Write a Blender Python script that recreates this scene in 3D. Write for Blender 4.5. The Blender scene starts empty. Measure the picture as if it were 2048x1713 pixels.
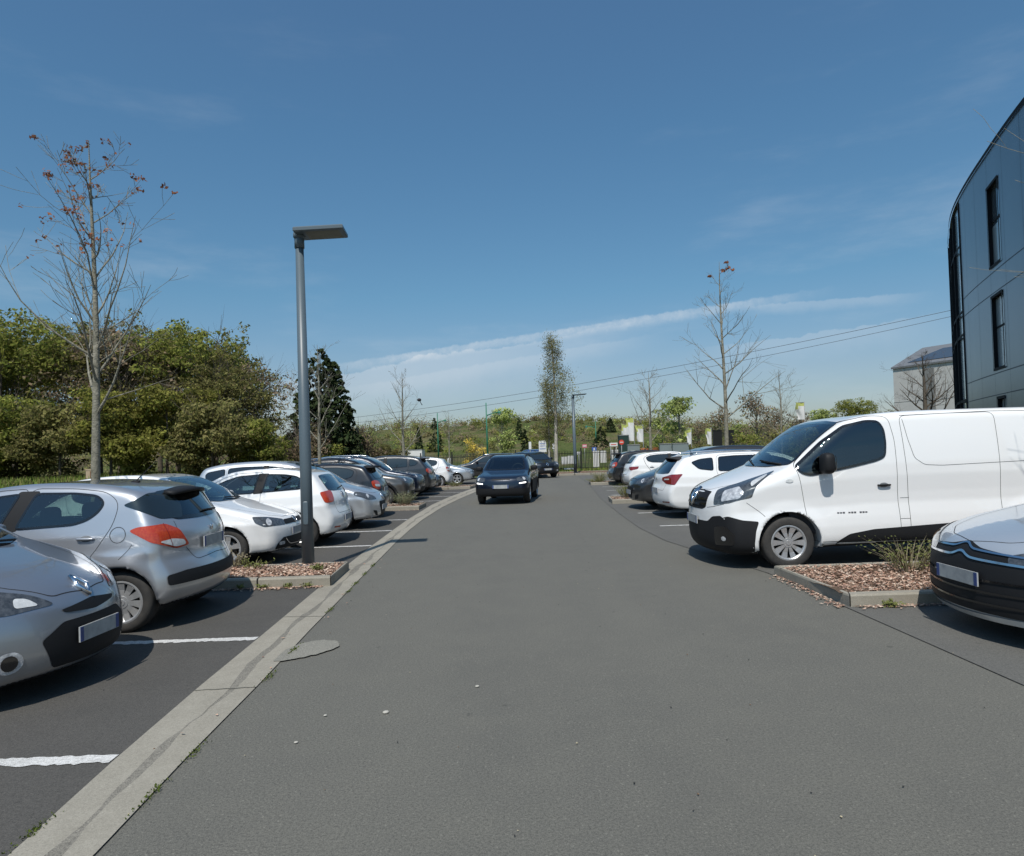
import bpy, math, random
import numpy as np
from mathutils import Vector, Matrix
from mathutils.bvhtree import BVHTree
from mathutils.geometry import delaunay_2d_cdt
sc = bpy.context.scene
COL = sc.collection
R = math.radians

# ------------------------------------------------------------------ camera
cd = bpy.data.cameras.new('camera'); cam = bpy.data.objects.new('camera', cd); COL.objects.link(cam)
cd.sensor_width = 36.0; cd.lens = 36.0 * 1380 / 2048; cd.clip_start = 0.05; cd.clip_end = 4000
ROLL, PITCH, EYE = R(1.9), R(1.0), 1.64
_f = Vector((0, math.cos(PITCH), math.sin(PITCH))); _r0 = Vector((1, 0, 0)); _u0 = _r0.cross(_f)
_r = _r0 * math.cos(ROLL) - _u0 * math.sin(ROLL); _u = _u0 * math.cos(ROLL) + _r0 * math.sin(ROLL)
m = Matrix.Identity(4)
for i in range(3):
    m[i][0], m[i][1], m[i][2] = _r[i], _u[i], -_f[i]
m[2][3] = EYE
cam.matrix_world = m
cd.shift_y = 22.4 / 2048
sc.camera = cam

# ------------------------------------------------------------------ light
SUN_EL, SUN_AZ = R(56), R(-11)          # azimuth of the sun measured from straight behind the camera, towards the left
sun_dir = Vector((math.sin(SUN_AZ) * math.cos(SUN_EL), -math.cos(SUN_AZ) * math.cos(SUN_EL), math.sin(SUN_EL)))
ld = bpy.data.lights.new('sun', 'SUN'); ld.energy = 3.9; ld.angle = R(0.53); ld.color = (1.0, 0.955, 0.89)
sun = bpy.data.objects.new('sun', ld); COL.objects.link(sun)
sun.rotation_euler = sun_dir.to_track_quat('Z', 'Y').to_euler()
sun.location = (0, 0, 30)
W = bpy.data.worlds.new('World'); sc.world = W; W.use_nodes = True
nt = W.node_tree; nt.nodes.clear(); N = nt.nodes.new; Lk = nt.links.new
out = N('ShaderNodeOutputWorld'); bg = N('ShaderNodeBackground'); bg.inputs['Strength'].default_value = 0.085
sky = N('ShaderNodeTexSky'); sky.sky_type = 'NISHITA'; sky.sun_disc = False
sky.sun_elevation = SUN_EL; sky.sun_rotation = math.atan2(sun_dir.x, sun_dir.y)
sky.air_density = 1.0; sky.dust_density = 0.8; sky.ozone_density = 1.3; sky.altitude = 60
tc = N('ShaderNodeTexCoord')
nrm = N('ShaderNodeVectorMath'); nrm.operation = 'NORMALIZE'; Lk(tc.outputs['Generated'], nrm.inputs[0])
def vmath(op, a, b=None):
    n = N('ShaderNodeVectorMath'); n.operation = op
    for i, v in enumerate((a, b)):
        if v is None: continue
        if isinstance(v, (tuple, list, Vector)): n.inputs[i].default_value = tuple(v)
        else: Lk(v, n.inputs[i])
    return n
def fmath(op, a, b=None, c=None, clamp=False):
    n = N('ShaderNodeMath'); n.operation = op; n.use_clamp = clamp
    for i, v in enumerate((a, b, c)):
        if v is None: continue
        if isinstance(v, (int, float)): n.inputs[i].default_value = v
        else: Lk(v, n.inputs[i])
    return n.outputs[0]
def smooth(v, a, b):
    n = N('ShaderNodeMapRange'); n.interpolation_type = 'SMOOTHSTEP'; Lk(v, n.inputs[0])
    n.inputs[1].default_value = a; n.inputs[2].default_value = b
    return n.outputs[0]
def skynoise(scale, detail, rough, vec=None, stretch=(1, 1, 1)):
    mp = N('ShaderNodeMapping'); mp.inputs['Scale'].default_value = stretch
    Lk(vec or nrm.outputs[0], mp.inputs[0])
    n = N('ShaderNodeTexNoise'); n.inputs['Scale'].default_value = scale; n.inputs['Detail'].default_value = detail
    n.inputs['Roughness'].default_value = rough; Lk(mp.outputs[0], n.inputs['Vector'])
    return n.outputs['Fac']
def pixdir(x, y):                        # world direction of a point of sky
    v = _f + _r * ((x - 1024) / 1380) - _u * ((y - 878.9) / 1380)
    return v.normalized()
def streak(p, q, width, soft, noise_amp, nscale, fade0, fade1):
    """a contrail: a band round the great circle through two sky directions"""
    a, b = pixdir(*p), pixdir(*q)
    n = a.cross(b).normalized(); t = n.cross(a).normalized()
    if n.z < 0: n = -n
    dn = vmath('DOT_PRODUCT', nrm.outputs[0], n).outputs['Value']
    ns = skynoise(nscale, 5, 0.65)
    w = fmath('MULTIPLY_ADD', fmath('SUBTRACT', ns, 0.5), noise_amp, dn)
    up = smooth(w, width, width * 0.45)                     # crisp upper edge
    lo = smooth(w, -soft, 0.0)                               # diffuse lower edge
    da = vmath('DOT_PRODUCT', nrm.outputs[0], a).outputs['Value']
    dt = vmath('DOT_PRODUCT', nrm.outputs[0], t).outputs['Value']
    ang = fmath('ARCTAN2', dt, da)
    tot = math.acos(max(-1, min(1, a.dot(b)))) * (1 if t.dot(b) > 0 else -1)
    f0 = smooth(ang, -fade0, fade0 * 0.3); f1 = smooth(ang, tot + fade1 * 0.3, tot - fade1)
    k = fmath('MULTIPLY', fmath('MULTIPLY', up, lo), fmath('MULTIPLY', f0, f1))
    return k
c1 = streak((760, 722), (1640, 585), 0.0065, 0.013, 0.009, 75, 0.16, 0.12)
c2 = streak((800, 765), (1330, 672), 0.007, 0.022, 0.012, 50, 0.15, 0.10)
c3 = streak((1540, 615), (1850, 590), 0.005, 0.014, 0.010, 50, 0.05, 0.06)
c4 = streak((700, 752), (1250, 655), 0.006, 0.085, 0.040, 14, 0.28, 0.25)
c5 = streak((1500, 690), (1900, 630), 0.004, 0.040, 0.020, 25, 0.1, 0.1)
cir = smooth(skynoise(2.2, 7, 0.6, stretch=(1, 1.2, 4.5)), 0.50, 0.80)
sepz = N('ShaderNodeSeparateXYZ'); Lk(nrm.outputs[0], sepz.inputs[0])
low = smooth(sepz.outputs['Z'], 0.75, 0.05)
grain = smooth(skynoise(40, 4, 0.7), 0.25, 0.85)
k = fmath('MULTIPLY', c1, fmath('MULTIPLY_ADD', grain, 0.34, 0.16))
k = fmath('ADD', k, fmath('MULTIPLY', c2, 0.13))
k = fmath('ADD', k, fmath('MULTIPLY', c3, 0.20))
k = fmath('ADD', k, fmath('MULTIPLY', c4, 0.34))
k = fmath('ADD', k, fmath('MULTIPLY', c5, 0.20))
k = fmath('ADD', k, fmath('MULTIPLY', fmath('MULTIPLY', cir, low), 0.28), clamp=True)
mx = N('ShaderNodeMix'); mx.data_type = 'RGBA'
sepz = N('ShaderNodeSeparateXYZ'); Lk(nrm.outputs[0], sepz.inputs[0])
gr = N('ShaderNodeValToRGB'); Lk(sepz.outputs['Z'], gr.inputs[0]); ge = gr.color_ramp.elements      # hazier, duller air towards the horizon
ge[0].position = 0.0; ge[0].color = (.74, .80, .93, 1); ge[1].position = .62; ge[1].color = (.84, 1.19, 1.31, 1)
q_ = ge.new(.10); q_.color = (.80, .87, .95, 1); q_ = ge.new(.22); q_.color = (.68, .99, 1.06, 1)
q_ = ge.new(.42); q_.color = (.72, 1.10, 1.20, 1)
tint = vmath('MULTIPLY', sky.outputs[0], gr.outputs[0])
Lk(k, mx.inputs['Factor']); Lk(tint.outputs[0], mx.inputs['A']); mx.inputs['B'].default_value = (7.4, 8.0, 8.6, 1)
Lk(mx.outputs['Result'], bg.inputs['Color']); Lk(bg.outputs[0], out.inputs['Surface'])
sc.view_settings.view_transform = 'Standard'; sc.view_settings.look = 'None'
sc.view_settings.exposure = 0.12; sc.view_settings.gamma = 1.0
sc.cycles.max_bounces = 8; sc.cycles.transparent_max_bounces = 12; sc.cycles.diffuse_bounces = 3
sc.cycles.glossy_bounces = 3; sc.cycles.caustics_reflective = False; sc.cycles.caustics_refractive = False
sc.cycles.sample_clamp_indirect = 6

# ------------------------------------------------------------------ materials
MATS = {}
def mat(name, col=(0.5, 0.5, 0.5), rough=0.5, metal=0.0, coat=0.0, spec=0.5, noise=None, bump=None, emit=None, coatr=0.03):
    """noise = (scale, amount, second colour), bump = (scale, strength, distance)"""
    if name in MATS: return MATS[name]
    M = bpy.data.materials.new(name); M.use_nodes = True; t = M.node_tree; b = t.nodes['Principled BSDF']
    b.inputs['Base Color'].default_value = (*col, 1); b.inputs['Roughness'].default_value = rough
    b.inputs['Metallic'].default_value = metal; b.inputs['Coat Weight'].default_value = coat
    b.inputs['Coat Roughness'].default_value = coatr; b.inputs['Specular IOR Level'].default_value = spec
    if emit: b.inputs['Emission Color'].default_value = (*emit[0], 1); b.inputs['Emission Strength'].default_value = emit[1]
    if noise or bump:
        c = t.nodes.new('ShaderNodeTexCoord')
    if noise:
        n = t.nodes.new('ShaderNodeTexNoise'); n.inputs['Scale'].default_value = noise[0]; n.inputs['Detail'].default_value = 6
        n.inputs['Roughness'].default_value = 0.65
        t.links.new(c.outputs['Object'], n.inputs['Vector'])
        r = t.nodes.new('ShaderNodeMapRange'); r.inputs[1].default_value = 0.35; r.inputs[2].default_value = 0.65
        t.links.new(n.outputs['Fac'], r.inputs[0])
        mm = t.nodes.new('ShaderNodeMath'); mm.operation = 'MULTIPLY'; mm.inputs[1].default_value = noise[1]
        t.links.new(r.outputs[0], mm.inputs[0])
        x = t.nodes.new('ShaderNodeMix'); x.data_type = 'RGBA'; t.links.new(mm.outputs[0], x.inputs['Factor'])
        x.inputs['A'].default_value = (*col, 1); x.inputs['B'].default_value = (*noise[2], 1)
        t.links.new(x.outputs['Result'], b.inputs['Base Color'])
    if bump:
        n = t.nodes.new('ShaderNodeTexNoise'); n.inputs['Scale'].default_value = bump[0]; n.inputs['Detail'].default_value = 4
        t.links.new(c.outputs['Object'], n.inputs['Vector'])
        bp = t.nodes.new('ShaderNodeBump'); bp.inputs['Strength'].default_value = bump[1]; bp.inputs['Distance'].default_value = bump[2]
        t.links.new(n.outputs['Fac'], bp.inputs['Height']); t.links.new(bp.outputs[0], b.inputs['Normal'])
    MATS[name] = M
    return M

# ------------------------------------------------------------------ mesh helpers
def make_mesh(name, V, F, mats, mi=None, smoothf=True, vn=None):
    me = bpy.data.meshes.new(name)
    V = np.asarray(V, np.float32).reshape(-1, 3)
    if isinstance(F, np.ndarray):
        nf, k_ = F.shape; tot = np.full(nf, k_, np.int32); loops = F.astype(np.int32).ravel()
    else:
        nf = len(F); tot = np.fromiter((len(f) for f in F), np.int32, nf)
        loops = np.fromiter((i for f in F for i in f), np.int32, int(tot.sum()) if nf else 0)
    me.vertices.add(len(V)); me.vertices.foreach_set('co', V.ravel())
    me.loops.add(len(loops)); me.loops.foreach_set('vertex_index', loops)
    me.polygons.add(nf)
    st = np.zeros(nf, np.int32); st[1:] = np.cumsum(tot)[:-1]
    me.polygons.foreach_set('loop_start', st)
    me.polygons.foreach_set('use_smooth', np.full(nf, bool(smoothf)))
    if mi is not None: me.polygons.foreach_set('material_index', np.asarray(mi, np.int32))
    for m_ in (mats if isinstance(mats, (list, tuple)) else [mats]): me.materials.append(m_)
    me.update(calc_edges=True); me.validate()
    if vn is not None and len(me.vertices) == len(vn):
        me.normals_split_custom_set_from_vertices(np.asarray(vn, np.float32).tolist())
    return me
def link(name, me, parent=None, **tags):
    o = bpy.data.objects.new(name, me); COL.objects.link(o)
    if parent is not None: o.parent = parent
    for k_, v in tags.items(): o[k_] = v
    return o
def thing(name, label, cat, loc=(0, 0, 0), rz=0.0, group=None):
    o = bpy.data.objects.new(name, None); COL.objects.link(o); o.empty_display_size = 0.2
    o.location = loc; o.rotation_euler = (0, 0, rz); o['label'] = label; o['category'] = cat
    if group: o['group'] = group
    return o
def tag(o, label, cat, group=None, kind=None):
    if label: o['label'] = label
    if cat: o['category'] = cat
    if group: o['group'] = group
    if kind: o['kind'] = kind
    return o
class MB:
    def __init__(s): s.v = []; s.f = []; s.m = []; s.n = 0
    def add(s, V, F, mi=0):
        V = np.asarray(V, float).reshape(-1, 3); s.v.append(V)
        for f in F: s.f.append(tuple(int(i) + s.n for i in f)); s.m.append(mi)
        s.n += len(V); return s
    def box(s, c, d, rz=0.0, mi=0, taper=0.0):
        x, y, z = (v / 2 for v in d); P = []
        for k_ in (-1, 1):
            t = 1 - taper if k_ > 0 else 1
            for a, b in ((-1, -1), (1, -1), (1, 1), (-1, 1)): P.append((a * x * t, b * y * t, k_ * z))
        P = np.array(P); ca, sa = math.cos(rz), math.sin(rz)
        P = np.c_[P[:, 0] * ca - P[:, 1] * sa, P[:, 0] * sa + P[:, 1] * ca, P[:, 2]] + np.array(c)
        return s.add(P, [(3, 2, 1, 0), (4, 5, 6, 7), (0, 1, 5, 4), (1, 2, 6, 5), (2, 3, 7, 6), (3, 0, 4, 7)], mi)
    def tube(s, pts, rad, n=8, mi=0, cap=True):
        pts = [Vector(p) for p in pts]; rad = rad if hasattr(rad, '__len__') else [rad] * len(pts)
        V = []; F = []; ref = None
        for i, p in enumerate(pts):
            t = (pts[min(i + 1, len(pts) - 1)] - pts[max(i - 1, 0)]).normalized()
            if ref is None: ref = Vector((0, 0, 1)) if abs(t.z) < 0.9 else Vector((1, 0, 0))
            a = t.cross(ref); 
            if a.length < 1e-5: a = t.orthogonal()
            a.normalize(); b = t.cross(a); ref = a.cross(t) if False else ref
            for k_ in range(n):
                q = 2 * math.pi * k_ / n
                V.append(p + (a * math.cos(q) + b * math.sin(q)) * rad[i])
        for i in range(len(pts) - 1):
            for k_ in range(n):
                k2 = (k_ + 1) % n
                F.append((i * n + k_, i * n + k2, (i + 1) * n + k2, (i + 1) * n + k_))
        if cap: F.append(tuple(range(n))[::-1]); F.append(tuple((len(pts) - 1) * n + k_ for k_ in range(n)))
        return s.add([tuple(v) for v in V], F, mi)
    def lathe(s, prof, n=32, axis='z', c=(0, 0, 0), mi=0):
        V = []; F = []; mlen = len(prof)
        for k_ in range(n):
            q = 2 * math.pi * k_ / n
            for r_, h in prof:
                p = (r_ * math.cos(q), r_ * math.sin(q), h)
                if axis == 'y': p = (p[0], h, p[1])
                if axis == 'x': p = (h, p[0], p[1])
                V.append((p[0] + c[0], p[1] + c[1], p[2] + c[2]))
        for k_ in range(n):
            k2 = (k_ + 1) % n
            for j in range(mlen - 1):
                f = (k_ * mlen + j, k2 * mlen + j, k2 * mlen + j + 1, k_ * mlen + j + 1)
                F.append(f if axis != 'y' else f[::-1])
        return s.add(V, F, mi)
    def sell(s, c, d, p=3.0, nu=14, nv=10, rz=0.0, mi=0, ry=0.0):
        """superellipsoid: a rounded box"""
        V = []; F = []; e = 2 / p
        sg = lambda v: math.copysign(abs(v) ** e, v)
        for j in range(nv + 1):
            ph = -math.pi / 2 + math.pi * j / nv
            for i in range(nu):
                th = 2 * math.pi * i / nu
                V.append((d[0] / 2 * sg(math.cos(ph)) * sg(math.cos(th)), d[1] / 2 * sg(math.cos(ph)) * sg(math.sin(th)), d[2] / 2 * sg(math.sin(ph))))
        for j in range(nv):
            for i in range(nu):
                i2 = (i + 1) % nu
                F.append((j * nu + i, j * nu + i2, (j + 1) * nu + i2, (j + 1) * nu + i))
        M_ = Matrix.Rotation(rz, 3, 'Z') @ Matrix.Rotation(ry, 3, 'Y')
        V = [tuple(M_ @ Vector(v) + Vector(c)) for v in V]
        return s.add(V, F, mi)
    def mesh(s, name, mats, smoothf=True):
        return make_mesh(name, np.concatenate(s.v) if s.v else np.zeros((0, 3)), s.f, mats, s.m, smoothf)
    def obj(s, name, mats, parent=None, smoothf=True, **tags):
        return link(name, s.mesh(name, mats, smoothf), parent, **tags)
# ------------------------------------------------------------------ vehicle bodies: smooth solids meshed from a distance field
def chaikin(P, it=2, closed=True):
    P = np.asarray(P, float)
    for _ in range(it):
        Q = np.roll(P, -1, 0) if closed else P[1:]
        A = P if closed else P[:-1]
        N_ = np.empty((2 * len(A), P.shape[1])); N_[0::2] = .75 * A + .25 * Q; N_[1::2] = .25 * A + .75 * Q
        P = N_ if closed else np.vstack([P[:1], N_, P[-1:]])
    return P
def rounded(P, r, closed=True):
    P = np.asarray(P, float); n_ = len(P); out_ = []
    if not closed: out_.append(P[0])
    for i in (range(n_) if closed else range(1, n_ - 1)):
        a, b, c = P[i - 1], P[i], P[(i + 1) % n_]
        la, lc = np.linalg.norm(a - b), np.linalg.norm(c - b)
        p = b + (a - b) / (la + 1e-9) * min(r, la * .45); q = b + (c - b) / (lc + 1e-9) * min(r, lc * .45)
        for t in (0, .25, .5, .75, 1): out_.append((1 - t) ** 2 * p + 2 * t * (1 - t) * b + t * t * q)
    if not closed: out_.append(P[-1])
    return np.array(out_)
RND = {0: 0, 1: .03, 2: .06, 3: .12}
def inpoly(x, y, P):
    P = np.asarray(P); r = np.zeros(x.shape, bool); j = len(P) - 1
    for i in range(len(P)):
        xi, yi = P[i][:2]; xj, yj = P[j][:2]
        if yi != yj:
            r ^= ((yi > y) != (yj > y)) & (x < (xj - xi) * (y - yi) / (yj - yi) + xi)
        j = i
    return r
def offset_poly(P, d):
    """inward offset of a 2-D loop"""
    P = np.asarray(P); area = 0.5 * np.sum(P[:, 0] * np.roll(P[:, 1], -1) - np.roll(P[:, 0], -1) * P[:, 1])
    T = np.roll(P, -1, 0) - np.roll(P, 1, 0); T /= np.linalg.norm(T, axis=1)[:, None] + 1e-9
    Nn = np.c_[-T[:, 1], T[:, 0]] * (1 if area > 0 else -1)
    return P + Nn * d
class Body:
    def __init__(s, S, h):
        s.S = S; s.h = h; L, Hh = S['L'], S['H']; s.hw = S['W'] / 2
        P = chaikin(S['prof'], 2)
        gs = np.arange(-.45, L + .45, .02); gz = np.arange(-.1, Hh + .25, .02); X, Z = np.meshgrid(gs, gz, indexing='ij')
        d = np.full(X.shape, 1e9)
        A = P; B = np.roll(P, -1, 0)
        for (ax, az), (bx, bz) in zip(A, B):
            ex, ez = bx - ax, bz - az; l2 = ex * ex + ez * ez + 1e-12
            t = np.clip(((X - ax) * ex + (Z - az) * ez) / l2, 0, 1)
            d = np.minimum(d, np.hypot(X - ax - t * ex, Z - az - t * ez))
        s.G = np.where(inpoly(X, Z, P), -d, d).astype(np.float32); s.g0 = (gs[0], gz[0]); s.gn = s.G.shape
    def interp(s, x, z):
        u = np.clip((x - s.g0[0]) / .02, 0, s.gn[0] - 1.001); v = np.clip((z - s.g0[1]) / .02, 0, s.gn[1] - 1.001)
        i = u.astype(int); j = v.astype(int); a = u - i; b = v - j; G = s.G
        return (G[i, j] * (1 - a) + G[i + 1, j] * a) * (1 - b) + (G[i, j + 1] * (1 - a) + G[i + 1, j + 1] * a) * b
    def width(s, x, z):
        S = s.S; bx, bz = zip(*S['belt']); belt = np.interp(x, bx, bz)
        q = z / belt
        lo = np.interp(q, S['sq'][0], S['sq'][1])
        up = -np.maximum(z - belt, 0) * S['tum'] - np.maximum(z - belt - .1, 0) ** 2 * S.get('tum2', .25)
        af, kf, ar, kr = S['plan']
        pl = 1 - kf * np.clip((af - x) / af, 0, 1) ** 2.6 - kr * np.clip((x - S['L'] + ar) / ar, 0, 1) ** 2.6
        w = s.hw * pl + lo + up
        for sw in (S['fo'], S['fo'] + S['wb']):
            dd = np.hypot(x - sw, z - S['rw'])
            t_ = np.clip(1 - (dd - S['Ra']) / .17, 0, 1); w = w + S.get('flare', .018) * t_ * t_ * (3 - 2 * t_)
        return w
    def f(s, x, y, z):
        S = s.S; ay = np.abs(y); v = np.minimum(ay / s.hw, 1.1)
        bx, bb = zip(*S['bow'])
        b = np.interp(x, bx, bb)
        a = s.interp(x - b * v ** 2.2, z)
        c = (ay - s.width(x, z)) * .95
        k_ = S.get('k', .10)
        hh = np.maximum(k_ - np.abs(a - c), 0) / k_
        d = np.maximum(a, c) + hh * hh * k_ / 4
        for sw in (S['fo'], S['fo'] + S['wb']):
            ar = np.maximum(np.hypot(x - sw, z - S['rw']) - S['Ra'], .48 - ay)
            d = np.maximum(d, -ar)
        return d
    def mesh(s):
        S = s.S; h = s.h
        xs = np.arange(-.1, S['L'] + .1 + h, h); n_ = int((s.hw + .1) / h) + 1; ys = (np.arange(-n_, n_ + 1)) * h + h * .0
        zs = np.arange(.04, S['H'] + .1, h)
        X, Y, Z = np.meshgrid(xs, ys, zs, indexing='ij')
        F = s.f(X.ravel(), Y.ravel(), Z.ravel()).reshape(X.shape)
        F = np.where(np.abs(F) < 1e-6, 1e-6, F); I = F < 0
        cs = [(a, b, c) for a in (0, 1) for b in (0, 1) for c in (0, 1)]
        nx, ny, nz = F.shape
        sl = lambda A, o: A[o[0]:nx - 1 + o[0], o[1]:ny - 1 + o[1], o[2]:nz - 1 + o[2]]
        cnt = sum(sl(I, o).astype(np.int8) for o in cs)
        mixed = (cnt > 0) & (cnt < 8); ci = np.argwhere(mixed)
        idx = np.full(mixed.shape, -1, np.int64); idx[mixed] = np.arange(len(ci))
        acc = np.zeros((len(ci), 3)); num = np.zeros(len(ci))
        fv = {o: F[ci[:, 0] + o[0], ci[:, 1] + o[1], ci[:, 2] + o[2]] for o in cs}
        for a in cs:
            for ax in range(3):
                if a[ax] == 0:
                    b = list(a); b[ax] = 1; b = tuple(b)
                    fa, fb = fv[a], fv[b]; c = (fa < 0) != (fb < 0)
                    t = np.where(c, fa / np.where(c, fa - fb, 1), 0)
                    p = np.tile(np.array(a, float), (len(ci), 1)); p[:, ax] += t
                    acc += p * c[:, None]; num += c
        V = (acc / num[:, None] + ci) * h + np.array([xs[0], ys[0], zs[0]])
        fs = []
        for ax in range(3):
            o = [0, 0, 0]; o[ax] = 1
            A = I[:nx - o[0], :ny - o[1], :nz - o[2]]; B = I[o[0]:, o[1]:, o[2]:]
            E_ = np.argwhere(A != B); u, w = [(1, 2), (2, 0), (0, 1)][ax]
            ok = (E_[:, u] > 0) & (E_[:, w] > 0) & (E_[:, u] < F.shape[u] - 1) & (E_[:, w] < F.shape[w] - 1); E_ = E_[ok]
            ins = A[E_[:, 0], E_[:, 1], E_[:, 2]]
            q = []
            for du, dw in ((-1, -1), (0, -1), (0, 0), (-1, 0)):
                c = E_.copy(); c[:, u] += du; c[:, w] += dw
                q.append(idx[c[:, 0], c[:, 1], c[:, 2]])
            q = np.stack(q, 1); q = np.where(ins[:, None], q, q[:, ::-1]); fs.append(q)
        Fc = np.concatenate(fs); Fc = Fc[(Fc >= 0).all(1)]
        # pull the vertices on to the surface
        e = .004
        for it in range(3):
            g = np.stack([(s.f(V[:, 0] + e * (i == 0), V[:, 1] + e * (i == 1), V[:, 2] + e * (i == 2)) -
                           s.f(V[:, 0] - e * (i == 0), V[:, 1] - e * (i == 1), V[:, 2] - e * (i == 2))) / (2 * e) for i in range(3)], 1)
            g2 = (g * g).sum(1); step = s.f(V[:, 0], V[:, 1], V[:, 2]) / np.maximum(g2, .3)
            V = V - g * np.clip(step, -h * .5, h * .5)[:, None]
        # crisp wheel-arch edges
        for sw in (S['fo'], S['fo'] + S['wb']):
            dx, dz = V[:, 0] - sw, V[:, 2] - S['rw']; r_ = np.hypot(dx, dz); Wd = s.width(V[:, 0], V[:, 2])
            q = (np.abs(r_ - S['Ra']) < h * .75) & (np.abs(V[:, 1]) > Wd - h * .75) & (np.abs(V[:, 1]) > .5)
            kq = S['Ra'] / r_[q]; V[q, 0] = sw + dx[q] * kq; V[q, 2] = S['rw'] + dz[q] * kq
            V[q, 1] = np.sign(V[q, 1]) * s.width(V[q, 0], V[q, 2])
        s.V = V; s.F = Fc
        a, b, c, d = (V[Fc[:, i]] for i in range(4))
        fn = np.cross(c - a, d - b); fn /= np.linalg.norm(fn, axis=1)[:, None] + 1e-12
        s.fn = fn; s.fc = (a + b + c + d) / 4
        vn = np.zeros_like(V)
        for i in range(4): np.add.at(vn, Fc[:, i], fn)
        s.vn = vn / (np.linalg.norm(vn, axis=1)[:, None] + 1e-12)
        s.bvh = BVHTree.FromPolygons([tuple(v) for v in V.tolist()], Fc.tolist())
        return s
    # ---- projected patches
    def basis(s, d):
        d = Vector(d).normalized(); up = Vector((0, 0, 1)) if abs(d.z) < .8 else Vector((-1, 0, 0))
        e1 = up.cross(d).normalized(); e2 = d.cross(e1)
        return d, e1, e2
    def cast(s, d, e1, e2, u, v, off):
        o = e1 * u + e2 * v - d * 8
        loc, nn, i, di = s.bvh.ray_cast(o, d)
        if loc is None or nn.dot(d) > -.02:
            # grazing the edge: nearest point of the solid instead
            loc, nn, i, di = s.bvh.find_nearest(e1 * u + e2 * v + d * s._depth)
        s._depth = d.dot(loc) * .25 + s._depth * .75
        return loc + nn * off, nn
    def uv(s, pts, d):
        D, e1, e2 = s.basis(d)
        P = np.array([[e1.dot(Vector(p)), e2.dot(Vector(p))] for p in pts])
        s._depth = sum(D.dot(Vector(p)) for p in pts) / len(pts)
        return P, (D, e1, e2)
    def loop(s, P, rnd, res):
        P = rounded(P, RND[rnd]) if rnd else np.asarray(P, float)
        out_ = []
        for a, b in zip(P, np.roll(P, -1, 0)):
            n_ = max(1, int(math.ceil(np.linalg.norm(b - a) / res)))
            for i in range(n_): out_.append(a + (b - a) * i / n_)
        Q = [out_[0]]
        for p in out_[1:]:
            if np.linalg.norm(p - Q[-1]) > res * .2: Q.append(p)
        if np.linalg.norm(Q[-1] - Q[0]) < res * .2: Q.pop()
        return np.array(Q)
    def patch(s, pts, d, off=.004, rnd=2, res=None, shrink=0.0):
        res = res or s.h * 1.6
        P, B = s.uv(pts, d); Lp = s.loop(P, rnd, res)
        if shrink: Lp = offset_poly(Lp, shrink)
        mn, mx_ = Lp.min(0), Lp.max(0)
        gx, gy = np.meshgrid(np.arange(mn[0] + res / 2, mx_[0], res), np.arange(mn[1] + res / 2, mx_[1], res))
        g = np.c_[gx.ravel(), gy.ravel()]
        if len(g):
            g = g[inpoly(g[:, 0], g[:, 1], Lp)]
        if len(g):
            dm = np.min(np.hypot(g[:, None, 0] - Lp[None, :, 0], g[:, None, 1] - Lp[None, :, 1]), 1); g = g[dm > res * .45]
        pts2 = [Vector(p) for p in Lp] + [Vector(p) for p in g]
        n_ = len(Lp)
        r_ = delaunay_2d_cdt(pts2, [(i, (i + 1) % n_) for i in range(n_)], [], 1, 1e-5)
        V = []; nn = []
        for p in r_[0]:
            l, n2 = s.cast(*B, p.x, p.y, off); V.append(tuple(l)); nn.append(tuple(n2))
        F = []
        for t in r_[2]:
            if len(t) != 3: continue
            a, b, c = (Vector(V[i]) for i in t)
            fnn = (b - a).cross(c - a)
            F.append(tuple(t) if fnn.dot(Vector(nn[t[0]])) > 0 else tuple(t[::-1]))
        return V, F
    def ring(s, pts, d, w, off=.004, rnd=2, res=None):
        res = res or s.h * 1.6
        P, B = s.uv(pts, d); A = s.loop(P, rnd, res); C = offset_poly(A, w); n_ = len(A)
        V = [tuple(s.cast(*B, p[0], p[1], off)[0]) for p in A] + [tuple(s.cast(*B, p[0], p[1], off)[0]) for p in C]
        F = []
        nn = s.cast(*B, A[0][0], A[0][1], off)[1]
        flip = None
        for i in range(n_):
            j = (i + 1) % n_; q = (i, j, n_ + j, n_ + i)
            if flip is None:
                a, b, c = (Vector(V[k_]) for k_ in q[:3]); flip = (b - a).cross(c - a).dot(nn) < 0
            F.append(q[::-1] if flip else q)
        return V, F
    def ribbon(s, pts, d, w=.007, off=.0015, res=None, rnd=1):
        res = res or s.h * 2
        P, B = s.uv(pts, d); P = rounded(P, RND[rnd] * 1.5, False) if rnd else P
        Q = []
        for a, b in zip(P[:-1], P[1:]):
            n_ = max(1, int(math.ceil(np.linalg.norm(b - a) / res)))
            for i in range(n_): Q.append(a + (b - a) * i / n_)
        Q.append(P[-1]); Q = np.array(Q)
        T = np.gradient(Q, axis=0); T /= np.linalg.norm(T, axis=1)[:, None] + 1e-9; Nn = np.c_[-T[:, 1], T[:, 0]] * w / 2
        V = []; F = []
        for p, n2 in zip(Q, Nn):
            for q in (p - n2, p + n2): V.append(tuple(s.cast(*B, q[0], q[1], off)[0]))
        nn = s.cast(*B, Q[0][0], Q[0][1], off)[1]
        a, b, c = Vector(V[0]), Vector(V[2]), Vector(V[3])
        flip = (b - a).cross(c - a).dot(nn) < 0
        for i in range(len(Q) - 1):
            q = (2 * i, 2 * i + 2, 2 * i + 3, 2 * i + 1); F.append(q[::-1] if flip else q)
        return V, F

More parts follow.
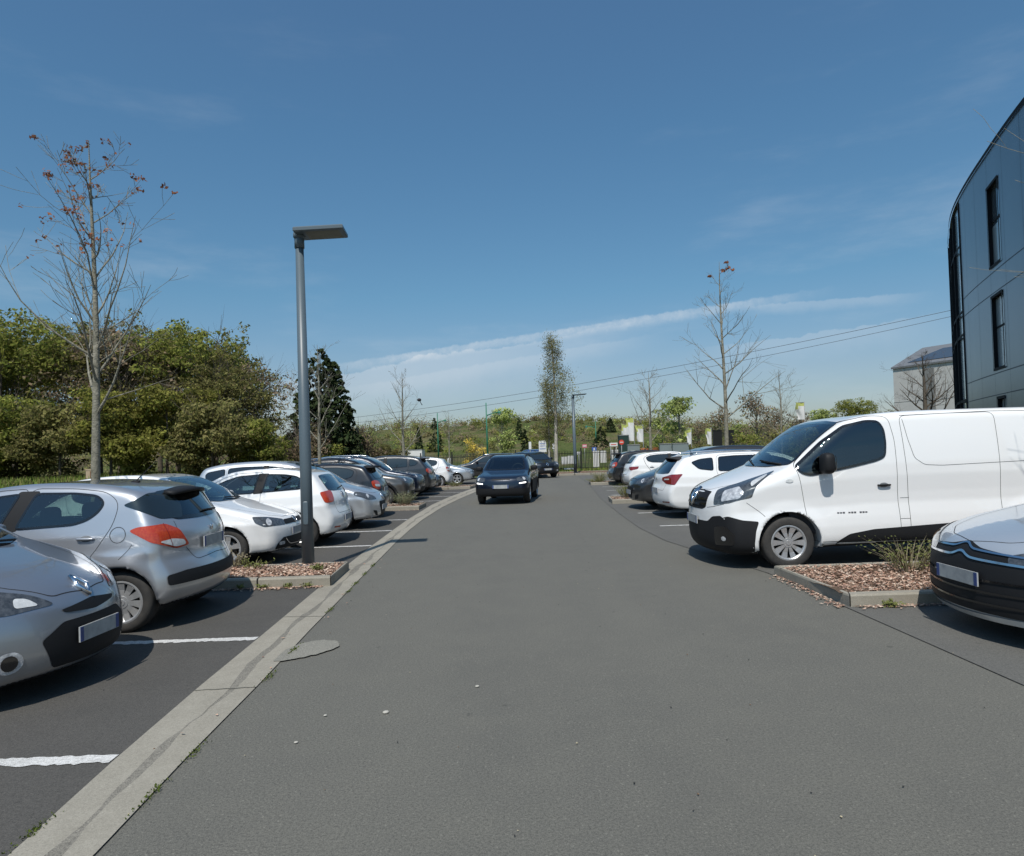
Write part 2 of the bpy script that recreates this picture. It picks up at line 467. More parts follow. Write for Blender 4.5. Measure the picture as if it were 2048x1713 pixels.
# ---- car materials
def paint(name, col, metal=0.0, rough=.38, coat=1.0):
    key = 'paint_' + name
    if key in MATS: return MATS[key]
    M = mat(key, col, rough, metal, coat)
    t = M.node_tree; b = t.nodes['Principled BSDF']; o = t.nodes['Material Output']
    # road film: slightly duller and browner low down on the panels, in patches
    c = t.nodes.new('ShaderNodeTexCoord'); sp = t.nodes.new('ShaderNodeSeparateXYZ'); t.links.new(c.outputs['Object'], sp.inputs[0])
    r = t.nodes.new('ShaderNodeMapRange'); r.inputs[1].default_value = .55; r.inputs[2].default_value = .15; t.links.new(sp.outputs['Z'], r.inputs[0])
    n = t.nodes.new('ShaderNodeTexNoise'); n.inputs['Scale'].default_value = 5; n.inputs['Detail'].default_value = 6; t.links.new(c.outputs['Object'], n.inputs['Vector'])
    mu = t.nodes.new('ShaderNodeMath'); mu.operation = 'MULTIPLY'; t.links.new(r.outputs[0], mu.inputs[0]); t.links.new(n.outputs['Fac'], mu.inputs[1])
    mu2 = t.nodes.new('ShaderNodeMath'); mu2.operation = 'MULTIPLY'; mu2.inputs[1].default_value = .55; t.links.new(mu.outputs[0], mu2.inputs[0])
    x = t.nodes.new('ShaderNodeMix'); x.data_type = 'RGBA'; t.links.new(mu2.outputs[0], x.inputs['Factor'])
    x.inputs['A'].default_value = (*col, 1); x.inputs['B'].default_value = (.16, .145, .12, 1); t.links.new(x.outputs['Result'], b.inputs['Base Color'])
    # trimmed inner side of the shell
    g = t.nodes.new('ShaderNodeNewGeometry'); d = t.nodes.new('ShaderNodeBsdfDiffuse'); d.inputs['Color'].default_value = (.05, .05, .052, 1)
    ms = t.nodes.new('ShaderNodeMixShader'); t.links.new(g.outputs['Backfacing'], ms.inputs[0]); t.links.new(b.outputs[0], ms.inputs[1]); t.links.new(d.outputs[0], ms.inputs[2])
    t.links.new(ms.outputs[0], o.inputs['Surface'])
    return M
def glassmat(name, tint, refl=1.0):
    if name in MATS: return MATS[name]
    M = bpy.data.materials.new(name); M.use_nodes = True; t = M.node_tree; t.nodes.clear()
    o = t.nodes.new('ShaderNodeOutputMaterial'); tr = t.nodes.new('ShaderNodeBsdfTransparent'); tr.inputs[0].default_value = (*tint, 1)
    gl = t.nodes.new('ShaderNodeBsdfGlossy'); gl.inputs['Roughness'].default_value = .015; gl.inputs['Color'].default_value = (.9, .95, 1, 1)
    fr = t.nodes.new('ShaderNodeFresnel'); fr.inputs['IOR'].default_value = 1.6
    ad = t.nodes.new('ShaderNodeMath'); ad.operation = 'MULTIPLY_ADD'; ad.inputs[1].default_value = 1.15 * refl; ad.inputs[2].default_value = .05; ad.use_clamp = True
    ms = t.nodes.new('ShaderNodeMixShader'); t.links.new(fr.outputs[0], ad.inputs[0]); t.links.new(ad.outputs[0], ms.inputs[0])
    t.links.new(tr.outputs[0], ms.inputs[1]); t.links.new(gl.outputs[0], ms.inputs[2]); t.links.new(ms.outputs[0], o.inputs[0])
    MATS[name] = M; return M
BLK = mat('black_plastic', (.013, .0135, .015), .6, spec=.25, bump=(220, .25, .002))
GLB = mat('gloss_black', (.008, .008, .009), .12, coat=.6)
RUB = mat('rubber', (.028, .027, .026), .82, noise=(14, .5, (.06, .055, .048)), bump=(90, .4, .004))
SEAM = mat('panel_gap', (.012, .012, .013), .8)
HUB = mat('hubcap_silver', (.50, .51, .52), .32, metal=.55, noise=(9, .35, (.28, .26, .23)))
DARKIN = mat('interior_cloth', (.035, .036, .04), .9, bump=(300, .3, .002))
DASH = mat('dashboard_grey', (.028, .028, .03), .7)
CHROME = mat('chrome', (.72, .73, .75), .12, metal=1.0)
REFL = mat('reflector', (.78, .79, .80), .22, metal=.25, coat=1.0, noise=(16, .7, (.16, .17, .19)), bump=(24, .3, .02))
HEADL = mat('headlight_housing', (.045, .05, .055), .10, metal=.3, coat=1.0, noise=(26, .45, (.22, .23, .24)))
REDL = mat('red_lens', (.40, .030, .008), .14, coat=1.0, noise=(45, .8, (.52, .075, .016)), bump=(60, .3, .01))
REDD = mat('dark_red_lens', (.16, .008, .008), .14, coat=1.0, noise=(50, .5, (.34, .03, .02)))
ORL = mat('amber_lens', (.62, .10, .015), .2, coat=1.0)
CLEARL = mat('clear_lens', (.70, .71, .70), .2, metal=.1, coat=1.0, noise=(30, .5, (.35, .36, .37)))
PLATE = mat('number_plate', (.42, .43, .42), .5, noise=(11, .8, (.26, .27, .28)))
PLATEB = mat('number_plate_blue', (.03, .06, .20), .45)
WSG = glassmat('windscreen_glass', (.62, .74, .70)); TINT = glassmat('side_glass', (.42, .54, .50)); PRIV = glassmat('privacy_glass', (.10, .11, .12))
DGL = mat('dark_glass', (.012, .018, .02), .03, spec=.9, coat=.5)
LAMPON = mat('daytime_lamp', (.9, .9, .9), .2, emit=((1, .98, .92), 1.6))
MULTI = {'red': REDL, 'darkred': REDD, 'amber': ORL, 'clear': CLEARL, 'black': BLK, 'gloss': GLB, 'head': HEADL, 'refl': REFL, 'chrome': CHROME, 'seam': SEAM, 'on': LAMPON, 'plate': PLATE, 'blue': PLATEB}

WHEELS = {}
def wheel_meshes(r_, w, rim, style):
    key = (round(r_, 3), w, rim, style)
    if key in WHEELS: return WHEELS[key]
    n_ = 40
    T = MB(); T.lathe([(rim - .01, -w / 2 + .012), (rim + .02, -w / 2 + .003), (r_ - .045, -w / 2), (r_ - .018, -w / 2 + .010), (r_ - .004, -w / 2 + .03), (r_, 0), (r_ - .004, w / 2 - .03),
                       (r_ - .018, w / 2 - .010), (r_ - .045, w / 2), (rim + .02, w / 2 - .003), (rim - .01, w / 2 - .012), (rim - .012, w / 2 - .05)], n_, 'y')
    tyre = T.mesh('tyre', [RUB])
    Hb = MB()                                             # brake disc and dark inside of the wheel
    Hb.lathe([(rim - .012, w / 2 - .09), (0.001, w / 2 - .085)], n_, 'y'); Hb.lathe([(rim - .012, -w / 2 + .03), (rim - .012, w / 2 - .03)], n_, 'y')
    Hb.lathe([(0.001, w / 2 - .075), (.13, w / 2 - .075), (.13, w / 2 - .09)], 24, 'y', mi=1)
    hub = Hb.mesh('wheel', [SEAM, mat('brake_disc', (.12, .11, .10), .4, metal=.6)])
    Rm = MB(); y1 = w / 2 - .006
    kind, ns, sw = style
    Rm.lathe([(rim + .006, y1 - .02), (rim + .004, y1), (rim - .012, y1 + .002), (rim - .026, y1 - .008), (rim - .03, y1 - .03)], n_, 'y')
    Rm.lathe([(.001, y1 - .004), (.03, y1 - .004), (.034, y1 - .010), (.060, y1 - .012), (.070, y1 - .03)], 24, 'y', mi=1 if kind == 'alloy2' else 0)
    for k_ in range(ns):
        a = 2 * math.pi * (k_ + .5) / ns; ra = .05; rb = rim - .02
        wa, wb_ = sw
        for (r1, r2, ww1, ww2, ya, yb) in ((ra, (ra + rb) / 2, wa, (wa + wb_) / 2, y1 - .016, y1 - .020), ((ra + rb) / 2, rb, (wa + wb_) / 2, wb_, y1 - .020, y1 - .006)):
            P = []
            for (rr, ww, yy) in ((r1, ww1, ya), (r2, ww2, yb)):
                for sgn in (-1, 1):
                    for dy in (0, -.022):
                        rx, rt = rr, sgn * ww / 2
                        P.append((rx * math.cos(a) - rt * math.sin(a), yy + dy, rx * math.sin(a) + rt * math.cos(a)))
            Rm.add(P, [(0, 4, 6, 2)[::-1], (0, 1, 5, 4)[::-1], (2, 6, 7, 3)[::-1]], 0)
            Rm.add(P, [(0, 4, 6, 2), (0, 1, 5, 4), (2, 6, 7, 3)], 0) if False else None
    rm = Rm.mesh('rim', [HUB if kind != 'alloy2' else mat('alloy', (.55, .56, .58), .25, metal=.9), CHROME], smoothf=False)
    WHEELS[key] = (tyre, hub, rm); return WHEELS[key]

def mir(pts): return [(p[0], -p[1], p[2]) for p in pts]
def car(S, label, ref, X, Y, yaw, h=.03, seethru=False, name='parked_car', cat='car', group=None):
    """S: everything measured from the front bumper backwards (s), from the middle line (y, left +) and up (z)"""
    L = S['L']; ox = S['fo'] + S['wb'] / 2
    cy, sy = math.cos(R(yaw)), math.sin(R(yaw))
    dx = -ox if ref == 'front' else L - ox
    root = thing(name, label, cat, (X + cy * dx, Y + sy * dx, S.get('z0', 0)), R(yaw), group)
    B = Body(S, h).mesh()
    loc = lambda V: np.c_[ox - np.asarray(V, float)[:, 0], -np.asarray(V, float)[:, 1] * -1, np.asarray(V, float)[:, 2]]
    # (s -> x is a mirror image, so faces are turned round)
    def emit(nm, parts, mats, parent=root, smoothf=True, **tags):
        mb = MB()
        for q in parts:
            (V, F), mi_ = q
            if len(V): mb.add(loc(V), [f[::-1] for f in F], mi_)
        if not mb.v: return None
        return link(nm, make_mesh(nm, np.concatenate(mb.v), mb.f, mats, mb.m, smoothf), parent, **tags)
    P_ = S['paint']; fc, fn = B.fc, B.fn; s_, y_, z_ = fc.T
    # material of each face of the shell
    mats = [P_, BLK, SEAM, S.get('roof_paint', P_)]
    mi = np.zeros(len(fc), int)
    under = (fn[:, 2] < -.75) & (z_ < .45); mi[under] = 1
    for sw in (S['fo'], S['fo'] + S['wb']):
        dd = np.hypot(s_ - sw, z_ - S['rw']); mi[(dd < S['Ra'] - .001) & (np.abs(y_) > .4)] = 2
    if S.get('clad'):
        zc = S['clad']; low_ = (z_ < zc)
        for sw in (S['fo'], S['fo'] + S['wb']): low_ |= (np.hypot(s_ - sw, z_ - S['rw']) < S['Ra'] + .07)
        mi[low_ & (mi == 0)] = 1
    if S.get('black_zone'):
        bz = S['black_zone']; mi[(s_ < bz[0]) & (z_ < bz[1]) & (mi == 0)] = 1
    if 'roof_paint' in S: mi[(z_ > S['roof_z']) & (fn[:, 2] > .3) & (s_ > S['roof_s'])] = 3
    keep = np.ones(len(fc), bool)
    # openings under the glass
    GL = []   # (name, pts, dir, glass material, frit width)
    for g_ in S['side_glass']:
        pts, gm = g_[0], g_[1]
        for sg in (1, -1): GL.append(('window', [(p[0], sg * .8, p[1]) for p in pts], (0, -sg, 0), gm, g_[2] if len(g_) > 2 else .022))
    half = S['ws']; GL.append(('windscreen', [(0, y, z) for y, z in half] + [(0, -y, z) for y, z in half[::-1]], (1, 0, 0), WSG, .035))
    if S.get('rwin'):
        half = S['rwin']; GL.append(('rear_window', [(L, y, z) for y, z in half] + [(L, -y, z) for y, z in half[::-1]], (-1, 0, 0), S.get('rglass', TINT), .035))
    if seethru:
        for nm, pts, d, gm, fw in GL:
            if gm is DGL: continue
            D, e1, e2 = B.basis(d); P, _ = B.uv(pts, d); Lp = offset_poly(B.loop(P, 2, .04), fw * .45)
            u = fc @ np.array(e1); v = fc @ np.array(e2)
            hole = inpoly(u, v, Lp) & ((fn @ np.array(D)) < -.08) & ((fc @ np.array(D)) < (1.9 if nm == 'windscreen' else (0 if nm == 'window' else -L * .5)) + (1.4 if nm == 'windscreen' else 0))
            keep &= ~hole
    # split the shell into panels
    piece = np.zeros(len(fc), int); names = ['body']; wdr = []
    inz = lambda poly: inpoly(s_, z_, poly)
    for k_, poly in enumerate(S['doors']):
        for sg in (1, -1):
            names.append('door'); piece[inz(poly) & (y_ * sg > .35) & (np.abs(fn[:, 1]) > .45) & (mi != 2)] = len(names) - 1
    hs = S['hood']; names.append('bonnet'); piece[inpoly(s_, np.abs(y_), hs) & (fn[:, 2] > .35) & (z_ > .55)] = len(names) - 1
    fb = S['fbump']; names.append('front_bumper'); piece[(z_ < fb[1]) & (s_ < fb[0]) & (mi != 2)] = len(names) - 1
    rb = S['rbump']; names.append('rear_bumper'); piece[(z_ < rb[1]) & (s_ > L - rb[0]) & (mi != 2)] = len(names) - 1
    if S.get('gate'):
        names.append('tailgate'); piece[inpoly(np.abs(y_), z_, S['gate']) & (fn[:, 0] > .25) & (s_ > L - 1.0)] = len(names) - 1
    objs = []
    for k_, nm in enumerate(names):
        q = np.where((piece == k_) & keep)[0]
        if len(q) == 0: objs.append(None); continue
        Fq = B.F[q]; u_, inv = np.unique(Fq, return_inverse=True); Fq = inv.reshape(Fq.shape)
        V = loc(B.V[u_]); vn = B.vn[u_] * np.array([-1, 1, 1])
        me = make_mesh(nm, V, Fq[:, ::-1], mats, mi[q], True, vn); objs.append(link(nm, me, root))
    doors = [o for o, n2 in zip(objs, names) if n2 == 'door']
    # glass
    for gi, (nm, pts, d, gm, fw) in enumerate(GL):
        g = DGL if not seethru else gm
        fr = B.ring(pts, d, fw, S.get('goff', .0055)); gl = B.patch(pts, d, S.get('goff', .0055) - .0008, shrink=fw * .8)
        o = emit(nm, [(gl, 0), (fr, 1)], [g, GLB])
    for k_, poly in enumerate(S.get('black_side', [])):
        for sg in (1, -1): emit('side_trim', [(B.patch([(p[0], sg * .8, p[1]) for p in poly], (0, -sg, 0), .0022, 1), 0)], [BLK])
    for poly in S.get('black_front', []): emit('bumper_trim', [(B.patch([(0, y, z) for y, z in poly] + [(0, -y, z) for y, z in poly[::-1]], (1, 0, 0), .0024, 1), 0)], [BLK])
    # rolled lips of the wheel arches
    for sw in (S['fo'], S['fo'] + S['wb']):
        for sg in (1, -1):
            pts = []
            for t in np.linspace(R(-25), R(205), 34):
                a_, b_ = sw + S['Ra'] * math.cos(t), S['rw'] + S['Ra'] * math.sin(t)
                if b_ < S.get('lipz', .2): continue
                e_ = 1.012; hit = B.bvh.ray_cast(Vector((sw + (a_ - sw) * (1 + .022 / S['Ra']), sg * 3, S['rw'] + (b_ - S['rw']) * (1 + .022 / S['Ra']))), Vector((0, -sg, 0)))[0]
                if hit: pts.append((ox - a_, hit.y - sg * .009, b_))
            mb = MB()
            if len(pts) > 3 and h > .027: mb.tube(pts, .010 if h < .031 else .018, 8); mb.obj('wheel_arch_lip', [BLK if S.get('clad') else P_], root)
    # panel gaps
    seams = []; wS = .0055 if h < .031 else .013
    for poly in S['doors']:
        for sg in (1, -1): seams.append((B.ribbon([(p[0], sg * .8, p[1]) for p in poly] + [(poly[0][0], sg * .8, poly[0][1])], (0, -sg, 0), wS, rnd=2), 0))
    for ln in S.get('side_lines', []):
        for sg in (1, -1): seams.append((B.ribbon([(p[0], sg * .8, p[1]) for p in ln], (0, -sg, 0), wS, rnd=1), 0))
    hp = [(p[0], p[1], 1.0) for p in hs if p[1] > 0.001 or True]
    for sg in (1, -1): seams.append((B.ribbon([(p[0], sg * p[1], 1.2) for p in S['hood_line']], (0, 0, -1), wS), 0))
    for ln in S.get('rear_lines', []):
        for sg in (1, -1): seams.append((B.ribbon([(L, sg * p[0], p[1]) for p in ln], (-1, 0, 0), wS), 0))
    for ln in S.get('front_lines', []):
        for sg in (1, -1): seams.append((B.ribbon([(0, sg * p[0], p[1]) for p in ln], (1, 0, 0), wS), 0))
    emit('panel_gaps', seams, [SEAM])
    # lamps and trim: (name, pts3, dir, material key, offset, round, mirrored)
    def deco(items, parent_default=root):
        made = {}
        for it in items:
            nm, pts, d, mk, off = it[:5]; rnd = it[5] if len(it) > 5 else 2; both = it[6] if len(it) > 6 else True; sub = it[7] if len(it) > 7 else None
            for sg in ((1, -1) if both else (1,)):
                Pp = pts if sg > 0 else mir(pts); dd = (d[0], d[1] * sg, d[2])
                m_ = MULTI[mk] if isinstance(mk, str) else mk
                o = emit(nm, [(B.patch(Pp, dd, off, rnd), 0)], [m_], parent=made.get((sub, sg), made.get((sub, 1), parent_default)))
                made[(nm, sg)] = o
        return made
    deco(S['deco'])
    for rl in S.get('ribbons', []):     # (name, pts3, dir, width, material, offset, mirrored)
        nm, pts, d, w_, mk, off, both = rl
        for sg in ((1, -1) if both else (1,)):
            Pp = pts if sg > 0 else mir(pts); dd = (d[0], d[1] * sg, d[2])
            emit(nm, [(B.ribbon(Pp, dd, w_, off, rnd=1), 0)], [MULTI[mk] if isinstance(mk, str) else mk])
    # wheels
    ty, hb, rm = wheel_meshes(S['rw'], S.get('tw', .195), S['rim'], S['style'])
    for sw in (S['fo'], S['fo'] + S['wb']):
        for sg in (1, -1):
            yy = sg * (B.hw - S.get('tw', .195) / 2 - S.get('inset', .035))
            w0 = link('wheel', hb, root); w0.location = (ox - sw, yy, S['rw']); w0.rotation_euler = (0, 0.3 * sw, 0 if sg > 0 else math.pi)
            link('tyre', ty, w0); link('rim', rm, w0)
    # mirrors
    if 'mirror' in S:
        ms, mz, md = S['mirror']
        for sg in (1, -1):
            mb = MB(); W_ = float(B.width(np.array([ms]), np.array([mz]))[0])
            mb.sell((ox - ms - .01, sg * (W_ + .02 + md[1] / 2), mz + .03), md, 3.2, 16, 12, mi=0)
            mb.sell((ox - ms - .01 - md[0] * .40, sg * (W_ + .02 + md[1] / 2), mz + .03), (md[0] * .3, md[1] * .86, md[2] * .8), 4, 12, 8, mi=2)
            mb.sell((ox - ms, sg * (W_ + .01), mz - md[2] * .25), (.10, .12, .05), 2.5, 10, 8, mi=1)
            mb.obj('wing_mirror', [S.get('mirror_mat', P_), BLK, DGL], root)
    # door handles
    for (hs_, hz_, hm) in S.get('handles', []):
        for sg in (1, -1):
            W_ = float(B.width(np.array([hs_]), np.array([hz_]))[0]); mb = MB()
            mb.sell((ox - hs_, sg * (W_ + .022), hz_), (.17, .028, .026), 3, 14, 8, mi=0)
            for q in (-.07, .07): mb.sell((ox - hs_ + q, sg * (W_ + .008), hz_), (.03, .04, .022), 3, 8, 6, mi=0)
            mb.obj('handle', [hm], root)
            emit('handle_cup_shade', [(B.patch([(hs_ + .06 * math.cos(a), sg * .8, hz_ + .032 * math.sin(a)) for a in np.linspace(0, 2 * math.pi, 10)[:-1]], (0, -sg, 0), .001, 1), 0)],
                 [mat('cup_shadow_grey', (.20, .21, .22), .5) if S.get('light_cup') else BLK])  # flat patch painting the shade of the hollow behind the handle
    # plates
    for (end, zc, wv, yc) in S.get('plates', []):
        d = (1, 0, 0) if end == 'f' else (-1, 0, 0)
        hit = B.bvh.ray_cast(Vector((-2 if end == 'f' else L + 2, yc, zc)), Vector(d))[0]
        sx = hit.x if hit else 0
        mb = MB(); ex = ox - sx + (.012 if end == 'f' else -.012); hh_ = .055 if wv > .3 else .08
        mb.box((ex, yc, zc), (.012, wv, hh_ * 2), mi=0)
        for q in (-1, 1): mb.box((ex + (.002 if end == 'f' else -.002), yc + q * (wv / 2 - .02), zc), (.012, .036, hh_ * 2 - .006), mi=1)
        mb.obj('number_plate', [PLATE, PLATEB], root, smoothf=False)
    if S.get('antenna'):
        sa, za = S['antenna']; mb = MB()
        mb.sell((ox - sa, 0, za + .005), (.10, .05, .03), 2.5, 12, 8); mb.tube([(ox - sa, 0, za + .01), (ox - sa - .22, 0, za + .22)] if S.get('ant_back', True) else [(ox - sa, 0, za), (ox - sa - .1, 0, za + .3)], [.006, .003], 6)
        mb.obj('antenna', [BLK], root)
    if S.get('rails'):
        a, b = S['rails']; mb = MB()
        for sg in (1, -1):
            pts = []
            for q in np.linspace(0, 1, 12):
                ss = a + (b - a) * q; hit = B.bvh.ray_cast(Vector((ss, sg * (B.hw - .27), 4)), Vector((0, 0, -1)))[0]
                if hit: pts.append((ox - ss, sg * (B.hw - .27), hit.z + (.045 if 0 < q < 1 else -.005)))
            mb.tube(pts, .016, 8)
        mb.obj('roof_rails', [S.get('rail_mat', CHROME)], root)
    if S.get('spoiler'):
        a, b, z1, hw_, sm = S['spoiler']; mb = MB()
        n_ = 12; V = []
        for i in range(n_ + 1):
            y = -hw_ + 2 * hw_ * i / n_; dz = -.03 * (abs(y) / hw_) ** 2; cv = .10 * (abs(y) / hw_) ** 2
            V += [(ox - a, y, z1 + dz + .02), (ox - b + cv, y, z1 + dz - .005), (ox - b + cv, y, z1 + dz - .035), (ox - a, y, z1 + dz - .03)]
        F = []
        for i in range(n_):
            for j in range(4):
                F.append((i * 4 + j, i * 4 + (j + 1) % 4, i * 4 + 4 + (j + 1) % 4, i * 4 + 4 + j))
        F += [(0, 3, 2, 1), tuple(n_ * 4 + j for j in range(4))]
        mb.add(V, F); mb.obj('roof_spoiler', [sm], root)
    if S.get('emblem'):
        for (kind, end, y0, z0, sz) in S['emblem']:
            d = Vector((1, 0, 0) if end == 'f' else (-1, 0, 0)); k2 = 1 if end == 'f' else -1
            def at(y, z, lift=.012):
                hit, nn, _i, _d = B.bvh.ray_cast(Vector((-2 if end == 'f' else L + 2, y, z)), d)
                if hit is None: return (0, y, z)
                p = hit + nn * lift; return (ox - p.x, p.y, p.z)
            mb = MB(); r1 = sz * .09
            if kind == 'diamond':
                pts = [(0, 1), (.36, .5), (.70, 0), (.36, -.5), (0, -1), (-.36, -.5), (-.70, 0), (-.36, .5), (0, 1)]
                mb.tube([at(y0 + k2 * a * sz / 2, z0 + b * sz / 2) for a, b in pts], r1 * 1.3, 6)
            elif kind == 'round':
                mb.tube([at(y0 + math.cos(q) * sz / 2, z0 + math.sin(q) * sz / 2) for q in np.linspace(0, 2 * math.pi, 25)], r1 * .8, 6)
                for ln in ([(-.28, .40), (0, -.02), (.28, .40)], [(-.44, .18), (-.20, -.42), (0, -.05), (.20, -.42), (.44, .18)]):
                    mb.tube([at(y0 + a * sz, z0 + b * sz) for a, b in ln], r1 * .6, 5)
            elif kind == 'blob':
                c = at(y0, z0); mb.sell(c, (.02, sz * .8, sz), 2.2, 10, 8)
            mb.obj('badge', [CHROME], root)
    if S.get('wiper'):
        mb = MB()
        for (pts, end) in S['wiper']:
            q = []
            for (y, z) in pts:
                hit, nn, _i, _d = B.bvh.ray_cast(Vector((-2 if end == 'f' else L + 2, y, z)), Vector((1 if end == 'f' else -1, 0, 0)))
                if hit: p = hit + nn * .025; q.append((ox - p.x, p.y, p.z))
            if len(q) > 1: mb.tube(q, .011, 6)
        mb.obj('wiper', [BLK], root)
    if S.get('letters'):
        mb = MB()
        for (ls, lz, n_, wl, hl) in S['letters']:
            rr = random.Random(5)
            for i in range(n_):
                if i in (3, 7): continue
                W_ = float(B.width(np.array([ls + i * wl]), np.array([lz]))[0])
                mb.box((ox - ls - i * wl, B.hw * 0 + W_ + .002, lz), (wl * .72, .006, hl * rr.choice((1, .8)))); mb.box((ox - ls - i * wl, -W_ - .002, lz), (wl * .72, .006, hl))
        mb.obj('model_badge', [mat('badge_grey', (.10, .10, .11), .4)], root, smoothf=False)
    # cabin
    if seethru:
        a, b, zb, fl = S['cabin']; w_ = B.hw - .13
        mb = MB(); mb.box((ox - (a + b) / 2, 0, fl), (b - a, 2 * w_, .03))
        for sg in (1, -1): mb.box((ox - (a + b) / 2, sg * w_, (fl + zb) / 2), (b - a, .03, zb - fl - .03))
        mb.box((ox - b + .02, 0, (fl + zb) / 2 - .04), (.04, 2 * w_, zb - fl - .1))
        mb.obj('cabin_lining', [DARKIN], root, smoothf=False)
        mb = MB(); dz = S['ws'][0][1]
        mb.sell((ox - a - .36, 0, dz - .13), (.62, 2 * w_ - .04, .16), 4, 18, 10)
        mb.obj('dashboard', [DASH], root)
        st = S['seats'][0]; mb = MB()
        q = [(ox - st + .52 + .06 * math.sin(t), .36 + .19 * math.cos(t), dz + .02 + .17 * math.sin(t)) for t in np.linspace(0, 2 * math.pi, 21)]
        mb.tube(q, .016, 6); mb.tube([(ox - st + .52, .36, dz + .02), (ox - st + .75, .36, dz - .06)], .035, 8); mb.obj('steering_wheel', [DASH], root)
        for k_, ss in enumerate(S['seats']):
            zt = S['seat_top']
            for yy in ((.36, -.36) if k_ == 0 else (0,)):
                mb = MB(); ww = .50 if k_ == 0 else 2 * w_ - .08
                mb.sell((ox - ss - .02, yy, (zt + .45) / 2 - .08), (.17, ww, zt - .38), 3.5, 14, 10, ry=-.22)
                mb.sell((ox - ss + .25, yy, .46), (.50, ww, .16), 3.5, 14, 8)
                for hy in ((0,) if k_ == 0 else (-.36, .36)):
                    mb.sell((ox - ss - .115, yy + hy, zt + .02), (.11, .27, .19), 3, 12, 10)
                mb.obj('seat', [DARKIN], root)
    return root

def scaled(T, L, H, W_, **over):
    """a template stretched to a length, height and width"""
    import copy
    S = copy.copy(T); a, b, c = L / T['L'], H / T['H'], W_ / T['W']
    s2 = lambda P: [(p[0] * a, p[1] * b) for p in P]; yz = lambda P: [(p[0] * c, p[1] * b) for p in P]; p3 = lambda P: [(p[0] * a, p[1] * c, p[2] * b) for p in P]
    S.update(L=L, H=H, W=W_, prof=s2(T['prof']), belt=s2(T['belt']), fo=T['fo'] * a, wb=T['wb'] * a,
             side_glass=[(s2(g[0]),) + tuple(g[1:]) for g in T['side_glass']], ws=yz(T['ws']), rwin=yz(T['rwin']) if T.get('rwin') else None,
             doors=[s2(d) for d in T['doors']], hood=[(p[0] * a, p[1] * c) for p in T['hood']], hood_line=[(p[0] * a, p[1] * c) for p in T['hood_line']],
             rear_lines=[yz(l) for l in T.get('rear_lines', [])], front_lines=[yz(l) for l in T.get('front_lines', [])], side_lines=[s2(l) for l in T.get('side_lines', [])],
             gate=yz(T['gate']) if T.get('gate') else None, fbump=(T['fbump'][0] * a, T['fbump'][1] * b), rbump=(T['rbump'][0] * a, T['rbump'][1] * b),
             bow=[(p[0] * a, p[1]) for p in T['bow']], handles=[(h_[0] * a, h_[1] * b, h_[2]) for h_ in T.get('handles', [])],
             deco=[(d[0], p3(d[1])) + tuple(d[2:]) for d in T['deco']], ribbons=[(r_[0], p3(r_[1])) + tuple(r_[2:]) for r_ in T.get('ribbons', [])],
             plates=[(p[0], p[1] * b, p[2], p[3]) for p in T['plates']], mirror=(T['mirror'][0] * a, T['mirror'][1] * b, T['mirror'][2]),
             cabin=(T['cabin'][0] * a, T['cabin'][1] * a, T['cabin'][2] * b, T['cabin'][3] * b), seats=[q * a for q in T['seats']], seat_top=T['seat_top'] * b)
    S['black_side'] = [s2(l) for l in T.get('black_side', [])]; S['black_front'] = [yz(l) for l in T.get('black_front', [])]
    if T.get('rails'): S['rails'] = (T['rails'][0] * a, T['rails'][1] * a)
    if T.get('wiper'): S['wiper'] = [(yz(w[0]), w[1]) for w in T['wiper']]
    S.update(over); return S
def disc(s0, y0, z0, ru, rz, n_=12, axis='f'):
    if axis == 'f': return [(s0, y0 + ru * math.cos(t), z0 + rz * math.sin(t)) for t in np.linspace(0, 2 * math.pi, n_ + 1)[:-1]]
    return [(s0 + ru * math.cos(t), y0, z0 + rz * math.sin(t)) for t in np.linspace(0, 2 * math.pi, n_ + 1)[:-1]]
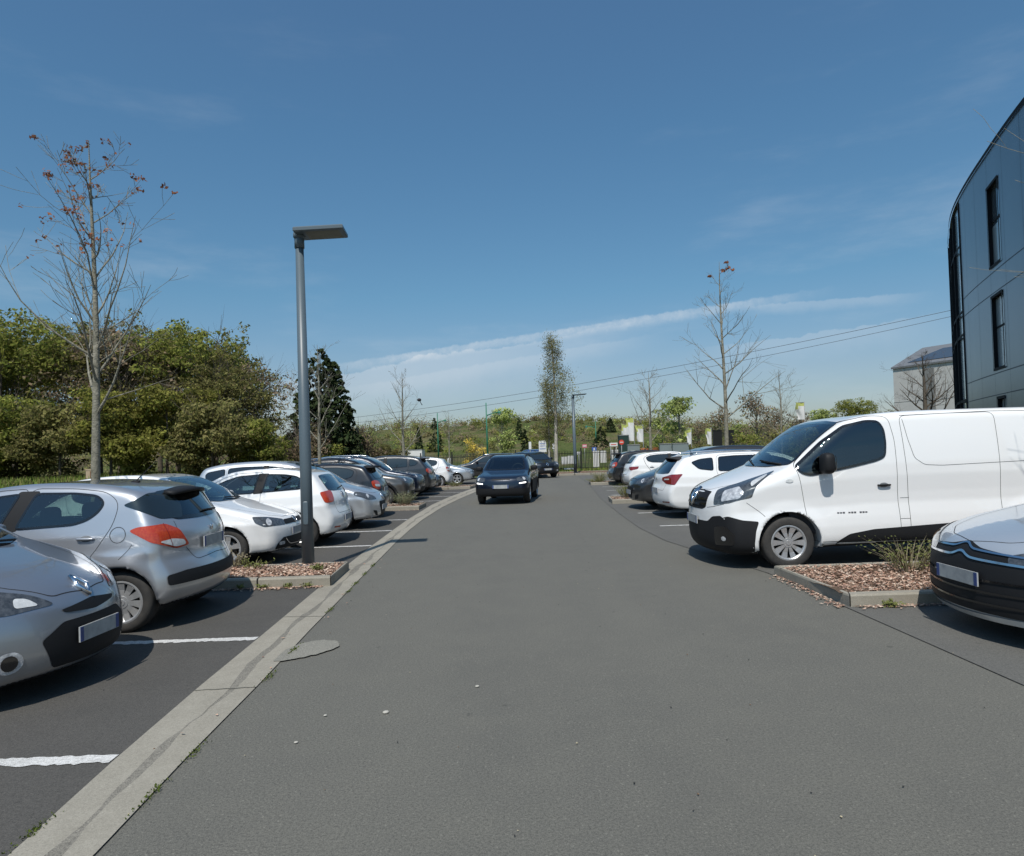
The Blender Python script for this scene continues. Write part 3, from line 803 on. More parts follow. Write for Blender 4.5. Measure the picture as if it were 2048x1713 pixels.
# ------------------------------------------------------------------ vehicle shapes (s back from the front bumper, y left, z up)
SQ = ([0, .15, .25, .38, .52, .72, .78, .92, 1.0], [-.15, -.10, -.045, -.022, -.018, 0, -.014, -.030, -.055])
FQ, RQ = (1, -.85, -.15), (-1, -.9, 0)
HATCH = dict(L=4.0, H=1.46, W=1.70, wb=2.50, fo=.82, rw=.302, Ra=.345, rim=.205, sq=SQ, tum=.30, k=.085, plan=(.8, .20, .6, .12),
    prof=[(.10, .20), (.02, .26), (0, .36), (0, .50), (.02, .60), (.07, .69), (.18, .76), (.45, .84), (.80, .915), (1.08, .985), (1.16, 1.02), (1.45, 1.20), (1.75, 1.35), (2.0, 1.425), (2.35, 1.46),
          (2.75, 1.458), (3.15, 1.425), (3.45, 1.37), (3.58, 1.32), (3.72, 1.16), (3.86, .98), (3.92, .86), (3.93, .72), (3.97, .62), (4.0, .52), (3.99, .36), (3.93, .25), (3.80, .20), (3.0, .17), (1.0, .17)],
    belt=[(.5, .90), (1.2, .93), (2.0, .955), (3.0, 1.0), (3.7, 1.05)], bow=[(0, .26), (.5, .22), (1.1, .12), (1.7, .10), (2.3, 0), (3.2, 0), (3.6, -.12), (4.0, -.16)],
    side_glass=[([(1.38, .985), (1.62, 1.13), (1.86, 1.26), (2.12, 1.345), (2.37, 1.365), (2.37, 1.01)], TINT), ([(2.45, 1.365), (2.85, 1.355), (3.12, 1.32), (3.28, 1.25), (3.22, 1.10), (3.05, 1.045), (2.45, 1.015)], TINT)],
    black_side=[[(2.34, 1.0), (2.34, 1.375), (2.48, 1.375), (2.48, 1.0)]],
    ws=[(.35, .995), (.64, 1.02), (.52, 1.385), (.3, 1.40)], rwin=[(.3, 1.01), (.57, 1.03), (.50, 1.30), (.25, 1.315)],
    doors=[[(1.30, .32), (1.22, .6), (1.27, .97), (1.6, 1.17), (1.85, 1.31), (2.1, 1.39), (2.41, 1.405), (2.41, .32)], [(2.42, .32), (2.42, 1.405), (2.9, 1.39), (3.2, 1.34), (3.36, 1.24), (3.30, 1.0), (3.13, .74), (2.97, .58), (2.9, .32)]],
    hood=[(.12, 0), (.12, .35), (.3, .55), (.6, .62), (1.12, .66), (1.12, 0)], hood_line=[(.13, 0), (.14, .3), (.28, .52), (.55, .60), (1.02, .66)],
    fbump=(.50, .60), rbump=(.42, .60), gate=[(0, .60), (.50, .60), (.56, .85), (.60, 1.02), (.52, 1.34), (0, 1.36)], rear_lines=[[(0, .60), (.46, .60), (.56, .84), (.60, .98)]],
    side_lines=[], handles=[(2.22, .84, None), (3.08, .88, None)], plates=[('f', .44, .52, 0), ('r', .74, .52, 0)], mirror=(1.50, 1.02, (.12, .20, .14)),
    cabin=(1.15, 3.65, .92, .30), seats=[2.30, 3.10], seat_top=1.10, wiper=[([(.45, 1.0), (.15, 1.02), (-.1, 1.03)], 'f'), ([(0, 1.04), (-.35, 1.06)], 'r')],
    style=('hub', 9, (.045, .085)), paint=None,
    deco=[('headlight', [(.10, .40, .60), (.13, .40, .70), (.32, .58, .79), (.62, .74, .84), (.58, .78, .76), (.25, .66, .63)], FQ, 'head', .004),
          ('reflector', disc(.30, .60, .71, .075, .06), FQ, 'refl', .007, 1, True, 'headlight'),
          ('tail_light', [(3.94, .50, .78), (3.92, .50, .95), (3.78, .62, 1.0), (3.62, .72, .98), (3.68, .74, .82), (3.88, .64, .74)], RQ, 'red', .005),
          ('clear_band', [(3.92, .54, .82), (3.90, .54, .88), (3.74, .70, .90), (3.76, .71, .84)], RQ, 'clear', .008, 1, True, 'tail_light'),
          ('grille', [(0, .38, .57), (0, .36, .66), (0, -.36, .66), (0, -.38, .57)], (1, 0, 0), 'black', .004, 1, False),
          ('air_intake', [(0, .52, .25), (0, .42, .40), (0, -.42, .40), (0, -.52, .25)], (1, 0, 0), 'black', .004, 2, False),
          ('fog_light', disc(.08, .62, .36, .055, .05), (1, -.3, 0), 'refl', .006, 1),
          ('third_brake_light', [(L_, .12, 1.345) for L_ in (3.5,)] + [(3.5, .12, 1.325), (3.5, -.12, 1.325), (3.5, -.12, 1.345)], (-1, 0, 0), 'darkred', .01, 0, False)])
SUV = dict(L=4.45, H=1.62, W=1.84, wb=2.68, fo=.92, rw=.345, Ra=.392, rim=.235, sq=SQ, tum=.26, k=.09, plan=(.8, .16, .6, .10), clad=.36, flare=.025, tw=.215,
    prof=[(.12, .26), (.03, .32), (0, .45), (0, .62), (.03, .78), (.10, .88), (.30, .95), (.75, 1.02), (1.10, 1.08), (1.20, 1.12), (1.50, 1.30), (1.82, 1.48), (2.1, 1.57), (2.5, 1.615), (3.0, 1.61), (3.5, 1.565),
          (3.85, 1.50), (3.98, 1.44), (4.15, 1.24), (4.30, 1.08), (4.36, .95), (4.37, .80), (4.43, .70), (4.45, .58), (4.43, .42), (4.36, .32), (4.2, .27), (3.3, .22), (1.1, .22)],
    belt=[(.5, .98), (1.3, 1.02), (2.3, 1.05), (3.5, 1.11), (4.1, 1.16)], bow=[(0, .24), (.5, .20), (1.1, .12), (1.7, .10), (2.3, 0), (3.5, 0), (3.9, -.10), (4.45, -.16)],
    side_glass=[([(1.42, 1.08), (1.66, 1.24), (1.92, 1.38), (2.2, 1.47), (2.5, 1.50), (2.5, 1.105)], TINT), ([(2.60, 1.50), (3.1, 1.495), (3.42, 1.465), (3.42, 1.15), (2.60, 1.12)], PRIV), ([(3.50, 1.45), (3.68, 1.42), (3.86, 1.30), (3.75, 1.20), (3.50, 1.165)], PRIV)],
    black_side=[[(2.47, 1.09), (2.47, 1.51), (2.63, 1.51), (2.63, 1.09)]],
    ws=[(.38, 1.10), (.70, 1.12), (.58, 1.53), (.3, 1.55)], rwin=[(.3, 1.10), (.64, 1.12), (.56, 1.41), (.25, 1.43)],
    doors=[[(1.42, .36), (1.34, .7), (1.36, 1.07), (1.66, 1.28), (1.92, 1.43), (2.2, 1.52), (2.55, 1.54), (2.55, .36)], [(2.56, .36), (2.56, 1.54), (3.1, 1.53), (3.45, 1.50), (3.47, 1.1), (3.32, .80), (3.16, .62), (3.1, .36)]],
    hood=[(.14, 0), (.14, .4), (.3, .62), (.6, .70), (1.15, .72), (1.15, 0)], hood_line=[(.14, 0), (.16, .35), (.30, .60), (.6, .68), (1.1, .72)],
    fbump=(.55, .72), rbump=(.45, .66), gate=[(0, .68), (.55, .68), (.62, .95), (.64, 1.1), (.58, 1.46), (0, 1.48)], rear_lines=[[(0, .68), (.52, .68), (.62, .95)]],
    handles=[(2.35, .94, None), (3.30, .99, None)], plates=[('f', .52, .52, 0), ('r', .84, .52, 0)], mirror=(1.60, 1.12, (.13, .22, .16)),
    cabin=(1.2, 4.0, 1.02, .36), seats=[2.45, 3.35], seat_top=1.22, style=('alloy2', 5, (.07, .10)), paint=None,
    deco=[('headlight', [(.10, .42, .74), (.13, .42, .84), (.30, .60, .92), (.60, .78, .96), (.58, .82, .88), (.25, .70, .76)], FQ, 'head', .004),
          ('reflector', disc(.30, .62, .84, .07, .055), FQ, 'refl', .007, 1, True, 'headlight'),
          ('tail_light', [(4.38, .48, .88), (4.36, .48, 1.02), (4.20, .70, 1.08), (4.05, .78, 1.06), (4.10, .82, .94), (4.30, .70, .86)], RQ, 'red', .005),
          ('grille', [(0, .40, .66), (0, .38, .84), (0, -.38, .84), (0, -.40, .66)], (1, 0, 0), 'gloss', .004, 1, False),
          ('air_intake', [(0, .58, .34), (0, .46, .48), (0, -.46, .48), (0, -.58, .34)], (1, 0, 0), 'black', .004, 2, False),
          ('fog_light', disc(.10, .66, .46, .06, .05), (1, -.3, 0), 'refl', .006, 1)])
MPV = dict(SUV); MPV.update(L=4.30, H=1.60, W=1.80, wb=2.70, fo=.86, rw=.315, Ra=.36, rim=.21, clad=None, flare=.015, tw=.20,
    prof=[(.10, .22), (.02, .28), (0, .40), (0, .55), (.03, .68), (.10, .78), (.30, .88), (.60, .96), (.85, 1.03), (.95, 1.07), (1.30, 1.27), (1.65, 1.44), (1.95, 1.54), (2.35, 1.595), (2.9, 1.60), (3.4, 1.57),
          (3.8, 1.50), (3.93, 1.45), (4.05, 1.25), (4.15, 1.05), (4.2, .9), (4.22, .75), (4.28, .65), (4.3, .52), (4.28, .36), (4.2, .26), (4.05, .22), (3.2, .18), (1.0, .18)],
    belt=[(.5, .94), (1.3, .98), (2.3, 1.02), (3.5, 1.05), (4.1, 1.08)], bow=[(0, .28), (.5, .22), (.95, .14), (1.6, .10), (2.3, 0), (3.5, 0), (3.9, -.10), (4.3, -.16)],
    side_glass=[([(1.25, 1.04), (1.5, 1.20), (1.8, 1.36), (2.1, 1.46), (2.42, 1.49), (2.42, 1.05)], TINT), ([(2.50, 1.49), (3.0, 1.485), (3.30, 1.46), (3.30, 1.07), (2.50, 1.055)], PRIV), ([(3.36, 1.455), (3.74, 1.39), (3.80, 1.33), (3.74, 1.12), (3.36, 1.075)], TINT)],
    black_side=[[(2.39, 1.04), (2.39, 1.5), (2.53, 1.5), (2.53, 1.04)]],
    ws=[(.38, 1.05), (.70, 1.08), (.58, 1.50), (.3, 1.53)],
    doors=[[(1.30, .34), (1.22, .7), (1.22, 1.03), (1.5, 1.24), (1.8, 1.41), (2.1, 1.51), (2.46, 1.53), (2.46, .34)], [(2.47, .34), (2.47, 1.53), (3.0, 1.52), (3.33, 1.49), (3.34, 1.0), (3.22, .74), (3.08, .58), (3.0, .34)]],
    hood=[(.14, 0), (.14, .4), (.3, .60), (.92, .68), (.92, 0)], hood_line=[(.14, 0), (.16, .35), (.30, .58), (.88, .68)],
    handles=[(2.28, .90, None), (3.20, .94, None)], plates=[('f', .42, .52, 0), ('r', .82, .52, 0)], mirror=(1.42, 1.08, (.13, .22, .16)), cabin=(1.0, 3.9, .98, .32), seats=[2.3, 3.2], seat_top=1.18,
    style=('alloy', 6, (.06, .08)),
    deco=[('headlight', [(.14, .42, .66), (.16, .44, .74), (.34, .62, .82), (.66, .78, .88), (.62, .82, .80), (.30, .70, .68)], FQ, 'head', .004),
          ('reflector', disc(.34, .62, .75, .08, .06), FQ, 'refl', .007, 1, True, 'headlight'),
          ('tail_light', [(4.18, .60, .86), (4.14, .62, 1.15), (4.0, .72, 1.18), (3.96, .80, 1.0), (4.02, .82, .86), (4.12, .76, .82)], RQ, 'red', .005),
          ('grille', [(0, .24, .30), (0, .40, .56), (0, .16, .60), (0, -.16, .60), (0, -.40, .56), (0, -.24, .30)], (1, 0, 0), 'black', .004, 1, False),
          ('air_intake', [(.05, .44, .28), (.05, .50, .40), (.05, .68, .42), (.05, .62, .30)], (1, -.3, 0), 'black', .004, 1)])
WAGON = dict(L=4.86, H=1.47, W=1.86, wb=2.84, fo=.92, rw=.325, Ra=.37, rim=.225, sq=SQ, tum=.32, k=.08, plan=(.8, .16, .6, .10), tw=.205,
    prof=[(.10, .20), (.02, .26), (0, .38), (0, .55), (.03, .66), (.10, .74), (.30, .81), (.75, .90), (1.15, .965), (1.25, 1.0), (1.60, 1.19), (1.95, 1.36), (2.2, 1.42), (2.6, 1.465), (3.2, 1.47), (3.9, 1.44), (4.3, 1.38),
          (4.42, 1.34), (4.60, 1.17), (4.72, 1.03), (4.78, .93), (4.79, .78), (4.84, .66), (4.86, .55), (4.85, .38), (4.78, .27), (4.6, .21), (3.7, .17), (1.1, .17)],
    belt=[(.5, .89), (1.3, .93), (2.3, .96), (3.5, .99), (4.5, 1.02)], bow=[(0, .24), (.5, .20), (1.2, .12), (1.8, .10), (2.4, 0), (4.0, 0), (4.4, -.12), (4.86, -.18)],
    side_glass=[([(1.52, .98), (1.78, 1.14), (2.05, 1.285), (2.3, 1.35), (2.65, 1.38), (2.65, 1.005)], TINT), ([(2.74, 1.385), (3.2, 1.385), (3.58, 1.365), (3.62, 1.045), (2.74, 1.015)], PRIV), ([(3.70, 1.355), (4.0, 1.33), (4.22, 1.26), (4.05, 1.10), (3.72, 1.055)], PRIV)],
    black_side=[[(2.62, 1.0), (2.62, 1.39), (2.77, 1.39), (2.77, 1.0)]],
    ws=[(.38, .98), (.70, 1.01), (.56, 1.39), (.3, 1.41)], rwin=[(.3, 1.0), (.62, 1.02), (.52, 1.31), (.25, 1.33)], rglass=PRIV,
    doors=[[(1.42, .32), (1.36, .6), (1.42, .97), (1.76, 1.18), (2.05, 1.33), (2.3, 1.395), (2.7, 1.42), (2.7, .32)], [(2.71, .32), (2.71, 1.42), (3.2, 1.42), (3.62, 1.40), (3.66, 1.0), (3.48, .76), (3.33, .60), (3.25, .32)]],
    hood=[(.14, 0), (.14, .4), (.3, .62), (.6, .68), (1.2, .72), (1.2, 0)], hood_line=[(.14, 0), (.16, .35), (.30, .60), (.6, .68), (1.15, .72)],
    fbump=(.5, .62), rbump=(.45, .60), gate=[(0, .66), (.56, .66), (.60, .85), (.64, 1.0), (.56, 1.36), (0, 1.38)], rear_lines=[[(0, .64), (.54, .64), (.60, .80), (.66, .98)]],
    handles=[(2.50, .86, None), (3.45, .90, None)], plates=[('f', .45, .52, 0), ('r', .62, .52, 0)], mirror=(1.68, 1.0, (.13, .20, .14)), cabin=(1.3, 4.5, .93, .30), seats=[2.6, 3.5], seat_top=1.12,
    style=('alloy2', 5, (.06, .10)), rails=(2.1, 4.2), paint=None,
    deco=[('headlight', [(.12, .40, .62), (.14, .42, .70), (.32, .60, .76), (.62, .80, .80), (.56, .82, .70), (.25, .70, .62)], FQ, 'head', .004),
          ('tail_light', [(4.80, .40, .87), (4.80, .40, .92), (4.62, .74, 1.0), (4.42, .88, 1.01), (4.50, .86, .88), (4.56, .84, .77), (4.74, .60, .79)], (-1, -1, 0), 'darkred', .005, 1),
          ('clear_band', [(4.78, .52, .87), (4.78, .52, .90), (4.66, .70, .91), (4.66, .70, .88)], RQ, 'clear', .008, 1, True, 'tail_light'),
          ('bumper_reflector', [(4.82, .50, .36), (4.82, .50, .39), (4.70, .78, .40), (4.70, .78, .37)], RQ, 'darkred', .005, 0),
          ('rear_valance', [(4.86, .70, .20), (4.86, .50, .31), (4.86, -.50, .31), (4.86, -.70, .20)], (-1, 0, 0), 'black', .004, 1, False),
          ('grille', [(0, .38, .52), (0, .36, .68), (0, -.36, .68), (0, -.38, .52)], (1, 0, 0), 'gloss', .004, 1, False),
          ('air_intake', [(0, .60, .25), (0, .50, .40), (0, -.50, .40), (0, -.60, .25)], (1, 0, 0), 'black', .004, 2, False)])
WHITE = paint('white', (.80, .80, .79), 0, .35)
SILVER = paint('silver', (.50, .51, .53), .72, .30)
SILVER2 = paint('light_silver', (.55, .57, .59), .62, .30)
BLACKP = paint('black', (.012, .012, .014), .2, .3)
NAVY = paint('navy', (.007, .012, .026), .30, .28)
DGREY = paint('dark_grey', (.045, .047, .05), .6, .30)
BRONZE = paint('warm_grey', (.13, .12, .11), .65, .32)
def fixh(S):
    S['handles'] = [(a, b, S['paint'] if c is None else c) for a, b, c in S['handles']]
    return S
# near silver hatchback seen from behind
c207 = scaled(HATCH, 4.03, 1.472, 1.75, paint=SILVER, fo=.83, wb=2.54, style=('hub', 11, (.040, .070)), light_cup=True, antenna=(3.12, 1.44), tum2=.30, k=.085, flare=.026,
    belt=[(.5, .90), (1.2, .94), (2.0, .97), (3.0, 1.03), (3.7, 1.07)],
    prof=[(.10, .20), (.02, .26), (0, .36), (0, .50), (.02, .60), (.07, .69), (.18, .76), (.45, .85), (.80, .94), (1.05, 1.00), (1.13, 1.04), (1.45, 1.23), (1.75, 1.37), (2.0, 1.435), (2.35, 1.472),
          (2.75, 1.47), (3.15, 1.44), (3.50, 1.385), (3.66, 1.33), (3.76, 1.18), (3.87, 1.02), (3.93, .90), (3.93, .72), (3.98, .62), (4.02, .52), (4.02, .38), (3.97, .27), (3.84, .22), (3.0, .18), (1.0, .18)],
    bow=[(0, .26), (.5, .22), (1.1, .12), (1.7, .10), (2.3, 0), (3.1, 0), (3.5, -.22), (4.03, -.26)],
    side_glass=[([(1.40, 1.01), (1.62, 1.15), (1.86, 1.28), (2.12, 1.36), (2.36, 1.385), (2.20, 1.02)], TINT), ([(2.50, 1.385), (2.9, 1.375), (3.12, 1.345), (3.20, 1.27), (3.16, 1.18), (3.06, 1.10), (2.92, 1.055), (2.35, 1.03)], TINT)],
    black_side=[[(2.17, 1.01), (2.33, 1.40), (2.54, 1.40), (2.38, 1.02)]],
    doors=[[(1.30, .32), (1.22, .6), (1.27, .99), (1.6, 1.18), (1.85, 1.33), (2.1, 1.41), (2.44, 1.425), (2.26, .95), (2.24, .32)], [(2.26, .32), (2.27, .95), (2.45, 1.425), (2.9, 1.41), (3.2, 1.37), (3.34, 1.26), (3.30, 1.04), (3.13, .78), (2.97, .60), (2.9, .32)]],
    rwin=[(.2, 1.05), (.52, 1.06), (.70, 1.22), (.50, 1.345), (.2, 1.36)], gate=[(0, .63), (.47, .63), (.50, .78), (.55, 1.0), (.60, 1.05), (.62, 1.34), (0, 1.39)], rear_lines=[[(0, .66), (.40, .64), (.50, .78)], [(.56, .98), (.55, 1.05)]],
    side_lines=[[(3.38, .72), (3.46, .80), (3.50, .86)]],
    plates=[('r', .80, .52, 0)], handles=[(2.10, .88, SILVER), (3.06, .93, SILVER)], spoiler=(3.60, 3.79, 1.365, .40, BLK), wiper=[([(0, 1.10), (-.40, 1.09)], 'r')],
    deco=[('tail_light', [(3.47, .85, .99), (3.55, .83, 1.025), (3.76, .70, 1.035), (3.87, .60, .97), (3.93, .51, .80), (3.82, .62, .78), (3.62, .80, .87)], RQ, 'red', .006, 1),
          ('clear_band', [(3.68, .76, .87), (3.80, .66, .885), (3.90, .57, .86), (3.91, .55, .81), (3.82, .64, .80)], RQ, 'clear', .009, 1, True, 'tail_light'),
          ('rear_quarter_glass', [(3.86, .50, 1.075), (3.70, .68, 1.085), (3.40, .80, 1.235), (3.56, .66, 1.335), (3.72, .44, 1.345), (3.80, .40, 1.2)], (-.75, -1, 0), DGL, .0062, 1),
          ('bumper_strip', [(4.0, .80, .44), (4.0, .80, .54), (4.0, .60, .56), (4.0, -.60, .56), (4.0, -.80, .54), (4.0, -.80, .44)], (-1, 0, 0), 'black', .010, 1, False),
          ('grille', [(0, .38, .57), (0, .36, .66), (0, -.36, .66), (0, -.38, .57)], (1, 0, 0), 'black', .004, 1, False),
          ('headlight', HATCH['deco'][0][1], FQ, 'head', .004)],
    ribbons=[('lens_gap', [(3.74, .71, 1.04), (3.80, .66, .79)], RQ, .006, 'darkred', .0105, True), ('fuel_flap_gap', [(3.36 + .075 * math.cos(t), .8, .955 + .075 * math.sin(t)) for t in np.linspace(0, 6.283, 21)], (0, -1, 0), .006, 'seam', .002, False)],
    emblem=[('blob', 'r', 0, .93, .07)])
# near silver hatchback seen from the front
clio = scaled(HATCH, 4.03, 1.49, 1.72, paint=paint('grey_silver', (.36, .38, .41), .75, .30), style=('hub', 9, (.045, .085)), plates=[('f', .415, .46, 0)],
    prof=[(.14, .15), (.03, .20), (0, .30), (0, .44), (.02, .56), (.06, .66), (.16, .77), (.40, .88), (.75, .97), (1.0, 1.03), (1.09, 1.07), (1.40, 1.24), (1.75, 1.40), (2.0, 1.46), (2.35, 1.49),
          (2.75, 1.487), (3.15, 1.45), (3.45, 1.39), (3.58, 1.34), (3.72, 1.18), (3.86, 1.0), (3.92, .86), (3.93, .72), (3.97, .62), (4.03, .52), (4.0, .36), (3.93, .25), (3.80, .20), (3.0, .17), (1.0, .17)],
    bow=[(0, .42), (.5, .34), (1.0, .16), (1.7, .10), (2.3, 0), (3.2, 0), (3.6, -.12), (4.0, -.16)], plan=(.9, .14, .6, .12),
    hood=[(.10, 0), (.14, .30), (.42, .54), (.8, .64), (1.06, .67), (1.06, 0)], hood_line=[(.09, 0), (.14, .30), (.34, .48), (.60, .60), (.95, .68)],
    deco=[('headlight', [(.18, .24, .625), (.28, .36, .72), (.55, .58, .80), (.80, .70, .84), (.80, .80, .78), (.60, .80, .66), (.34, .54, .60)], (1, -.8, -.4), 'head', .004),
          ('reflector', disc(.48, .58, .70, .12, .062), (1, -.8, -.4), 'refl', .007, 1, True, 'headlight'), ('bulb', disc(.46, .57, .70, .035, .028), (1, -.8, -.4), 'gloss', .011, 1, True, 'headlight'), ('side_light', [(.24, .34, .635), (.30, .38, .69), (.36, .44, .70), (.34, .46, .63)], (1, -.8, -.4), 'clear', .007, 1, True, 'headlight'),
          ('grille_slot', [(0, .26, .585), (0, .30, .61), (0, 0, .645), (0, -.30, .61), (0, -.26, .585), (0, 0, .56)], (1, 0, 0), 'black', .005, 1, False),
          ('air_intake', [(0, .38, .225), (0, .46, .43), (0, .30, .53), (0, -.30, .53), (0, -.46, .43), (0, -.38, .225)], (1, 0, 0), 'black', .005, 1, False),
          ('fog_surround', disc(.3, .58, .335, .10, .075), (1, -.55, 0), 'refl', .006, 1), ('fog_light', disc(.3, .58, .335, .06, .052), (1, -.55, 0), 'gloss', .012, 1, True, 'fog_surround'),
          ('tail_light', HATCH['deco'][2][1], RQ, 'red', .005)],
    emblem=[('diamond', 'f', 0, .73, .13)])
# white superminis
POLO = dict(HATCH); POLO.update(bow=[(0, .20), (.5, .18), (1.1, .12), (1.7, .10), (2.3, 0), (3.2, 0), (3.6, -.12), (4.0, -.16)],
    deco=[('headlight', [(.10, .36, .60), (.12, .36, .69), (.30, .56, .74), (.50, .74, .76), (.44, .76, .66), (.34, .70, .595)], FQ, 'head', .004, 1),
          ('reflector', disc(.30, .63, .665, .065, .055), FQ, 'refl', .007, 1, True, 'headlight'),
          ('grille', [(0, .40, .61), (0, .38, .685), (0, -.38, .685), (0, -.40, .61)], (1, 0, 0), 'black', .005, 1, False),
          ('air_intake', [(0, .66, .25), (0, .64, .33), (0, .50, .42), (0, -.50, .42), (0, -.64, .33), (0, -.66, .25)], (1, 0, 0), 'black', .005, 1, False),
          ('fog_light', [(.06, .46, .31), (.06, .46, .36), (.1, .60, .36), (.1, .60, .31)], (1, -.2, 0), 'refl', .009, 1, True, 'air_intake'),
          ('tail_light', [(3.90, .56, .84), (3.90, .55, 1.0), (3.86, .58, 1.03), (3.64, .74, 1.01), (3.64, .76, .98), (3.70, .75, .83), (3.74, .73, .81), (3.86, .60, .81)], RQ, 'red', .006, 1),
          ('bumper_reflector', [(3.98, .45, .33), (3.98, .45, .36), (3.9, .66, .37), (3.9, .66, .34)], RQ, 'red', .005, 0)],
    ribbons=[('intake_trim', [(0, .44, .40), (0, .38, .34), (0, .30, .30), (0, 0, .285), (0, -.30, .30), (0, -.38, .34), (0, -.44, .40)], (1, 0, 0), .012, 'chrome', .012, False)])
poloF = scaled(POLO, 3.97, 1.46, 1.70, paint=WHITE, plates=[('f', .50, .52, 0)], emblem=[('round', 'f', 0, .655, .10)], style=('alloy', 5, (.05, .09)))
poloR = scaled(POLO, 3.97, 1.46, 1.70, paint=WHITE, plates=[('r', .50, .52, 0)], emblem=[('round', 'r', 0, .92, .10)],
    side_glass=[([(1.38, .985), (1.62, 1.13), (1.86, 1.26), (2.12, 1.345), (2.52, 1.37), (2.44, 1.02)], TINT), ([(2.66, 1.37), (3.0, 1.355), (3.22, 1.315), (3.36, 1.22), (3.40, 1.14), (3.30, 1.07), (2.58, 1.03)], TINT)],
    black_side=[[(2.42, 1.01), (2.50, 1.38), (2.70, 1.38), (2.60, 1.02)]],
    doors=[[(1.30, .32), (1.22, .6), (1.27, .97), (1.6, 1.17), (1.85, 1.31), (2.1, 1.39), (2.60, 1.405), (2.56, .9), (2.60, .32)]], handles=[(2.38, .86, WHITE)])
scenic = scaled(MPV, 4.34, 1.60, 1.80, paint=SILVER2, plates=[('f', .46, .52, 0)], emblem=[('diamond', 'f', 0, .70, .12)],
    deco=MPV['deco'] and [('headlight', [(.16, .36, .64), (.24, .40, .72), (.42, .60, .80), (.62, .74, .84), (.60, .80, .76), (.34, .66, .64)], FQ, 'head', .004), ('reflector', disc(.36, .60, .73, .06, .05), FQ, 'refl', .007, 1, True, 'headlight'),
          ('grille', [(0, .20, .24), (0, .34, .52), (0, .34, .60), (0, -.34, .60), (0, -.34, .52), (0, -.20, .24)], (1, 0, 0), 'black', .005, 1, False),
          ('air_intake', [(.1, .40, .28), (.1, .48, .40), (.1, .66, .42), (.1, .52, .30)], (1, -.3, 0), 'black', .005, 1), ('fog_light', disc(.1, .68, .30, .05, .045), (1, -.4, 0), 'refl', .008, 1),
          ('tail_light', MPV['deco'][2][1], RQ, 'red', .005)])
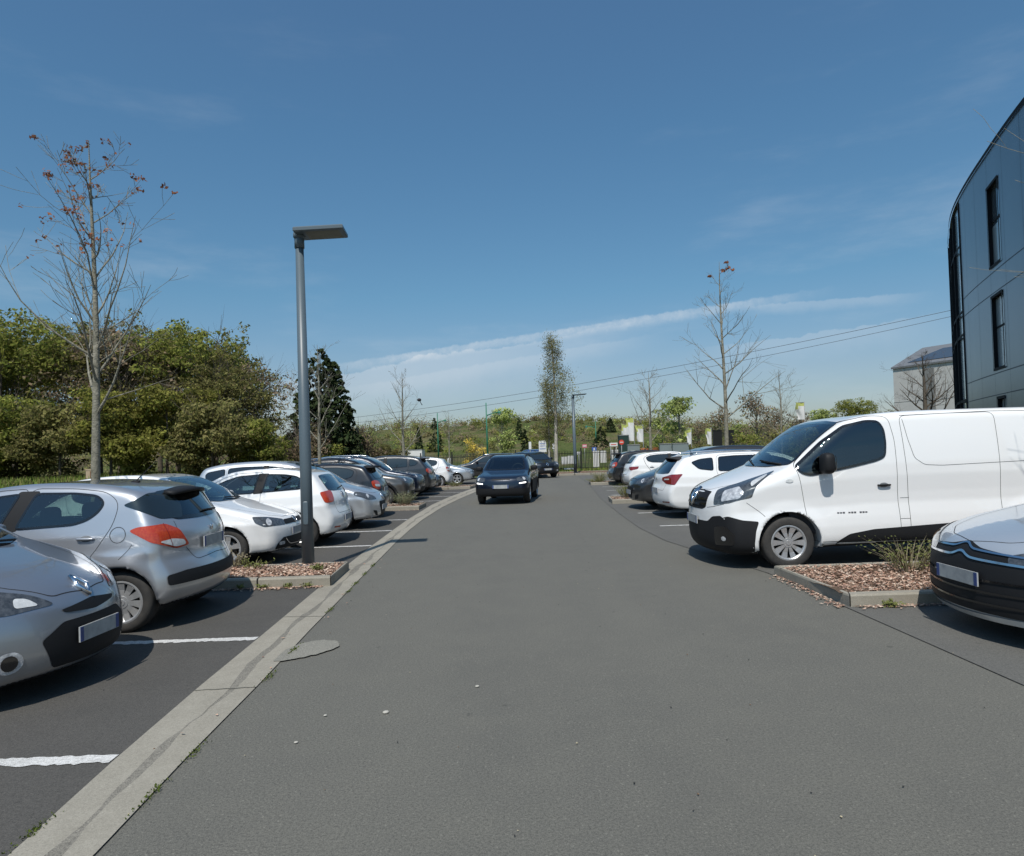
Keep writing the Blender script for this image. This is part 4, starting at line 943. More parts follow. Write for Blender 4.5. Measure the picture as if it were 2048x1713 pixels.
# panel van
van = dict(L=5.08, H=1.97, W=1.956, wb=3.10, fo=.93, rw=.34, Ra=.405, rim=.225, tw=.215, inset=.045, tum=.10, tum2=.10, k=.13, plan=(.8, .10, .4, .04), flare=.012,
    sq=([0, .15, .25, .33, .42, .50, .62, .72, .88, 1.0], [-.12, -.06, -.012, 0, 0, -.008, -.030, -.028, -.014, -.020]),
    prof=[(.16, .17), (.04, .24), (0, .40), (0, .62), (.01, .80), (.04, .93), (.12, 1.01), (.35, 1.11), (.62, 1.20), (.84, 1.275), (.92, 1.32), (1.20, 1.54), (1.50, 1.76), (1.75, 1.885), (2.1, 1.945), (2.6, 1.968),
          (3.5, 1.97), (4.6, 1.965), (4.86, 1.94), (4.98, 1.80), (5.03, 1.4), (5.06, .9), (5.08, .6), (5.08, .40), (5.02, .30), (4.8, .28), (3.6, .27), (1.5, .27), (.5, .2)],
    belt=[(0, 1.15), (1.0, 1.22), (2.0, 1.30), (3.0, 1.32), (5.0, 1.32)], bow=[(0, .30), (.5, .26), (.95, .20), (1.6, .16), (2.3, 0), (4.2, 0), (5.0, -.05)],
    side_glass=[([(1.06, 1.29), (1.12, 1.21), (1.24, 1.17), (1.75, 1.26), (2.08, 1.33), (2.20, 1.38), (2.225, 1.55), (2.22, 1.74), (2.16, 1.85), (2.0, 1.86), (1.72, 1.80), (1.42, 1.60)], glassmat('van_side_glass', (.45, .52, .50)), .03)],
    ws=[(.45, 1.285), (.84, 1.32), (.74, 1.84), (.3, 1.875)], rwin=None,
    doors=[[(1.22, .34), (1.15, .9), (1.10, 1.2), (1.05, 1.31), (1.42, 1.65), (1.72, 1.85), (2.05, 1.915), (2.28, 1.90), (2.33, 1.6), (2.33, .9), (2.35, .34)], [(2.47, .34), (2.46, 1.0), (2.42, 1.90), (3.0, 1.915), (3.62, 1.915), (3.62, .34)]],
    hood=[(.05, 0), (.05, .4), (.3, .66), (.80, .80), (.88, .80), (.88, 0)], hood_line=[(.10, 0), (.16, .36), (.34, .60), (.60, .76), (.82, .86)],
    fbump=(.75, .80), rbump=(.2, .6), gate=None, clad=None, black_front=[[(.60, .16), (.80, .24), (.84, .40), (.84, .63), (.76, .69), (.60, .67), (.50, .60), (.2, .60)], [(.36, .75), (.45, .78), (.47, .985), (.20, 1.0)]],
    black_side=[[(.12, .18), (.12, .63), (.22, .69), (.38, .64), (.58, .62), (.535, .50), (.515, .34), (.53, .18)], [(1.48, .20), (1.55, .34), (1.70, .43), (2.0, .48), (3.0, .53), (3.5, .54), (3.62, .20)], [(4.55, .3), (4.55, .55), (5.0, .55), (5.0, .3)]],
    side_lines=[[(.44, .86), (.60, .74), (.66, .68)], [(2.46, 1.86), (2.50, 1.60), (2.56, 1.36), (2.68, 1.27), (2.9, 1.255), (4.4, 1.29)], [(2.36, .86), (2.47, .86)], [(2.34, .60), (2.47, .60)], [(2.44, 1.905), (3.6, 1.925), (4.7, 1.90)]],
    handles=[(2.16, 1.03, BLK)], light_cup=True, plates=[('f', .60, .52, 0)], mirror=(1.40, 1.30, (.16, .22, .27)), mirror_mat=BLK,
    cabin=(1.0, 2.62, 1.20, .45), seats=[2.10], seat_top=1.42, wiper=[([(.70, 1.31), (.35, 1.33), (.05, 1.35)], 'f'), ([(-.05, 1.30), (-.45, 1.34), (-.55, 1.36)], 'f')],
    style=('hub', 10, (.030, .080)), paint=WHITE, seam=.007, letters=[(1.56, .70, 11, .036, .020)], front_lines=[[(.48, .78), (.62, .80), (.80, .84)]],
    deco=[('headlight', [(.27, .47, .79), (.27, .47, 1.0), (.45, .64, 1.09), (.78, .86, 1.275), (.72, .90, 1.20), (.58, .93, 1.06), (.54, .92, .92), (.38, .74, .83)], (1, -.95, -.2), 'head', .005, 1),
          ('reflector', [(.36, .58, .83), (.36, .58, .98), (.50, .72, 1.04), (.56, .80, .96), (.50, .78, .88)], (1, -.95, -.2), 'refl', .009, 1, True, 'headlight'),
          ('indicator', [(.58, .80, 1.11), (.70, .85, 1.23), (.72, .87, 1.19), (.58, .86, 1.04)], (1, -.95, -.2), 'clear', .009, 1, True, 'headlight'),
          ('fog_surround', [(.2, .58, .30), (.2, .60, .54), (.3, .78, .56), (.42, .86, .46), (.4, .84, .32)], (1, -.5, 0), 'gloss', .006, 1), ('fog_light', disc(.3, .73, .40, .05, .03), (1, -.6, 0), 'refl', .014, 1, True, 'fog_surround'),
          ('side_repeater', disc(.98, .97, 1.12, .05, .022, 12, 's'), (0, -1, 0), 'clear', .008, 1),
          ('grille_bars', [(0, .44, .80), (0, .44, .83), (0, -.44, .83), (0, -.44, .80)], (1, 0, 0), 'gloss', .012, 0, False), ('grille_bars', [(0, .44, .87), (0, .44, .90), (0, -.44, .90), (0, -.44, .87)], (1, 0, 0), 'gloss', .012, 0, False)],
    emblem=[('diamond', 'f', 0, .92, .22)])
citro = scaled(HATCH, 4.30, 1.49, 1.79, paint=paint('pearl', (.50, .54, .58), .45, .3), rw=.325, Ra=.37, rim=.225, plates=[('f', .50, .52, 0)],
    prof=[(.12, .15), (.02, .20), (0, .30), (0, .48), (.02, .62), (.06, .72), (.16, .80), (.45, .89), (.85, .96), (1.15, 1.01), (1.25, 1.05), (1.55, 1.23), (1.85, 1.39), (2.1, 1.45), (2.5, 1.49),
          (2.9, 1.487), (3.35, 1.45), (3.7, 1.39), (3.85, 1.34), (4.0, 1.18), (4.15, 1.0), (4.2, .86), (4.22, .72), (4.27, .62), (4.30, .52), (4.28, .36), (4.2, .25), (4.1, .20), (3.0, .17), (1.0, .17)],
    bow=[(0, .36), (.5, .28), (1.1, .14), (1.7, .10), (2.3, 0), (3.2, 0), (3.6, -.12), (4.0, -.16)], style=('alloy', 5, (.05, .09)), ws=[(.35, 1.03), (.66, 1.06), (.54, 1.40), (.3, 1.43)],
    hood_line=[(.12, 0), (.14, .10), (.20, .34), (.36, .56), (.65, .66), (1.1, .70)], hood=[(.12, 0), (.14, .10), (.20, .34), (.36, .56), (.65, .66), (1.18, .70), (1.18, 0)],
    deco=[('grille', [(0, .62, .24), (0, .66, .50), (0, .60, .70), (0, .17, .735), (0, 0, .775), (0, -.17, .735), (0, -.60, .70), (0, -.66, .50), (0, -.62, .24)], (1, 0, 0), 'black', .004, 1, False),
          ('headlight', [(.14, .42, .625), (.16, .40, .70), (.48, .68, .80), (.74, .80, .84), (.70, .86, .76), (.42, .82, .62)], (1, -.9, -.2), 'head', .006, 1),
          ('reflector', disc(.42, .72, .715, .085, .05), (1, -.9, -.2), 'refl', .010, 1, True, 'headlight'),
          ('tail_light', HATCH['deco'][2][1], RQ, 'red', .005)],
    ribbons=[('chevron_bar', [(0, .64, .700), (0, .17, .715), (0, .10, .72), (0, .0, .765), (0, -.10, .72), (0, -.17, .715), (0, -.64, .700)], (1, 0, 0), .013, 'chrome', .014, False),
             ('chevron_bar', [(0, .62, .640), (0, .17, .650), (0, .10, .655), (0, .0, .70), (0, -.10, .655), (0, -.17, .650), (0, -.62, .640)], (1, 0, 0), .017, 'chrome', .014, False),
             ('intake_bar', [(0, .62, .50), (0, 0, .49), (0, -.62, .50)], (1, 0, 0), .016, 'gloss', .012, False), ('intake_bar', [(0, .60, .41), (0, 0, .40), (0, -.60, .41)], (1, 0, 0), .016, 'gloss', .012, False), ('intake_bar', [(0, .58, .32), (0, 0, .31), (0, -.58, .32)], (1, 0, 0), .016, 'gloss', .012, False),
             ('bumper_lip', [(0, .66, .215), (0, .3, .205), (0, 0, .20), (0, -.3, .205), (0, -.66, .215)], (1, 0, 0), .045, WHITE, .010, False)])
superb = scaled(WAGON, 4.86, 1.47, 1.86, paint=WHITE, plates=[('r', .63, .52, 0)], emblem=[('blob', 'r', 0, .88, .07)], antenna=(3.95, 1.43), ant_back=False, spoiler=(4.2, 4.52, 1.375, .58, WHITE))
_v = scaled(van, 5.23, 2.005, 1.956)
_v['letters'] = [(1.62, .71, 11, .036, .020)]
_v['fo'] = .985; _v['goff'] = .010; _v['black_zone'] = (.50, .58); van = _v
for _S in (c207, clio, poloF, poloR, scenic, van, citro, superb): fixh(_S)
# ------------------------------------------------------------------ ground, road, bays, gutter, kerbed islands
def surf_mat(name, base, dark, light, patch, chips, rough=.9, bump=.35, scale=1.0):
    """worn asphalt / concrete in world metres"""
    M = bpy.data.materials.new(name); M.use_nodes = True; t = M.node_tree; b = t.nodes['Principled BSDF']; b.inputs['Roughness'].default_value = rough
    n = t.nodes.new; l = t.links.new; g = n('ShaderNodeNewGeometry')
    def noise(sc_, det, rg=.6, src=None):
        k_ = n('ShaderNodeTexNoise'); k_.inputs['Scale'].default_value = sc_; k_.inputs['Detail'].default_value = det; k_.inputs['Roughness'].default_value = rg
        l(g.outputs['Position'] if src is None else src, k_.inputs['Vector']); return k_.outputs['Fac']
    def rng(v, a, c, d=0., e=1.):
        k_ = n('ShaderNodeMapRange'); l(v, k_.inputs[0]); k_.inputs[1].default_value = a; k_.inputs[2].default_value = c; k_.inputs[3].default_value = d; k_.inputs[4].default_value = e; return k_.outputs[0]
    def mix(f, a, c):
        k_ = n('ShaderNodeMix'); k_.data_type = 'RGBA'
        if isinstance(f, float): k_.inputs['Factor'].default_value = f
        else: l(f, k_.inputs['Factor'])
        for nm, v in (('A', a), ('B', c)):
            if isinstance(v, tuple): k_.inputs[nm].default_value = (*v, 1)
            else: l(v, k_.inputs[nm])
        return k_.outputs['Result']
    big = noise(.35 * scale, 5); mid = noise(2.2 * scale, 6, .7); fine = noise(70, 5, .9); fine2 = noise(160, 3, .9); spots = noise(7, 2, .5); vor = n('ShaderNodeTexVoronoi'); vor.inputs['Scale'].default_value = 130; l(g.outputs['Position'], vor.inputs['Vector'])
    mp = n('ShaderNodeMapping'); mp.inputs['Scale'].default_value = (1.1, .12, 1); l(g.outputs['Position'], mp.inputs[0]); trk = noise(.9, 4, .5, mp.outputs[0])
    c = mix(rng(big, .3, .7, 0, patch), base, dark); c = mix(rng(mid, .42, .75, 0, patch * .8), c, light); c = mix(rng(trk, .35, .7, 0, patch * .6), c, light)
    c = mix(rng(fine, .44, .60, 0, chips * 1.3), c, tuple(v * .45 for v in dark)); c = mix(rng(fine2, .50, .64, 0, chips), c, tuple(min(1, v * 1.45) for v in light)); c = mix(rng(spots, .735, .77, 0, .55), c, tuple(v * .45 for v in dark)); c = mix(rng(vor.outputs['Color'], .84, .97, 0, chips * .8), c, tuple(min(1, v * 1.8) for v in light))
    l(c, b.inputs['Base Color'])
    bp = n('ShaderNodeBump'); bp.inputs['Strength'].default_value = bump; bp.inputs['Distance'].default_value = .006
    ad = n('ShaderNodeMath'); ad.operation = 'ADD'; l(vor.outputs['Distance'], ad.inputs[0]); l(fine, ad.inputs[1]); l(ad.outputs[0], bp.inputs['Height']); l(bp.outputs[0], b.inputs['Normal'])
    MATS[name] = M; return M
ROAD = surf_mat('road_asphalt', (.130, .126, .108), (.108, .105, .092), (.151, .145, .121), 1.0, .62)
BAY = surf_mat('bay_asphalt', (.074, .070, .063), (.062, .059, .053), (.092, .086, .076), .95, .5)
BAYR = surf_mat('bay_asphalt_right', (.114, .111, .100), (.097, .095, .087), (.132, .128, .114), 1.0, .5)
CONC = surf_mat('kerb_concrete', (.285, .262, .212), (.21, .192, .152), (.35, .325, .27), .9, .25, bump=.2, scale=2.2)
GUTD = surf_mat('gutter_dirt', (.20, .186, .155), (.13, .122, .10), (.26, .24, .20), 1.0, .6, scale=5)
LINEW = surf_mat('road_paint', (.62, .61, .58), (.40, .39, .36), (.74, .73, .70), .9, .5, rough=.7, scale=6)
def poly_obj(name, pts, z, m_, **tags):
    mb = MB(); mb.add([(x, y, z) for x, y in pts], [tuple(range(len(pts)))]); return mb.obj(name, [m_], smoothf=False, **tags)
# terrain
def hz(x, y):
    """height of the land: flat car park, bank on the left, wooded hill far behind"""
    b = max(0.0, min(1.0, (-x - 9.0) / 9.0)); b = b * b * (3 - 2 * b); h_ = 1.0 * b * max(0.0, min(1.0, (y - 2) / 14)) * max(0, min(1, (75 - y) / 25))
    r = max(0.0, min(1.0, (y - 66) / 78.0)); r = r * r * (3 - 2 * r)
    ridge = 6.6 + 1.1 * math.sin(x * .021 + .6) + .7 * math.sin(x * .067 + 2) + .35 * math.sin(x * .17)
    if x > 22: ridge *= max(.30, 1 - (x - 22) / 60)
    h_ += r * ridge * (.88 + .10 * math.sin(y * .06 + x * .045))
    if y > 190: h_ *= max(.5, 1 - (y - 190) / 400)
    return h_
xs_ = np.unique(np.concatenate([np.arange(-600, -120, 40), np.arange(-120, 120, 3.0), np.arange(120, 640, 40)])); ys_ = np.unique(np.concatenate([np.arange(-40, 200, 3.0), np.arange(200, 900, 50)]))
V = [(x, y, hz(x, y) - .012) for y in ys_ for x in xs_]; nx_ = len(xs_)
F = [(j * nx_ + i, j * nx_ + i + 1, (j + 1) * nx_ + i + 1, (j + 1) * nx_ + i) for j in range(len(ys_) - 1) for i in range(nx_ - 1)]
GR = bpy.data.materials.new('meadow'); GR.use_nodes = True
def meadow():
    t = GR.node_tree; b = t.nodes['Principled BSDF']; b.inputs['Roughness'].default_value = 1; b.inputs['Specular IOR Level'].default_value = .1; n = t.nodes.new; l = t.links.new
    g = n('ShaderNodeNewGeometry')
    def noise(s_, d_=6):
        k_ = n('ShaderNodeTexNoise'); k_.inputs['Scale'].default_value = s_; k_.inputs['Detail'].default_value = d_; k_.inputs['Roughness'].default_value = .7; l(g.outputs['Position'], k_.inputs['Vector']); return k_.outputs['Fac']
    r1 = n('ShaderNodeValToRGB'); l(noise(.11), r1.inputs[0]); e = r1.color_ramp.elements
    e[0].position = .36; e[0].color = (.072, .098, .030, 1); e[1].position = .66; e[1].color = (.15, .165, .055, 1)
    q = e.new(.5); q.color = (.10, .122, .040, 1); q = e.new(.58); q.color = (.14, .12, .065, 1)
    r2 = n('ShaderNodeValToRGB'); l(noise(3.5, 8), r2.inputs[0]); r2.color_ramp.elements[0].position = .35; r2.color_ramp.elements[0].color = (.45, .45, .45, 1); r2.color_ramp.elements[1].position = .65; r2.color_ramp.elements[1].color = (1.25, 1.25, 1.2, 1)
    mx_ = n('ShaderNodeMix'); mx_.data_type = 'RGBA'; mx_.blend_type = 'MULTIPLY'; mx_.inputs['Factor'].default_value = 1; l(r1.outputs[0], mx_.inputs['A']); l(r2.outputs[0], mx_.inputs['B']); l(mx_.outputs['Result'], b.inputs['Base Color'])
    bp = n('ShaderNodeBump'); bp.inputs['Distance'].default_value = .3; bp.inputs['Strength'].default_value = .8; l(noise(1.5, 8), bp.inputs['Height']); l(bp.outputs[0], b.inputs['Normal'])
meadow()
link('ground', make_mesh('ground', V, F, [GR], smoothf=True), kind='structure')
gl_out = [(-2.02, -14), (-2.10, 0), (-2.18, 2.95), (-2.26, 3.89), (-2.33, 5.05), (-2.38, 6.32), (-2.49, 8.77), (-2.61, 12.45), (-2.66, 15), (-2.69, 17.3), (-2.64, 22.3), (-2.42, 25.8), (-2.05, 29.7), (-1.55, 34), (-1.0, 39)]
gl_in = [(-1.68, -14), (-1.75, 0), (-1.81, 2.95), (-1.86, 3.89), (-1.90, 5.05), (-1.98, 6.6), (-2.08, 9.0), (-2.24, 13.0), (-2.29, 15), (-2.30, 17.3), (-2.20, 21), (-1.96, 24.4), (-1.62, 28.2), (-1.22, 32.6), (-.6, 37.8)]
r_edge = [(3.45, -14), (3.38, 2), (3.28, 4.6), (3.22, 6.8), (3.16, 8.7), (2.86, 10.4), (2.60, 12.0), (2.52, 14), (2.60, 17.0), (2.72, 20.0), (2.85, 23), (3.08, 26.0), (3.35, 30), (3.6, 34), (3.9, 42)]
poly_obj('road', [(-12, -14), (12, -14), (12, 45), (-12, 45)], 0.0, ROAD, kind='structure')
poly_obj('parking_bays_ground', [(-7.9, -14)] + gl_out + [(-7.9, 39)], .004, BAY, kind='structure')
poly_obj('parking_bays_surface', r_edge + [(8.6, 42), (8.6, -14)], .004, BAYR, kind='structure')
# dark joint where the two asphalts meet on the right
mb = MB()
for (x0, y0), (x1, y1) in zip(r_edge[:-1], r_edge[1:]): mb.add([(x0 - .004, y0, .0075), (x0 + .004, y0, .0075), (x1 + .004, y1, .0075), (x1 - .004, y1, .0075)], [(0, 1, 2, 3)])
mb.obj('road_joint', [mat('tar', (.09, .087, .079), .85)], smoothf=False, kind='structure')
# gutter: two concrete strips sloping to a dirty channel with wandering edges
rr = random.Random(3); mb = MB()
def samp(P, y):
    return float(np.interp(y, [p[1] for p in P], [p[0] for p in P]))
ysg = list(np.arange(-14, 37.4, .12)); 
wob = [0, 0]; rows = []
for y in ysg:
    a, d = samp(gl_out, y), samp(gl_in, y); w_ = d - a; c0 = a + w_ * .47; c1 = a + w_ * .60
    o0 = .055 * w_ * (math.sin(y * 1.7) + math.sin(y * 4.1 + 1) + rr.uniform(-.4, .4)); o1 = .045 * w_ * (math.sin(y * 2.3 + 2) + math.sin(y * 5.3) + rr.uniform(-.4, .4))
    rows.append([(a, .009), (c0 + o0, .0075), ((c0 + c1) / 2, .0055), (max(c1 + o1, c0 + o0 + .012), .0075), (d, .009)])
V = [(x, y, z) for y, r_ in zip(ysg, rows) for x, z in r_]; F = []; mi_ = []
for j in range(len(ysg) - 1):
    for i in range(4): F.append((j * 5 + i, j * 5 + i + 1, j * 5 + 6 + i, j * 5 + 5 + i)); mi_.append(1 if i in (1, 2) else 0)
link('gutter', make_mesh('gutter', V, F, [CONC, GUTD], mi_, False), kind='structure')
# cross joints of the gutter, with crumbs of dirt
mb = MB()
for k_, y in enumerate([-8, -5, -2, .9, 4.95, 7.15, 10.4, 13.6, 16.8, 20.0, 23.2]):
    a, d = samp(gl_out, y), samp(gl_in, y); pts = []
    for i in range(13): pts.append((a + (d - a) * i / 12, y + .005 * math.sin(i * 1.7 + k_) + .03 * i / 12 * ((-1) ** k_)))
    for p, q in zip(pts[:-1], pts[1:]): mb.add([(p[0], p[1] - .006, .0125), (q[0], q[1] - .006, .0125), (q[0], q[1] + .007, .0125), (p[0], p[1] + .007, .0125)], [(0, 1, 2, 3)])
mb.obj('gutter_joints', [mat('joint_dirt', (.18, .168, .135), .95)], smoothf=False, kind='structure')
# cement stain spilling over the road edge
mb = MB(); cx, cy = -1.72, 6.55; pts = []
for i in range(40):
    t = 2 * math.pi * i / 40; r_ = 1 + .10 * math.sin(3 * t + 1) + .06 * math.sin(7 * t) + rr.uniform(-.04, .04)
    pts.append((cx + .42 * r_ * math.cos(t), cy + .19 * r_ * math.sin(t) + .25 * (.42 * r_ * math.cos(t))))
pts = rounded([(-1.99, 5.56), (-2.0, 5.90), (-1.92, 6.1), (-1.78, 6.21), (-1.62, 6.16), (-1.56, 6.06), (-1.55, 5.93), (-1.66, 5.77), (-1.79, 5.66)], .08)
pts = [(x + rr.uniform(-.008, .008), y + rr.uniform(-.012, .012)) for x, y in pts]
mb.add([(x, y, .0125) for x, y in pts][::-1], [tuple(range(len(pts)))]); mb.obj('cement_stain', [surf_mat('cement_stain', (.225, .215, .18), (.17, .163, .14), (.28, .268, .225), 1.0, .5, scale=6)], smoothf=False, kind='structure')
# painted bay lines (worn edges)
def bay_line(x0, x1, y, w_=.10, slope=0.0):
    mb = MB(); n_ = max(8, int(abs(x1 - x0) / .03)); V = []
    for i in range(n_ + 1):
        x = x0 + (x1 - x0) * i / n_; c = y + slope * (x - x0)
        V += [(x, c - w_ / 2 + rr.uniform(-.018, .016), .0085), (x, c + w_ / 2 + rr.uniform(-.006, .012), .0085)]
    mb.add(V, [(2 * i, 2 * i + 2, 2 * i + 3, 2 * i + 1) for i in range(n_)])
    mb.obj('parking_line', [LINEW], smoothf=False, kind='structure')
for y in (-3.45, -1.0, 1.40, 3.86, 6.34, 12.60, 15.0, 17.42, 24.0, 26.3, 28.7, 34.8):
    bay_line(samp(gl_out, y) - .012, -7.4, y, .10, .004)
for y in (-2.9, -.4, 2.1, 4.5, 11.4, 14.2, 17.1, 23.9, 26.6, 29.2): bay_line(samp(r_edge, y) + .45, 8.2, y)

# kerbed planting islands
CHIPS = [mat('bark_chip_' + n_, c, .95, spec=.2) for n_, c in (('tan', (.46, .31, .225)), ('rust', (.36, .21, .15)), ('pale', (.60, .47, .37)), ('brown', (.21, .13, .10)))]
SOIL = mat('bark_soil', (.17, .105, .065), 1.0, noise=(12, .9, (.085, .055, .035)), bump=(60, 1.0, .02))
WEED = mat('weed_leaf', (.10, .125, .035), .8, spec=.2, noise=(20, .8, (.19, .19, .06)))
DRYW = mat('dry_stem', (.24, .20, .13), .9, noise=(8, .7, (.12, .11, .05)))
def island(poly, label, nchips, seed, density_near=True, open_side=None):
    """poly runs counter-clockwise; kerb stones all round, bark mulch inside"""
    rd = random.Random(seed); P = np.array(poly, float); In = offset_poly(P, .13); n_ = len(P)
    root = thing('planting_island', label, 'planting island', (float(P[:, 0].mean()), float(P[:, 1].mean()), 0), 0, 'kerbed planting islands')
    c = np.array([P[:, 0].mean(), P[:, 1].mean()]); Q = P - c; I2 = In - c
    for i in range(n_):                                           # each side is laid with stones, a hair of joint between
        j = (i + 1) % n_; a, b, a2, b2 = Q[i], Q[j], I2[i], I2[j]; L_ = np.linalg.norm(b - a); m_ = max(1, int(round(L_ / 1.0)))
        mb = MB()
        for k_ in range(m_):
            t0, t1 = k_ / m_ + .002, (k_ + 1) / m_ - .002
            o0, o1, i0, i1 = a + (b - a) * t0, a + (b - a) * t1, a2 + (b2 - a2) * t0, a2 + (b2 - a2) * t1; h_ = .125 + rd.uniform(-.003, .003); ch = .018
            oo0, oo1 = o0 + (i0 - o0) * .14, o1 + (i1 - o1) * .14
            mb.add([(*o0, -.02), (*o1, -.02), (*o1, h_ - ch), (*o0, h_ - ch), (*oo0, h_), (*oo1, h_), (*i1, h_), (*i0, h_), (*i1, -.02), (*i0, -.02)],
                   [(0, 1, 2, 3), (3, 2, 5, 4), (4, 5, 6, 7), (7, 6, 8, 9), (1, 8, 6, 5, 2), (0, 3, 4, 7, 9)])
        mb.obj('kerb', [CONC], root, smoothf=False)
    mn, mx_ = I2.min(0), I2.max(0); st = .12; gx = np.arange(mn[0], mx_[0] + st, st); gy = np.arange(mn[1], mx_[1] + st, st)
    V = []; idx = {}; F = []
    for i, x in enumerate(gx):
        for j, y in enumerate(gy): idx[i, j] = len(V); V.append((min(x, mx_[0]), min(y, mx_[1]), .095 + .03 * math.sin(x * 2.1 + seed) * math.sin(y * 2.7) + rd.uniform(-.006, .006)))
    I3 = offset_poly(In, -.06) - c
    for i in range(len(gx) - 1):
        for j in range(len(gy) - 1):
            if inpoly(np.array([gx[i] + st / 2]), np.array([gy[j] + st / 2]), I3)[0]: F.append((idx[i, j], idx[i + 1, j], idx[i + 1, j + 1], idx[i, j + 1]))
    link('mulch_bed', make_mesh('mulch_bed', V, F, [SOIL]), root)
    mb = MB()
    for k_ in range(nchips):
        while True:
            x, y = rd.uniform(mn[0], mx_[0]), rd.uniform(mn[1], mx_[1])
            if inpoly(np.array([x]), np.array([y]), I2)[0]: break
        s_ = rd.uniform(.007, .024); a = rd.uniform(0, 6.28); tx, ty = rd.uniform(-.6, .6), rd.uniform(-.6, .6); z = .115 + rd.uniform(-.015, .03)
        ca, sa = math.cos(a), math.sin(a); wv = s_ * rd.uniform(.3, .6); P4 = []
        for (p, q) in ((-s_, -wv), (s_, -wv * .6), (s_ * .8, wv), (-s_ * .7, wv * .8)): P4.append((x + p * ca - q * sa, y + p * sa + q * ca, z + p * tx * .6 + q * ty))
        mb.add(P4, [(0, 1, 2, 3)], rd.choice((0, 0, 1, 2, 3)))
    mb.obj('bark_mulch', CHIPS, root, smoothf=False, kind='stuff')
    return root
kx = -8.0
island([(kx, 8.86), (-2.36, 8.80), (-2.42, 10.02), (kx, 10.06)], 'kerbed island of bark mulch round the base of the nearest lamp post', 17000, 1)
island([(kx, 20.35), (-2.80, 20.35), (-2.76, 21.7), (kx, 21.7)], 'kerbed bark island in front of the warm grey car with the bushy sage plant', 3000, 2)
island([(kx, 31.2), (-1.95, 31.2), (-1.72, 32.5), (kx, 32.5)], 'kerbed bark island before the small white car near the end of the left row', 1500, 3)
island([(3.26, 6.80), (8.4, 6.80), (8.4, 8.55), (3.18, 8.55)], 'kerbed bark island between the white van and the white car with chevron bars', 15000, 4)
island([(2.86, 20.2), (8.4, 20.2), (8.4, 21.9), (2.98, 21.9)], 'kerbed bark island beyond the dark grey car on the right side', 3000, 5)
island([(3.45, 30.9), (8.4, 30.9), (8.4, 32.2), (3.52, 32.2)], 'grassy kerbed island at the far end of the right row beside the black hatchback', 1200, 6)
island([(-.2, 43.3), (12, 43.3), (12, 47.5), (-.2, 47.5)], 'long bark bed across the end of the road with the far lamp post', 3000, 7)
# mulch and crumbs fallen from the kerbs, moss in the gutter edge, grit on the road
mb = MB(); rd = random.Random(11)
for k_ in range(1500):
    e = rd.random()
    if e > .92: continue
    if e < .42: x, y = rd.uniform(-3.9, -2.45), 8.80 - abs(rd.gauss(0, .07)) - .01
    elif e < .65: x, y = 3.24 - abs(rd.gauss(0, .06)) - .03, rd.uniform(6.75, 8.5)
    elif e < .8: x, y = rd.uniform(3.3, 4.2), 6.78 - abs(rd.gauss(0, .05))
    elif e < .9: x, y = rd.uniform(-4.5, -2.8), 20.33 - abs(rd.gauss(0, .08))
    else: x, y = samp(gl_in, 8) + rd.gauss(.05, .12), rd.uniform(2, 12)
    s_ = rd.uniform(.006, .026); a = rd.uniform(0, 6.28); z = .018
    mb.add([(x + s_ * math.cos(a + q) * (1 if i % 2 else .5), y + s_ * math.sin(a + q) * (1 if i % 2 else .5), z + rd.uniform(-.004, .006)) for i, q in enumerate((0, 1.57, 3.14, 4.71))], [(0, 1, 2, 3)], rd.choice((0, 1, 2, 3)))
mb.obj('fallen_bark_chips', CHIPS, smoothf=False, kind='stuff')
mb = MB()
for k_ in range(700):
    g_ = rd.choice([(-1.83, 3.4), (-1.84, 3.9), (-1.88, 5.2), (-1.92, 5.9), (-2.2, 3.1), (-2.1, 9.6), (-2.04, 8.4), (-2.07, 8.9), (-2.0, 7.4), (-2.13, 10.3)]); x, y = g_[0] + rd.gauss(0, .014), g_[1] + rd.gauss(0, .08)
    s_ = rd.uniform(.003, .009); a = rd.uniform(0, 6.28)
    mb.add([(x - s_ * math.cos(a), y - s_ * math.sin(a), .012), (x + s_ * math.cos(a), y + s_ * math.sin(a), .012), (x + rd.gauss(0, .006), y + rd.gauss(0, .006),   .012 + rd.uniform(.004, .014))], [(0, 1, 2)])
mb.obj('moss', [mat('moss', (.075, .10, .02), 1.0, spec=.1)], smoothf=False, kind='stuff')
mb = MB()
for k_ in range(260):
    y = 2 + 24 * rd.random() ** 1.6; x = rd.uniform(-6.5 if rd.random() < .3 else -1.8, 5); s_ = rd.uniform(.003, .008)
    mb.sell((x, y, .008 + s_ * .2), (s_ * 2, s_ * 1.5, s_), 2, 5, 4, rd.uniform(0, 3), rd.choice((0, 1, 1, 3)))
for (x, y, s_) in ((-.86, 4.42, .022), (-1.24, 4.40, .012), (-1.30, 4.0, .013), (-.30, 4.85, .016)): mb.sell((x, y, .008), (s_ * 2, s_ * 1.6, s_ * .8), 2.2, 8, 5, .5, 2)
mb.obj('road_grit', [mat('grit_tan', (.42, .36, .24), .9), mat('grit_dark', (.03, .03, .028), .9), mat('grit_white', (.42, .40, .35), .9), mat('grit_brown', (.16, .10, .06), .9)], smoothf=True, kind='stuff')

